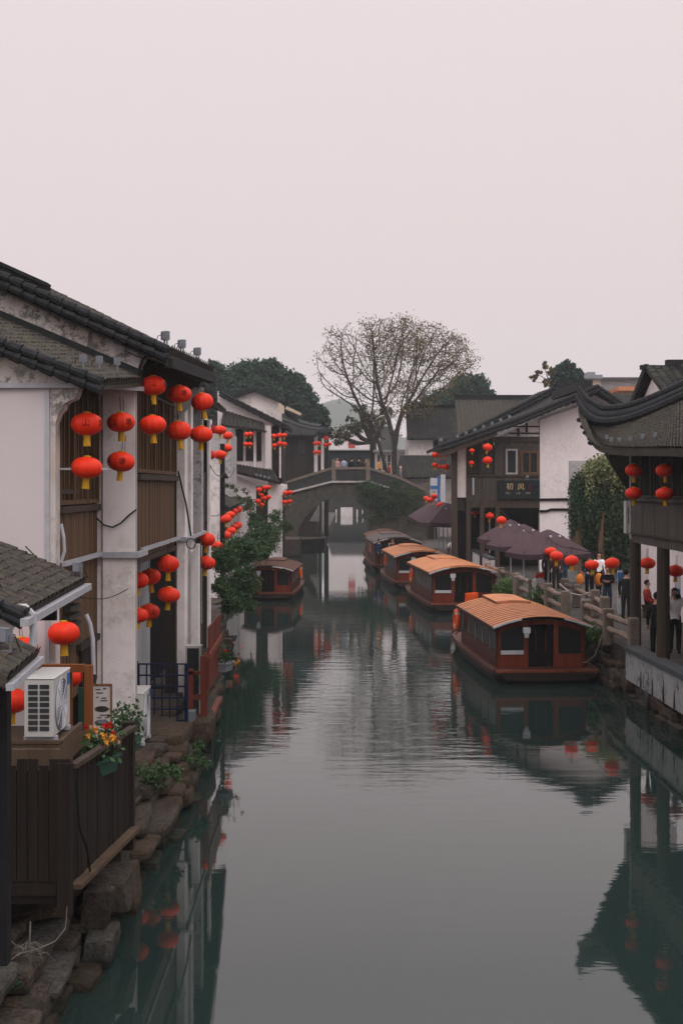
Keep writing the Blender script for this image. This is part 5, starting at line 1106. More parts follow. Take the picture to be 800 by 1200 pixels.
# umbrellas
def umbrella(loc, rz, s, label, ht=2.0, group=None):
    o = thing('patio_umbrella', label, 'umbrella', loc, group, rz); ORG[o.name] = Vector((0, 0, 0))
    def panel(mb, w, zb_, wt_, zt, sag=.06):
        for k in range(4):
            a0, a1 = k * math.pi / 2 + math.pi / 4, (k + 1) * math.pi / 2 + math.pi / 4; n = 6; c = []
            for j in range(5):
                t = j / 4; w_ = w + (wt_ - w) * t; z = zb_ + (zt - zb_) * t ** .9
                for i in range(n + 1):
                    f = i / n; x = (math.cos(a0) * (1 - f) + math.cos(a1) * f) * w_ * 1.414; y = (math.sin(a0) * (1 - f) + math.sin(a1) * f) * w_ * 1.414
                    c.append((x, y, z - sag * math.sin(math.pi * f) * (1 - t)))
            fs = [(j * (n + 1) + i, j * (n + 1) + i + 1, (j + 1) * (n + 1) + i + 1, (j + 1) * (n + 1) + i) for j in range(4) for i in range(n)]
            mb.add(c, fs, 0)
    w = 1.5 * s; mb = MB(); panel(mb, w, ht, .42 * s, ht + .85 * s); can = mb.build('canopy', m_umbrella, o)
    mb = MB(); panel(mb, .58 * s, ht + .76 * s, .04, ht + 1.12 * s, .02); mb.build('vent_cap', m_umbrella, can)
    mb = MB()
    for k in range(4):
        a0, a1 = k * math.pi / 2 + math.pi / 4, (k + 1) * math.pi / 2 + math.pi / 4; p0 = Vector((math.cos(a0), math.sin(a0), 0)) * w * 1.414; p1 = Vector((math.cos(a1), math.sin(a1), 0)) * w * 1.414
        n = 9; vs = []
        for i in range(n + 1):
            p = p0.lerp(p1, i / n) * (1.004 + .015 * (i % 2)); sg_ = .06 * math.sin(math.pi * i / n); vs += [p + Vector((0, 0, ht - sg_ + .01)), p + Vector((0, 0, ht - .24 * s - sg_))]
        mb.add(vs, [(2 * i, 2 * i + 2, 2 * i + 3, 2 * i + 1) for i in range(n)])
    mb.build('valance', m_umbrella_in, can)
    mb = MB(); mb.tube([(0, 0, 0), (0, 0, ht + .9 * s)], .035, 8); mb.build('pole', m_metal, o)
    mb = MB()
    for k in range(8): a = k * math.pi / 4; e = 1.414 if k % 2 else 1.; mb.tube([(0, 0, ht + .68 * s), (math.cos(a) * w * e * .98, math.sin(a) * w * e * .98, ht + .01)], .014, 4)
    mb.build('ribs', m_metal_dark, o)
    mb = MB(); mb.box(-.35, .35, -.35, .35, .0, .1); mb.build('base_weight', m_concrete, o)
    for k in range(2):
        mb = MB(); mb.ball(((-.25, .3)[k] * s, -.5 * s, ht + .78 * s), .06, 7, 5); mb.build('bulb', m_acw, o)
    return o
ug = 'plum canvas umbrellas over the quayside tables'
umbrella((X(642, 47.5), 47.5, 1.1), R(28), .76, 'largest plum umbrella nearest the concrete railing', 1.95)
umbrella((X(613, 53.5), 53.5, 1.1), R(20), .78, 'plum umbrella just behind the largest one', 1.95)
umbrella((X(598, 60), 60, 1.1), R(15), .8, 'small plum umbrella farthest back of the three by the gallery posts', 1.95)
for i, (px, d) in enumerate([(524, 76), (519, 80), (514, 84.5), (509, 89)]):
    umbrella((X(px, d), d, 1.1), R(12), 1.0, 'nearest|second|third|farthest'.split('|')[i] + ' umbrella of the plum row beside the signboard house and bridge', 2.3, ug)
mb = MB(); a, b = Vector((X(535, 82), 82, 0)), Vector((X(577, 62), 62, 0)); mb.bar(a + Vector((0, 0, 1.5)), b + Vector((0, 0, 1.5)), .2, .85); w_ = mb.build('low_wall', m_gable); tag(w_, 'low white balustrade wall under the signboard house', 'wall')
mb = MB(); mb.bar(a + Vector((0, 0, 1.98)), b + Vector((0, 0, 1.98)), .34, .1); mb.build('coping', m_coping, w_)
h = thing('banner_stand', 'blue and white notice banners behind the red lantern cluster', 'banner', (X(510, 92), 92, 1.1))
mb = MB(); mb.box(X(504, 92), X(512, 92), 92, 92.1, Z(590, 92), Z(560, 92)); mb.build('sheet', m_banner, h); mb = MB(); mb.box(X(516, 90), X(521.5, 90), 90, 90.1, Z(598, 90), Z(556, 90)); mb.build('sheet', m_banner, h)
mb = MB(); mb.box(X(504, 92), X(512, 92), 91.95, 91.99, Z(573, 92), Z(569, 92)); mb.box(X(512.2, 92), X(515, 92), 92, 92.1, Z(592, 92), Z(558, 92)); mb.build('blue_band', m_bannerblue, h)
for i in range(6):
    mb = MB(); z = Z(588 - i * 2.3, 92); mb.box(X(505, 92), X(511, 92), 91.96, 91.99, z, z + .05); mb.build('line_of_print', m_bluegrey, h) if i % 2 else None
h = thing('standing_sign', 'slim blue and white standing banner beside the pavilion walkway', 'banner', (X(727, 44), 44, 1.1))
mb = MB(); mb.box(X(723, 44), X(729, 44), 44, 44.05, 1.1, 2.6); mb.build('sheet', m_banner, h); mb = MB(); mb.box(X(723, 44), X(729, 44), 43.96, 43.995, 2.1, 2.55); mb.build('blue_band', m_cyan, h)
h = thing('poster', 'blue and white poster on the wall behind the photographer', 'poster', (X(794, 39), 39, 1.5))
mb = MB(); mb.box(X(790, 39), X(797, 39), 39, 39.04, 1.4, Z(672, 39)); mb.build('sheet', m_banner, h); mb = MB(); mb.box(X(791, 39), X(796, 39), 38.97, 38.995, Z(705, 39), Z(690, 39)); mb.build('blue_band', m_cyan, h)

# ------------------------------------------------------------------ boats
def boat(loc, rz, s, label, Lh=9.6, Lc=6.2, slat=None, roofkind='slat', group='tourist boats moored along the canal', sill=True):
    o = thing('tour_boat', label, 'boat', loc, group, rz); ORG[o.name] = Vector((0, 0, 0)); o.scale = (s, s, s)
    # hull: flared, square ends
    mb = MB(); st = [(-.25, 1.30, .12), (0.0, 1.45, -.15), (.8, 1.5, -.25), (Lh * .6, 1.5, -.25), (Lh * .88, 1.28, -.1), (Lh, .95, .2)]
    ring = []
    for (y, w, zb_) in st: ring.append([(-w, y, .36), (-w * 1.02, y, .27), (-w * .86, y, zb_), (w * .86, y, zb_), (w * 1.02, y, .27), (w, y, .36)])
    vs = [p for r_ in ring for p in r_]; fs = [(i * 6 + k, i * 6 + k + 1, (i + 1) * 6 + k + 1, (i + 1) * 6 + k) for i in range(len(st) - 1) for k in range(5)]
    mb.add(vs, fs + [tuple(range(6)), tuple(range((len(st) - 1) * 6 + 5, (len(st) - 1) * 6 - 1, -1))]); hull = mb.build('hull', m_boat_dark, o)
    mb = MB(); mb.add([(-r_[0][0] * -1 * -1 if False else r_[0][0], r_[0][1], .365) for r_ in ring] + [(-r_[0][0], r_[0][1], .365) for r_ in ring], [(i, i + 1, len(ring) + i + 1, len(ring) + i) for i in range(len(ring) - 1)]); mb.build('deck', m_boat_side, o)
    mb = MB(); mb.box(-1.42, 1.42, -.27, -.18, .34, .41); mb.build('deck_lip', m_deck_edge, hull)
    mb = MB()
    for sx in (-1, 1):
        for (r0, r1) in zip(ring[1:-1], ring[2:]): mb.bar((sx * r0[0][0] * 1.0, r0[0][1], .36), (sx * r1[0][0] * 1.0, r1[0][1], .36), .09, .1)
    mb.build('rubbing_strake', m_metal_dark if False else m_boat_side, hull)
    # cabin
    w, y0, z0, z1 = 1.28, .55, .37, 1.50; y1 = y0 + Lc
    def arc(x): return z1 + .27 * (1 - (x / w) ** 2)
    mb = MB()
    for sx in (-1, 1):                                   # side walls: dado, posts, head
        x = sx * w; mb.box(min(x, x - sx * .06), max(x, x - sx * .06), y0, y1, z0, z0 + .42); mb.box(min(x, x - sx * .06), max(x, x - sx * .06), y0, y1, z1 - .14, z1)
        for i in range(6): y = y0 + (y1 - y0 - .1) * i / 5; mb.box(min(x, x - sx * .07), max(x, x - sx * .07), y, y + .1, z0 + .42, z1 - .14)
    mb.build('side_wall', m_boat_side, o)
    for sx in (-1, 1):
        for i in range(5):
            ya_ = y0 + (y1 - y0 - .1) * i / 5 + .1; yb_ = y0 + (y1 - y0 - .1) * (i + 1) / 5; x = sx * (w - .03)
            mb = MB(); mb.box(x - .008, x + .008, ya_ + .03, yb_ - .03, z0 + .45, z1 - .16); p_ = mb.build('window', m_glass, o)
            mb = MB(); mb.box(x - .025 if sx < 0 else x - .01, x + .01 if sx < 0 else x + .025, yb_ - .12, yb_ - .05, z0 + .43, z1 - .15); mb.build('mullion', m_frame_pale, p_)
    for (yy, ny, nm) in ((y0, -1, 'front_wall'), (y1, 1, 'rear_wall')):
        mb = MB(); a, b = (yy, yy + .06) if ny < 0 else (yy - .06, yy)
        def wp(xz): mb.wallpoly(xz, a, b)
        wp([(-w, z0), (-.36, z0), (-.36, z0 + .38), (-w, z0 + .38)]); wp([(.36, z0), (w, z0), (w, z0 + .38), (.36, z0 + .38)])
        wp([(-w, z0 + .38), (-w + .13, z0 + .38), (-w + .13, z1 - .12), (-w, z1)]); wp([(-.5, z0 + .38), (-.36, z0 + .38), (-.36, z1 + .12), (-.5, z1 + .1)])
        wp([(.36, z0 + .38), (.5, z0 + .38), (.5, z1 + .1), (.36, z1 + .12)]); wp([(w - .13, z0 + .38), (w, z0 + .38), (w, z1), (w - .13, z1 - .12)])
        xs = np.linspace(-w, w, 13); wp([(x, arc(x) - .03) for x in xs] + [(x, arc(x) - .17) for x in xs[::-1]])
        mb.build(nm, m_boat, o)
        for sx in (-1, 1):
            mb = MB(); xa, xb = sorted((sx * .5, sx * (w - .13))); mb.wallpoly([(xa, z0 + .38), (xb, z0 + .38), (xb, arc(w * .9) - .1), (xa, arc(.5) - .12)], a + .02, a + .035); wn = mb.build('end_window', m_glass, o)
            if sill and ny < 0 and sx < 0: mb = MB(); mb.box(xa, xb, a - .03, a + .015, z0 + .38, z0 + .49); mb.build('window_sill', m_banner, wn)
    mb = MB(); mb.box(-.36, .36, y0 + .25, y0 + .3, z0, z1 + .05); mb.build('door', m_interior, o)
    mb = MB()
    for sx in (-.12, .16): mb.box(sx, sx + .025, y0 + .2, y0 + .22, z0 + .4, z1 - .1)
    mb.build('door_curtain', m_boat_side, o)
    # roof
    mb = MB(); wr = 1.42; n = 14; xs = np.linspace(-wr, wr, n + 1); rz_ = lambda x: z1 + .05 + .29 * (1 - (x / wr) ** 2)
    if roofkind == 'slat':
        ns = int((Lc + .5) / .36); st_ = (Lc + .5) / ns
        for i in range(ns):
            ya_ = y0 - .25 + i * st_; c = []
            for (yy, dz) in ((ya_, 0), (ya_, .014), (ya_ + st_ * .55, .014), (ya_ + st_ * .55, 0.0)): c += [(x, yy, rz_(x) + dz) for x in xs]
            m_ = n + 1; mb.add(c, [(r_ * m_ + k, r_ * m_ + k + 1, (r_ + 1) * m_ + k + 1, (r_ + 1) * m_ + k) for r_ in range(3) for k in range(n)])
        c = [(x, yy, rz_(x) + .002) for yy in (y0 - .25, y1 + .25) for x in xs]; mb.add(c, [(k, k + 1, n + 2 + k, n + 1 + k) for k in range(n)], 1)
    else:
        c = []
        for (yy, dz) in ((y0 - .25, -.04), (y0 - .25, .04), (y1 + .25, .04), (y1 + .25, -.04)): c += [(x, yy, rz_(x) + dz) for x in xs]
        m_ = n + 1; mb.add(c, [(r_ * m_ + k, r_ * m_ + k + 1, (r_ + 1) * m_ + k + 1, (r_ + 1) * m_ + k) for r_ in range(3) for k in range(n)])
        for i in range(9): ya_ = y0 - .2 + i * (Lc + .3) / 9; c = [(x, yy, rz_(x) + .055) for yy in (ya_, ya_ + .05) for x in xs]; mb.add(c, [(k, k + 1, n + 2 + k, n + 1 + k) for k in range(n)])
    rf = mb.build('roof', [slat or m_slat, m_slat_gap], o)
    mb = MB(); c = [(x, yy, rz_(x) - .035) for yy in (y0 - .2, y1 + .2) for x in xs]; mb.add(c, [(k, n + 1 + k, n + 2 + k, k + 1) for k in range(n)]); mb.build('ceiling', m_boat_dark, rf)
    for (k0, k1) in ((0, 4), (10, 14)):
        mb = MB()
        for k in range(k0, k1): mb.bar((xs[k], y0 - .27, rz_(xs[k]) - .02), (xs[k + 1], y0 - .27, rz_(xs[k + 1]) - .02), .04, .05)
        mb.build('pale_front_trim', m_banner, rf)
    mb = MB()
    for sx in (-1, 1): mb.bar((sx * wr, y0 - .25, rz_(wr) - .02), (sx * wr, y1 + .25, rz_(wr) - .02), .05, .07)
    mb.build('eave_trim', m_boat_side, rf)
    mb = MB(); c = []
    for (yy, dz) in ((y1 - 2.3, .02), (y1 - 2.3, .09), (y1 + .2, .09), (y1 + .2, .02)): c += [(x, yy, rz_(x) + dz) for x in np.linspace(-.55, .55, 6)]
    mb.add(c, [(r_ * 6 + k, r_ * 6 + k + 1, (r_ + 1) * 6 + k + 1, (r_ + 1) * 6 + k) for r_ in range(3) for k in range(5)]); mb.build('roof_hatch', slat or m_slat, rf)
    mb = MB(); mb.box(-.57, -.37, y0 - .32, y0 - .2, z1 - .12, z1 + .03); mb.lathe([(.06, 0), (.075, .12)], 8, (-.47, y0 - .27, z1 - .25)); mb.build('deck_lamp', m_banner, o)
    return o
def buoy(loc, rz, label, r=.3):
    o = thing('lifebuoy', label, 'lifebuoy', loc, None, rz); ORG[o.name] = Vector((0, 0, 0))
    mb = MB(); mb.tube([(0, math.cos(a) * r, math.sin(a) * r) for a in np.linspace(0, 2 * math.pi, 25)], .085, 10, cap=False); b = mb.build('ring', m_buoy, o, smooth=True)
    for k in range(4):
        a0 = k * math.pi / 2 + .6; mb = MB(); mb.tube([(0, math.cos(a) * r, math.sin(a) * r) for a in np.linspace(a0, a0 + .35, 4)], .089, 10); mb.build('band', m_buoyband, b)
    return o
boat((5.68, 35.7, 0), .066, 1.0, 'nearest red-brown boat with bright orange slatted roof')
boat((5.40, 55.6, 0), .075, 1.10, 'second boat from the camera with smooth orange roof', roofkind='plain', Lh=10, Lc=6.5)
boat((4.40, 68.6, 0), .06, 1.10, 'third boat on the right with orange roof behind the second', roofkind='plain', Lh=10)
boat((3.75, 83, 0), .05, 1.18, 'fourth boat on the right with dull grey roof carrying people', slat=m_slat_grey, roofkind='plain', sill=False)
boat((3.55, 93.5, 0), .03, 1.12, 'farthest boat on the right with dark brown roof close to the bridge', slat=m_slat_dull, roofkind='plain', sill=False, Lh=8.9)
boat((-3.62, 62, 0), -.045, .9, 'lone dark red boat under the bushes on the left bank', slat=m_slat_dull, Lh=10.5, sill=False)
buoy((4.38 - .55, 42.6, 1.05), .066, 'orange lifebuoy hanging at the far end of the nearest boat')
buoy((3.45, 62.9, 1.15), .075, 'orange lifebuoy on the canal side of the second boat', .32)
buoy((2.60, 75.2, 1.2), .06, 'orange lifebuoy on the canal side of the third boat', .32)
buoy((2.03, 88.0, 1.3), .05, 'orange lifebuoy on the canal side of the fourth boat', .32)
buoy((-2.16, 67.4, .95), -.045, 'orange-red lifebuoy on the side of the lone boat on the left', .3)
mb = MB(); mb.stone(5.38, 5.95, 55.75, 56.1, .42, .85, .02); tag(mb.build('red_stool', m_buoy), 'orange-red stool in the doorway of the second boat', 'stool')
h = thing('sampan', 'small dark open skiff tied below the house with the bushes', 'boat', (X(263, 42), 41, 0))
mb = MB(); mb.add([(-4.2, 39.6, .1), (-3.5, 39.6, .1), (-3.35, 39.4, .45), (-4.3, 39.4, .45), (-4.3, 43.5, .1), (-3.7, 43.5, .1), (-3.55, 43.8, .4), (-4.4, 43.8, .4)], [(0, 1, 2, 3), (7, 6, 5, 4), (0, 4, 5, 1), (1, 5, 6, 2), (3, 7, 4, 0)]); mb.build('hull', m_boat_dark, h)
mb = MB(); mb.bar((-4.1, 40.5, .42), (-3.6, 40.5, .42), .3, .05); mb.bar((-4.2, 42.5, .42), (-3.65, 42.5, .42), .3, .05); mb.build('thwart', m_wood_mid, h)

# ------------------------------------------------------------------ bushes and trees
b1 = lobes_px([(262, 655, 44, 15, .9), (280, 648, 47, 20, .8), (296, 645, 49, 13, .7), (308, 648, 52, 10, .5), (283, 684, 45, 18, 1), (272, 704, 43, 13, 1), (288, 706, 47, 11, 1), (258, 690, 42, 10, 1)])
shrub('canal_bush', 'mass of green bushes spilling over the left quay in front of the lone boat', 'bush', b1, 16000, .10, m_green, droop=.6, base=P(280, 715, 46), stems=[(P(282, 712, 46), P(280, 650, 46)), (P(294, 712, 49), P(303, 640, 50)), (P(262, 705, 43), P(262, 660, 44))])
b2 = lobes_px([(316, 622, 60, 13, .8), (302, 610, 61, 11, .9), (322, 606, 61, 8, .9), (334, 616, 61, 7, .8), (290, 590, 60, 7, 1.1), (312, 638, 58, 12, .7), (298, 628, 58, 11, .8)])
shrub('canal_tree', 'darker leafy shrub tree behind the lantern chain on the left', 'tree', b2, 8000, .10, m_green, droop=.3, base=P(310, 650, 57), stems=[(P(305, 665, 57), P(300, 595, 57)), (P(310, 665, 57), P(335, 605, 58))])
shrub('roof_weeds', 'thin pale weeds sprouting beside the low tiled roof', 'plant', lobes_px([(262, 560, 54, 5, 1), (283, 577, 55, 7, 1.2), (292, 592, 55, 8, 1.2), (270, 566, 54, 6, 1)]), 700, .1, m_palegreen, base=P(275, 600, 54))
def leafy_tree(name, label, lobes, n, size, mat, trunk, base, group=None, q=None):
    o = thing(name, label, 'tree', base, group); c = clump_points(lobes, n, .5); v, f = leafquads(c, size, .75); npmesh('crown', v, f, mat, o)
    mb = MB()
    for pts, r in trunk: mb.tube(pts, list(np.linspace(r, r * .3, len(pts))), 7)
    mb.build('trunk', m_bark, o); return o
d = 145.
def tr(px, d, py0, *tips): return [([Vector((X(px, d), d, .7)), P(px, py0, d)] + [P(px, py0, d).lerp(P(x, y, d), .5) + Vector((0, 0, -.3)), P(x, y, d)], .45) for x, y in tips]
leafy_tree('camphor_tree', 'big dark green tree behind the pale peaked gable', lobes_px([(285, 440, d, 17, .8), (300, 434, d, 14, .8), (317, 438, d, 17, .8), (300, 458, d, 26, .8), (272, 455, d, 18, .9), (328, 462, d, 20, .9), (285, 478, d, 18, .8), (310, 480, d, 22, .8)]), 34000, .34, m_camphor, tr(300, d, 500, (285, 450), (318, 448), (300, 440)), (X(300, d), d, .7), 'dark trees beyond the left roofs')
leafy_tree('camphor_tree', 'dark green tree stepping down toward the bridge from the peaked gable', lobes_px([(338, 447, d, 13, .9), (350, 452, d, 12, .9), (345, 470, d, 19, .9), (362, 472, d, 12, .9), (372, 484, d, 11, .8), (378, 494, d, 9, .8), (360, 492, d, 16, .8), (384, 506, d, 6, 1), (340, 490, d, 15, .8)]), 26000, .33, m_camphor, tr(352, d, 505, (345, 460), (368, 478)), (X(352, d), d, .7), 'dark trees beyond the left roofs')
leafy_tree('camphor_tree', 'dark tree rising just beyond the near left eave', lobes_px([(253, 437, d, 12, 1), (248, 455, d, 14, 1), (262, 462, d, 12, .9), (250, 475, d, 15, .9)]), 12000, .33, m_camphor, tr(252, d, 490, (250, 445)), (X(252, d), d, .7), 'dark trees beyond the left roofs')
d = 175.
leafy_tree('broadleaf_tree', 'hazy rounded green tree right of the tall bare tree', lobes_px([(545, 455, d, 15, .8), (558, 452, d, 14, .8), (535, 465, d, 12, .8), (570, 463, d, 10, .8), (550, 472, d, 18, .7), (578, 470, d, 5, 1)]), 12000, .42, m_camphor, tr(552, d, 490, (545, 460), (562, 460)), (X(552, d), d, 1.1))
leafy_tree('broadleaf_tree', 'lower hazy green tree directly behind the tall bare tree', lobes_px([(515, 470, d, 13, .8), (500, 475, d, 11, .8), (525, 464, d, 9, .8), (510, 484, d, 14, .8), (490, 480, d, 9, .8)]), 8000, .42, m_camphor, tr(510, d, 495, (515, 472)), (X(510, d), d, 1.1))
d = 130.
leafy_tree('fir_tree', 'bushy blue-green tree above the peak of the signboard house', lobes_px([(664, 430, d, 8, 1), (656, 438, d, 10, .8), (672, 437, d, 9, .8), (664, 445, d, 14, .7), (650, 447, d, 8, .8), (679, 441, d, 6, .6), (682, 446, d, 5, .7), (666, 455, d, 14, .8)]), 8000, .3, m_camphor, tr(664, d, 465, (664, 428), (650, 445)), (X(664, d), d, 1.1))
o = leafy_tree('roof_sapling', 'thin reddish sapling with sparse leaves left of the bushy tree', lobes_px([(638, 428, 110, 5, .8), (630, 438, 110, 4, .8), (625, 443, 110, 4, .7), (645, 436, 110, 5, .8), (640, 448, 110, 5, .7)]), 160, .28, m_thin, [([P(650, 462, 110), P(642, 446, 110), P(637, 428, 110)], .07), ([P(642, 446, 110), P(632, 440, 110), P(622, 443, 110)], .04), ([P(646, 455, 110), P(638, 449, 110), P(628, 448, 110)], .04)], P(650, 470, 110))
d = 128.
leafy_tree('young_tree', 'small pale green tree beyond the bridge left of the tall bare tree', lobes_px([(405, 507, d, 13, .6), (420, 500, d, 13, .6), (432, 488, d, 9, .6), (395, 515, d, 9, .6), (445, 497, d, 10, .6), (420, 478, d, 8, .6), (452, 482, d, 8, .6), (410, 492, d, 6, .6)]), 4200, .2, m_palegreen, tr(437, d, 520, (410, 500), (432, 485), (450, 490), (420, 480), (400, 512)), (X(437, d), d, .7))
def colonise(env, seeds, step, kill, infl, iters=160):
    """grow branches towards points of a crown volume (space colonisation)"""
    nodes = [Vector(s[0]) for s in seeds[0:1]]; par = [-1]; nodes = []; par = []
    for stem in seeds:
        prev = -1 if isinstance(stem[0], Vector) else stem[0]; pts = stem if prev == -1 else stem[1:]
        for a, b in zip(pts[:-1], pts[1:]):
            n = max(1, int((b - a).length / step))
            for i in range(n):
                nodes.append(a.lerp(b, i / n)); par.append(prev); prev = len(nodes) - 1
        nodes.append(pts[-1]); par.append(prev)
    Nn = np.array([tuple(n) for n in nodes]); par = list(par); A = env.copy()
    dist = np.full(len(A), 1e9); near = np.zeros(len(A), int); start = 0
    for it in range(iters):
        new = Nn[start:]
        if len(new):
            dd = np.linalg.norm(A[:, None] - new[None], axis=2); j = dd.argmin(1); mn = dd[np.arange(len(A)), j]; u = mn < dist; dist[u] = mn[u]; near[u] = j[u] + start
        keep = dist > kill; A, dist, near = A[keep], dist[keep], near[keep]
        if not len(A): break
        act = dist < infl
        if not act.any(): break
        start = len(Nn); add = []
        for k in np.unique(near[act]):
            v = A[act & (near == k)] - Nn[k]; v /= np.linalg.norm(v, axis=1)[:, None]; v = v.sum(0) + np.random.normal(scale=.25, size=3) + np.array([0, 0, .1]); v /= np.linalg.norm(v)
            p = Nn[k] + v * step
            add.append(p); par.append(int(k))
        Nn = np.concatenate([Nn, np.array(add)])
    return Nn, par
d = 119.
cx0, cz0 = X(465, d), Z(468, d)
pts = []
while len(pts) < 3400:
    px, py, v = random.uniform(362, 570), random.uniform(366, 500), random.uniform(-1, 1)
    u = (px - 466) / 101
    if abs(u) > 1: continue
    wv = math.sqrt(max(0, 1 - u * u)); ytop = 371 + (14 if u > 0 else 0) * abs(u) + 52 * abs(u) ** 4.5 + 6 * mnoise.noise((px * .05, v * 2, 0)) + 30 * v * v * (1 - .5 * u * u); ybot = (474 if u > -.2 else 486) - 30 * abs(u) ** 2 + (18 if abs(u) < .45 else 0) - 55 * (u > .55) * (u - .55)
    if py < ytop or py > ybot or abs(v) > wv: continue
    if py > ytop + 45 and random.random() < .55: continue
    pts.append(((px - CX) * d / F, d + v * 6.6, H - (py - HY) * d / F))
env = np.array(pts)
stems = [[Vector((X(464, d), d, 1.0)), P(463, 560, d), P(461, 530, d), P(462, 505, d)], [8, P(461, 535, d), P(466, 500, d + .6), P(472, 480, d + 1)], [2, P(455, 560, d - .4), P(448, 535, d - .5), P(440, 508, d - .6), P(428, 488, d - .4)], [16, P(462, 520, d), P(455, 492, d + .8), P(447, 472, d + 1)]]
Nn, par = colonise(env, stems, .36, .56, 6.5)
n = len(Nn); kids = np.zeros(n); rad = np.zeros(n)
ch = [[] for _ in range(n)]
for i, p in enumerate(par):
    if p >= 0: ch[p].append(i)
order = sorted(range(n), key=lambda i: -i)
for i in order: rad[i] = .017 if not ch[i] else (sum(rad[c] ** 2.12 for c in ch[i])) ** (1 / 2.12)
rad = np.minimum(rad, .62)
tt = thing('tall_tree', 'tall spreading tree with sparse autumn leaves and forked bare trunk behind the bridge', 'tree', (X(464, d), d, 1.0))
mb = MB()
done = set()
for i in range(n):
    if par[i] < 0 or len(ch[par[i]]) > 1 or par[i] == -1:
        chain = ([par[i]] if par[i] >= 0 else []) + [i]
        while len(ch[chain[-1]]) >= 1:
            nx_ = max(ch[chain[-1]], key=lambda c: rad[c])
            if len(ch[chain[-1]]) > 1: break
            chain.append(nx_)
        mb.tube([Nn[k] for k in chain], [max(.018, rad[k] if q or par[i] < 0 else min(rad[k], rad[i] * 1.15)) for q, k in enumerate(chain)], 6 if rad[i] > .08 else 4, cap=False)
mb.build('trunk', m_bark, tt)
tips = np.array([i for i in range(n) if rad[i] < .06])
w = np.clip((Nn[tips][:, 0] - cx0) / 16 + .45 + (Nn[tips][:, 2] - cz0) / 16, .08, 1)
sel = tips[np.random.rand(len(tips)) < np.clip(w * 1.2, 0, 1)]
sel = np.array([i for i in sel if mnoise.noise(Vector(Nn[i]) * .42) > -.16 + .2 * (Nn[i][0] < cx0 - 3)]); c = np.repeat(Nn[sel], 12, 0) + np.random.normal(scale=.4, size=(len(sel) * 12, 3)) * np.array([1, 1, .6])
v, f = leafquads(c, .17, .7); npmesh('crown', v, f, m_thin, tt)

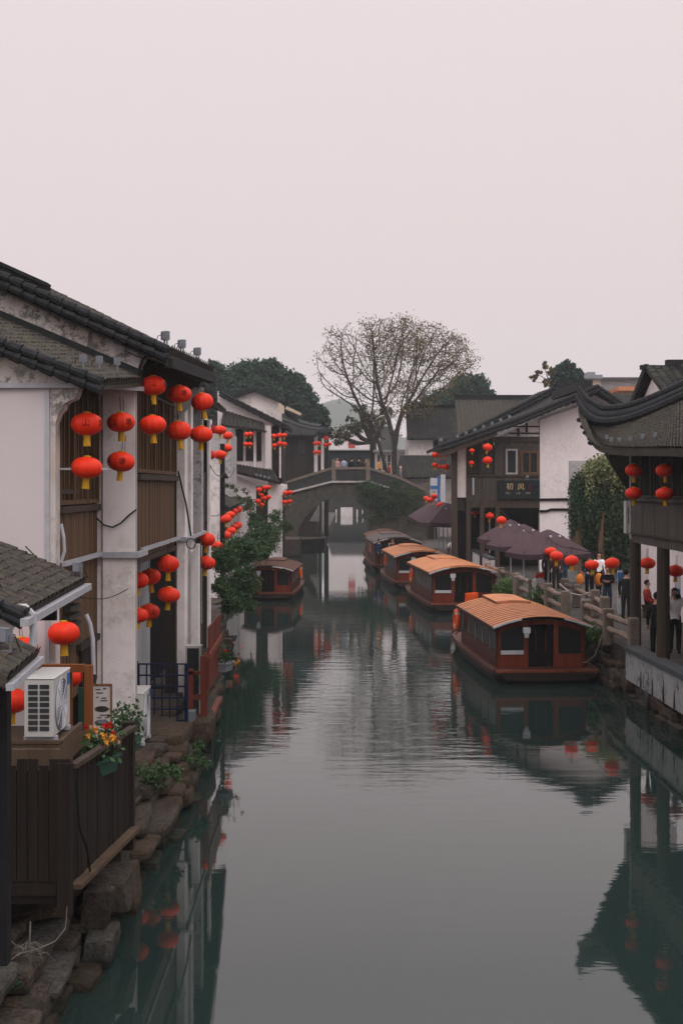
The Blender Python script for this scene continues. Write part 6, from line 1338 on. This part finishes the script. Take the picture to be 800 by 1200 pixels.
# ------------------------------------------------------------------ people
PEOPLE = []
def person(loc, yaw, h, label, top, legs, hair=None, pose='stand', shoes=None, bag=None):
    """a skeleton of joints grown into one continuous skin; hair is the only child"""
    s = h / 1.72; J = {}; 
    def j(n, x, y, z, r, part): J[n] = (Vector((x, y, z)), r, part)
    lean = 0; hz = 0; sit = pose in ('sit',)
    dz = -.40 if sit else 0; k = .12 if pose == 'walk' else 0
    j('pelvis', 0, 0, .95 + dz, .135, 'legs'); j('waist', 0, -.0, 1.10 + dz, .125, 'top'); j('chest', 0, -.02, 1.30 + dz, .15, 'top'); j('collar', 0, -.01, 1.42 + dz, .10, 'top'); j('neck', 0, -.02, 1.48 + dz, .055, 'skin'); j('jaw', 0, -.05, 1.55 + dz, .068, 'skin'); j('face', 0, -.04, 1.62 + dz, .085, 'skin'); j('crown', 0, -.02, 1.68 + dz, .07, 'skin')
    if pose == 'bend':
        for n_, (y, z) in (('waist', (-.1, 1.08)), ('chest', (-.28, 1.16)), ('collar', (-.4, 1.2)), ('neck', (-.46, 1.22)), ('jaw', (-.52, 1.24)), ('face', (-.57, 1.26)), ('crown', (-.6, 1.29))): J[n_] = (Vector((0, y, z)), J[n_][1], J[n_][2])
    for sd, sx in (('l', -1), ('r', 1)):
        c = J['chest'][0]; sh = Vector((sx * .18, c.y + .01, c.z + .08)); j('sh' + sd, *sh, .068, 'top')
        if pose == 'phone': el, wr = Vector((sx * .24, -.02, 1.12 + dz)), Vector((sx * .07, -.26, 1.16 + dz))
        elif pose == 'photo': el, wr = Vector((sx * .27, -.20, 1.28 + dz)), Vector((sx * .09, -.22, 1.56 + dz))
        elif pose == 'waist': el, wr = Vector((sx * .26, .02, 1.10 + dz)), Vector((sx * .10, -.2, 1.02 + dz))
        elif pose == 'bend': el, wr = sh + Vector((sx * .06, -.04, -.27)), sh + Vector((sx * .02, -.16, -.48))
        elif sit: el, wr = Vector((sx * .24, -.08, 1.06 + dz)), Vector((sx * .12, -.32, 1.0 + dz))
        else: el, wr = Vector((sx * .23, .03 - sx * k * .8, 1.11 + dz)), Vector((sx * .24, -.06 - sx * k * 1.4, .87 + dz))
        j('el' + sd, *el, .05, 'top'); j('wr' + sd, *wr, .036, 'top'); hd = (wr - el).normalized(); j('ha' + sd, *(wr + hd * .09), .032, 'skin')
        if sit: hp, kn, an, to = (sx * .09, 0, .52), (sx * .13, -.4, .5), (sx * .13, -.36, .09), (sx * .14, -.5, .04)
        else: hp, kn, an, to = (sx * .09, 0, .88), (sx * .10, -.02 + sx * k, .49), (sx * .10, .02 + sx * k * 1.5, .09), (sx * .12, -.13 + sx * k * 1.5, .04)
        j('hp' + sd, *hp, .10, 'legs'); j('kn' + sd, *kn, .068, 'legs'); j('an' + sd, *an, .05, 'legs'); j('to' + sd, *to, .042, 'shoes')
    bones = [('pelvis', 'waist'), ('waist', 'chest'), ('chest', 'collar'), ('collar', 'neck'), ('neck', 'jaw'), ('jaw', 'face'), ('face', 'crown')]
    for sd in 'lr': bones += [('chest', 'sh' + sd), ('sh' + sd, 'el' + sd), ('el' + sd, 'wr' + sd), ('wr' + sd, 'ha' + sd), ('pelvis', 'hp' + sd), ('hp' + sd, 'kn' + sd), ('kn' + sd, 'an' + sd), ('an' + sd, 'to' + sd)]
    names = list(J); me = bpy.data.meshes.new('person'); me.from_pydata([tuple(J[n_][0] * s) for n_ in names], [(names.index(a), names.index(b)) for a, b in bones], [])
    ob = bpy.data.objects.new('person', me); COL.objects.link(ob)
    sk = ob.modifiers.new('skin', 'SKIN'); sk.use_smooth_shade = True; sk.branch_smoothing = .3
    for i, n_ in enumerate(names):
        sv = me.skin_vertices[0].data[i]; r = J[n_][1] * s * (1.18 if J[n_][2] in ('top', 'legs') else 1.); sv.radius = (r, r * (.78 if n_ in ('pelvis', 'waist', 'chest') else 1)); sv.use_root = (n_ == 'pelvis')
    sb = ob.modifiers.new('sub', 'SUBSURF'); sb.levels = 1; sb.render_levels = 1
    PEOPLE.append((ob, J, bones, s, loc, yaw, label, dict(top=top, legs=legs, skin=m_skin, shoes=shoes or m_black), hair or m_hair)); return ob
m_skin = M('skin', (.42, .25, .18), .6, .08, 9); m_hair = M('black_hair', (.014, .012, .011), .6, .2, 20)
def cloth(n_, c, v=.2): return M(n_, c, .85, v, 9)
c_navy = cloth('navy_cloth', (.022, .032, .052)); c_black = cloth('black_cloth', (.014, .014, .016)); c_char = cloth('charcoal_cloth', (.03, .031, .033)); c_jean = cloth('denim', (.05, .085, .13)); c_white = cloth('white_cloth', (.78, .76, .77), .05); c_red = cloth('red_cloth', (.33, .035, .022)); c_maroon = cloth('maroon_cloth', (.13, .05, .04)); c_yellow = cloth('amber_cloth', (.62, .26, .03)); c_pink = cloth('pink_cloth', (.50, .27, .25)); c_pale = cloth('pale_blue_cloth', (.32, .36, .45)); c_grey = cloth('grey_cloth', (.17, .175, .19)); c_oragne = cloth('orange_cloth', (.55, .17, .03)); c_blue = cloth('blue_cloth', (.03, .06, .16)); c_cap = cloth('white_cap', (.6, .58, .56), .05)
def ft(px, py): d = 6600 / (py - 570); return (X(px, d), d, 1.1)
person(ft(690, 701), R(-8), 1.70, 'person in a navy jacket and black trousers, hands together, walking toward the camera', c_navy, c_black, pose='waist')
person(ft(701, 697), R(5), 1.72, 'person in a white top behind the navy jacket, carrying orange bags', c_white, c_black, pose='walk')
person(ft(711, 717), R(-15), 1.60, 'person in black top and blue jeans looking at a phone', c_black, c_jean, pose='phone')
person(ft(733, 727), R(150), 1.66, 'person in charcoal clothes half hidden behind the far round column', c_char, c_char)
person(ft(757, 724), R(60), 1.62, 'person in a red jacket sitting low between the two columns', c_red, c_black, pose='sit')
person(ft(790, 766), R(-12), 1.70, 'person in a white jacket lifting a camera to the face', c_white, c_black, pose='photo')
person(ft(769, 771), R(160), 1.66, 'person in a long black coat behind the near round column', c_black, c_black)
person(ft(641, 690), R(150), 1.64, 'person in black standing under the umbrella edge', c_black, c_black)
person(ft(651, 691), R(170), 1.66, 'person in a maroon coat under the umbrella between two dark figures', c_maroon, c_char)
person(ft(660, 690), R(200), 1.68, 'person in dark top and jeans at the right of the umbrella group', c_navy, c_jean)
person((X(524, 73), 73, 1.1), R(70), 1.66, 'person in white shirt bending by the gallery corner post', c_white, c_grey, pose='bend')
person((X(551, 72), 72, 1.1), R(60), 1.70, 'person in black bending between the gallery posts', c_black, c_black, pose='bend')
person((X(557, 73), 73, 1.1), R(30), 1.70, 'person in grey shirt and black trousers in the gallery', c_grey, c_black, pose='walk')
person((X(575, 70), 70, 1.1), R(0), 1.70, 'person in black standing by the last gallery post', c_black, c_black)
bz = Z(565, 108.)
for (px, dz, top, legs, hair, lab, yaw, dy) in [(395, 0, c_pink, c_grey, None, 'person in pink on the bridge by the left post', 20, 1.2), (403, 0, c_pale, c_char, None, 'person in pale blue next to the pink one on the bridge', 200, 1.3), (412, 0, c_black, c_black, None, 'person in black left of two on the bridge crown', 160, 1.4), (420.5, .02, c_char, c_black, None, 'person in dark grey on the bridge crown, right of the black figure', 190, 1.2), (428.5, -.08, c_maroon, c_grey, None, 'person in muted reddish top beside the right bridge post', 20, 1.4),
                                            (444, -.12, c_yellow, c_black, None, 'person in amber yellow stepping down the right side of the bridge', 60, 1.3), (456, -.45, c_red, c_black, None, 'person in red on the right ramp of the bridge', 80, 1.3), (469, -.75, c_grey, c_char, c_cap, 'person in grey with white cap lowest on the bridge ramp', 80, 1.2), (407.5, -.3, c_red, c_char, None, 'child in red between the adults on the bridge', 10, 1.0)]:
    person((X(px, 109.3), 108 + dy, bz + dz + .38), R(yaw), 1.7 if 'child' not in lab else 1.25, lab, top, legs, hair, 'stand')
person((X(443.5, 83), 82.75, .44), R(60), 1.64, 'person in blue on the front deck of the fourth boat', c_blue, c_char)
person((X(460, 82.9), 82.7, .44), R(-30), 1.66, 'person in maroon on the front deck of the fourth boat', c_maroon, c_char)
bpy.context.view_layer.update(); dg = bpy.context.evaluated_depsgraph_get()
for (ob, J, bones, s, loc, yaw, label, mats, hair) in PEOPLE:
    me = bpy.data.meshes.new_from_object(ob.evaluated_get(dg)); old = ob.data; ob.modifiers.clear(); ob.data = me; bpy.data.meshes.remove(old)
    order = ['top', 'legs', 'skin', 'shoes']; me.materials.clear()
    for k in order: me.materials.append(mats[k])
    # hands with fingers and a face, grown onto the same mesh
    segs = [(J[a][0] * s, J[b][0] * s, J[b][2]) for a, b in bones]
    for p in me.polygons:
        c = p.center; best = min(segs, key=lambda q: ((c - q[0]) - (q[1] - q[0]) * max(0, min(1, (c - q[0]).dot(q[1] - q[0]) / max(1e-9, (q[1] - q[0]).length_squared)))).length)
        p.material_index = order.index(best[2])
    mb = MB(); mb.v = [tuple(v.co) for v in me.vertices]; mb.f = [tuple(p.vertices) for p in me.polygons]; mb.m = [p.material_index for p in me.polygons]
    for sd, sx in (('l', -1), ('r', 1)):
        a, b = J['wr' + sd][0] * s, J['ha' + sd][0] * s; dr = (b - a).normalized(); sdv = dr.cross(Vector((0, 1, .2))).normalized(); nm = dr.cross(sdv)
        for i, ln in enumerate((.062, .075, .07, .055)):
            r0 = b + sdv * (.033 - .022 * i) * s; mb.tube([r0, r0 + dr * ln * .5 * s, r0 + (dr * .9 + nm * .35) * ln * s], [.0095 * s, .009 * s, .007 * s], 5, 2)
        t0 = a + dr * .04 * s + sdv * .03 * s; mb.tube([t0, t0 + (dr * .6 + sdv * .8) * .04 * s, t0 + (dr + sdv * .5) * .07 * s], [.011 * s, .01 * s, .008 * s], 5, 2)
    fc = J['face'][0] * s; fd = Vector((0, -1, 0)) if abs(J['crown'][0].y) < .3 else Vector((0, -.6, -.8)); up = (J['crown'][0] - J['jaw'][0]).normalized()
    rt_ = fd.cross(up).normalized()
    mb.tube([fc + fd * .07 * s + up * .01 * s, fc + fd * .108 * s - up * .025 * s, fc + fd * .08 * s - up * .035 * s], [.008 * s, .014 * s, .008 * s], 5, 2)
    for q in (-1, 1): mb.ball(fc + fd * .078 * s + rt_ * q * .03 * s + up * .012 * s, .011 * s, 6, 4, mi=3); mb.ball(fc + rt_ * q * .083 * s, .022 * s, 6, 4, (.5, .8, 1.2), mi=2)
    mb.bar(fc + fd * .08 * s - up * .055 * s - rt_ * .02 * s, fc + fd * .08 * s - up * .055 * s + rt_ * .02 * s, .008 * s, .006 * s, 3)
    new = bpy.data.meshes.new('person'); new.from_pydata(mb.v, [], mb.f)
    for k in order: new.materials.append(mats[k])
    new.polygons.foreach_set('material_index', mb.m); new.polygons.foreach_set('use_smooth', [True] * len(mb.f)); new.update()
    ob.data = new; bpy.data.meshes.remove(me); ob.location = loc; ob.rotation_euler = (0, 0, yaw); tag(ob, label, 'person'); ORG[ob.name] = Vector((0, 0, 0))
    hb = MB(); cc = (J['face'][0] * .45 + J['crown'][0] * .55) * s - fd * .018 * s; nn_ = len(hb.v); hb.ball(cc + up * .005 * s, .098 * s, 12, 8, (1, 1.08, 1.08))
    keep = []
    for f_ in hb.f:
        c = sum((Vector(hb.v[i]) for i in f_), Vector()) / len(f_) - fc
        if c.dot(fd) < .035 * s or c.dot(up) > .05 * s: keep.append(f_)
    hb.f = keep; hb.m = [0] * len(keep); hb.build('hair' if hair is m_hair else 'cap', hair, ob, smooth=True)
mb = MB(); q_ = ft(757, 724); mb.lathe([(.16, 1.1), (.13, 1.3), (.17, 1.5), (.18, 1.54)], 12, (q_[0], q_[1], 0)); tag(mb.build('low_stool', m_wood_mid), 'low round stool under the person in the red jacket', 'stool')
d_ = 51.8; h = thing('shoulder_bag', 'pair of orange bags held beside the navy jacket', 'bag', (X(681, d_), d_, 1.9))
mb = MB(); mb.ball(P(679, 679, d_), .2, 10, 7, (.8, .6, 1.2)); mb.ball(P(701, 679, 50.5), .2, 10, 7, (.9, .6, 1.3)); mb.build('bag_body', c_oragne, h); mb = MB(); mb.tube([P(679, 676, d_), P(684, 662, d_), P(687, 658, d_)], .025, 6); mb.build('strap', c_oragne, h)
dcam = ft(790, 766)[1]; mb = MB(); mb.box(X(787.5, dcam), X(793, dcam), dcam - .34, dcam - .22, Z(700, dcam) , Z(695.5, dcam)); mb.lathe([(.04, 0), (.045, .1)], 10, (X(790, dcam), dcam - .34, Z(699, dcam))); tag(mb.build('camera_body', m_black), 'black camera held up by the person in white', 'camera')

# ------------------------------------------------------------------ lanterns
LG = 'round red silk lanterns hanging along the canal'
def lantern_proto(chars=None, n=36, cord=.3, rz=0):
    o = thing('red_lantern', 'x', 'lantern', (0, 0, 0), LG); ORG[o.name] = Vector((0, 0, 0)); Rr, Hh = .23, .165
    prof = [(max(.05, Rr * math.cos(a) ** .82), Hh * math.sin(a)) for a in np.linspace(-1.42, 1.42, 15)]
    mb = MB(); mb.lathe(prof, n, wob=lambda k, n_: 1 - .06 * (k % 3 == 0) if n >= 20 else 1 - .03 * (k % 2))
    if chars:
        for ci, ch in enumerate(chars):
            v, f = text_mesh(ch, .125); a0 = -math.pi / 2 + (ci * 1.15 - .55)
            vs = []
            for x, y, z in v:
                a = a0 + x / Rr; sl = max(-1, min(1, y / Hh)); r = Rr * math.cos(math.asin(sl)) ** .82 + .003; vs.append((r * math.cos(a), r * math.sin(a), y))
            mb.add(vs, f, 1)
    mb.build('silk_body', [m_lantern, m_ink], o, smooth=True)
    mb = MB(); mb.lathe([(.055, Hh - .005), (.06, Hh + .012), (.02, Hh + .022)], 10); mb.build('cap_ring', m_gold, o); mb = MB(); mb.lathe([(.06, -Hh - .012), (.055, -Hh + .006)], 10); mb.build('base_ring', m_gold, o)
    mb = MB(); mb.lathe([(.05, -Hh - .005), (.054, -Hh - .08), (.06, -Hh - .16)], 12, wob=lambda k, n_: 1 - .12 * (k % 2)); mb.build('tassel', m_gold, o)
    mb = MB(); mb.tube([(0, 0, Hh + .01), (0, 0, Hh + cord)], .007, 4); mb.tube([(.05, 0, Hh + .02), (.05, 0, Hh + cord)], .005, 4); mb.build('cord', m_cord, o)
    return o
protos = [lantern_proto('山塘', cord=.28), lantern_proto(None, cord=.28), lantern_proto(None, 16, .2)]
used = [False] * 3
def lantern(px, py, w, label, kind=None, rz=None, d=None):
    d = d or 690. / w; k = kind if kind is not None else (1 if w > 14 else 2)
    p = P(px, py, d); s = w * d / F / .46
    if not used[k]: o = protos[k]; o.location = p; o.rotation_euler = (0, 0, rz or 0); used[k] = True
    else: o = copy_tree(protos[k], p, rz if rz is not None else random.uniform(-3, 3))
    o.scale = (s * random.uniform(.97, 1.03), s, s * random.uniform(.93, 1.07)); o.rotation_euler.x = random.gauss(0, .05); o.rotation_euler.y = random.gauss(0, .05); o['label'] = label; return o
def R_(a): return R(a)
for a in [(102, 497, 36.5, 'upper red lantern before the window beside the smooth white panel', 0, R_(40)), (102, 548, 36.5, 'lower red lantern before the window beside the smooth white panel', 1),
          (142, 495, 33, 'upper lantern with dark character in front of the white pillar', 0, R_(10)), (142, 541, 33, 'lower lantern in front of the white pillar, with a dark character', 0, R_(-20)),
          (180, 452, 31, 'top lantern of the first pair right of the white pillar, under the high eave', 0, R_(40)), (179, 498, 32, 'bottom lantern of the first pair right of the white pillar', 1),
          (210, 462, 29, 'top lantern of the middle pair under the high eave', 0, R_(-5)), (210, 505, 29, 'bottom lantern of the middle pair under the high eave', 1),
          (237, 471, 27, 'top lantern at the far end of the high eave', 1), (236, 509, 27.5, 'bottom lantern at the far end of the high eave', 1),
          (246, 503, 15.5, 'small lantern peeping over the far end lantern of the high eave', 1), (258, 504, 14.5, 'upper lantern of the small pair just past the high eave', 1), (267, 510.5, 12, 'upper lantern farthest right of the small cluster past the high eave', 1),
          (245, 533, 16, 'lower left lantern of the small cluster past the high eave', 1), (258, 533, 14.5, 'lower middle lantern of the small cluster past the high eave', 1), (266, 525, 12.5, 'lower right lantern of the small cluster past the high eave', 1), (249.5, 516, 6, 'tiny lantern squeezed between the cluster lanterns past the high eave', 2),
          (197, 661, 26, 'upper lantern by the dark post on the ground floor', 1), (198, 697, 26, 'lower lantern by the dark post on the ground floor, slightly crumpled', 1),
          (176, 676, 25.5, 'upper lantern before the bluish recess wall', 1), (175, 717, 25.5, 'lower lantern before the bluish recess wall, with faint character', 0, R_(60)),
          (162, 680, 24.5, 'upper lantern mostly hidden by the white pillar edge', 1), (162, 721, 24.5, 'lower lantern mostly hidden by the white pillar edge', 1),
          (220, 652, 18, 'upper lantern tucked behind the narrow pillar', 1), (220, 685, 18, 'lower lantern tucked behind the narrow pillar', 1),
          (242, 632, 21, 'upper lantern at the last pillar of the near house', 1), (242, 659.5, 21, 'lower lantern at the last pillar of the near house', 1), (254.5, 640, 14.5, 'small lantern right of the last pillar of the near house', 1),
          (75, 742, 37.5, 'upper lantern under the gutter of the low porch roof', 1), (79, 793, 36, 'lower lantern behind the air conditioner and timber frame', 0, R_(50)),
          (26, 761, 38, 'lantern behind the drain pipe under the porch', 1), (15, 821, 38, 'lantern left of the air conditioner near the dark post', 1)]:
    lantern(*a, d={162: 25.2, 220: 33.4}.get(a[0]))
for i, (px, py, w) in enumerate([(265, 608, 13), (270, 603.5, 12), (273.5, 599.5, 11.2), (278.5, 597, 10.5), (265.5, 627.5, 12.5), (271, 622, 12), (274.6, 618, 11.2), (278.5, 615.5, 10.5)]):
    lantern(px, py, w, ['nearest', 'second', 'third', 'farthest'][i % 4] + ' lantern in the ' + ['upper', 'lower'][i // 4] + ' row of the lantern chain over the bushes')
for px, py, w, l in [(256, 612, 7, 'upper small lantern at the wall left of the lantern chain'), (258, 617.5, 6.5, 'lower small lantern at the wall left of the lantern chain')]: lantern(px, py, w, l, d=56)
def cluster(rows, where):
    nm = {1: ['only'], 2: ['left', 'right'], 3: ['left', 'middle', 'right'], 4: ['leftmost', 'second', 'third', 'rightmost']}
    for rn, row, d in rows:
        for k, (px, py, w) in enumerate(row): lantern(px, py, w, f'{nm[len(row)][k]} lantern of the {rn} row {where}', d=d)
cluster([('upper', [(289, 509, 6.5), (293.5, 508.5, 7)], 72), ('lower', [(288, 520.5, 6.5), (293, 520.5, 7)], 72)], 'before the two dark upper windows of the white house')
cluster([('upper', [(321, 511, 7.2), (327.4, 510, 7), (333, 510, 6.5)], 73.5), ('lower', [(321.6, 522, 7.2), (328, 519.5, 7), (333, 520.5, 6.5)], 73.5)], 'at the right corner of the pilastered house')
cluster([('top', [(303.6, 574, 7.8), (310, 571.5, 7), (314.5, 571, 6.5)], 69.5), ('second', [(306.4, 580, 5.5)], 69.5), ('third', [(302.4, 587.5, 7.8), (310, 584, 7.2), (314.5, 582.5, 6.8)], 69.5), ('bottom', [(307, 591.5, 6)], 69.5)], 'hanging under the awning roof by the bushes')
cluster([('upper', [(334.4, 577.6, 6.8), (340, 577, 6.5)], 71), ('lower', [(333.6, 588.4, 6.8), (339.6, 587.6, 6.5)], 71)], 'at the left foot of the bridge')
cluster([('upper', [(369.5, 519.6, 6), (373.8, 519.3, 5.8)], 120.5), ('lower', [(369.5, 530, 6), (373.8, 529.6, 5.8)], 120.5)], 'on the dark timber house above the bridge')
cluster([('upper', [(382, 513, 6.5)], 121), ('lower', [(381.5, 521.2, 5.5), (386, 520.3, 5.5)], 121)], 'at the roof end of the dark timber house')
cluster([('upper', [(509.4, 533, 8), (515, 534, 5.8), (521.6, 532, 9.5)], 66.5), ('lower', [(509.4, 545, 8), (515, 547, 6), (521.8, 547, 9.5)], 66.5)], 'at the eave tip of the signboard house')
for px, py, w, l in [(552.6, 528, 6.5, 'upper lantern half seen by the dark boards of the signboard house'), (552, 542.5, 6.2, 'lower lantern half seen by the dark boards of the signboard house'), (571, 524, 11.6, 'upper lantern of the large pair on the signboard house front'), (570.7, 539.4, 11.6, 'lower lantern of the large pair on the signboard house front')]:
    lantern(px, py, w, l, d=64.5)
for i, (px, py, w) in enumerate([(499, 584, 7), (503.6, 586, 8.5), (508.4, 581.6, 8.5), (512, 581, 6.5), (515.6, 592, 9), (523, 597, 7.5), (526.6, 599.6, 7.5), (556, 600, 10), (573.4, 604.4, 10.5), (587.2, 609.6, 12)]):
    lantern(px, py, w, ['farthest', 'second farthest', 'third farthest', 'fourth farthest', 'single', 'left one of the close pair', 'right one of the close pair', 'third nearest', 'second nearest', 'nearest'][i] + ' lantern of the quayside string between bridge and umbrellas')
for px, py, w, l in [(645, 646.5, 15, 'rear lantern of the overlapping two at the umbrella edge'), (651.5, 651.6, 15.5, 'front lantern of the overlapping two at the umbrella edge'), (669, 657, 16.5, 'lantern between the umbrella and the navy jacket'), (693, 662, 16.5, 'lantern in front of the navy jacket'), (716.6, 660, 17.5, 'lantern above the person with the phone'), (758, 660, 19, 'ribbed lantern between the two round columns'), (791, 669, 20, 'ribbed lantern right of the near round column'),
                     (742, 551, 20, 'upper left lantern of four on the upper front of the pavilion'), (778, 551, 21.5, 'upper right lantern of four on the upper front of the pavilion'), (742, 578, 20, 'lower left lantern of four on the upper front of the pavilion'), (778, 578.5, 21.5, 'lower right lantern of four on the upper front of the pavilion')]:
    lantern(px, py, w, l, 1, d=None if py > 600 else (31.8 if px < 760 else 29.2))

# the cords the lanterns hang from
def cable(pts, label, r=.012):
    mb = MB(); full = []
    for a, b in zip(pts[:-1], pts[1:]):
        for t in np.linspace(0, 1, 6)[:-1]: full.append(a.lerp(b, t) - Vector((0, 0, .05 * (b - a).length * .4 * math.sin(math.pi * t))))
    mb.tube(full + [pts[-1]], r, 4); return tag(mb.build('hanging_cord', m_cord), label, 'cord')
up = lambda x, y, w: P(x, y, 690. / w) + Vector((0, 0, .42))
cable([P(530, 575, 74)] + [up(*a) for a in ((556, 600, 10), (573.4, 604.4, 10.5), (587.2, 609.6, 12), (645, 646.5, 15), (651.5, 651.6, 15.5), (669, 657, 16.5), (693, 662, 16.5), (716.6, 660, 17.5))] + [P(738, 655, 37)], 'thin dark cord carrying the quayside lanterns from gallery to pavilion', .014)
cable([up(180, 452, 31) + Vector((-.35, -.8, .1)), up(180, 452, 31), up(210, 462, 29), up(237, 471, 27), P(262, 478, 40)], 'thin dark cord carrying the lanterns under the high eave', .01)
cable([P(240, 603, 47)] + [up(*a) - Vector((0, 0, .1)) for a in ((265, 608, 13), (270, 603.5, 12), (273.5, 599.5, 11.2), (278.5, 597, 10.5))] + [P(300, 585, 71)], 'thin dark cord of the lantern chain over the bushes', .012)
cable([P(30, 640, 17), P(95, 700, 17.2), P(150, 690, 21.5)], 'slack black wire between porch roof and white pillar', .008)
cable([P(246, 545, 36), P(262, 555, 45), P(275, 548, 60)], 'black wire across the wall gap past the near house', .012)
# ------------------------------------------------------------------ air
mv = bpy.data.materials.new('haze'); mv.use_nodes = True; t = mv.node_tree; t.nodes.clear()
o_ = t.nodes.new('ShaderNodeOutputMaterial'); pvn = t.nodes.new('ShaderNodeVolumePrincipled'); pvn.inputs['Color'].default_value = (.86, .92, .95, 1); pvn.inputs['Density'].default_value = .0004; pvn.inputs['Anisotropy'].default_value = .1
t.links.new(pvn.outputs[0], o_.inputs['Volume'])
mb = MB(); mb.box(-950, 950, -40, 1520, -2.2, 135); hz = mb.build('haze', mv, org=(0, 0, 0)); hz['kind'] = 'stuff'; hz['label'] = 'thin grey autumn haze hanging over the canal'
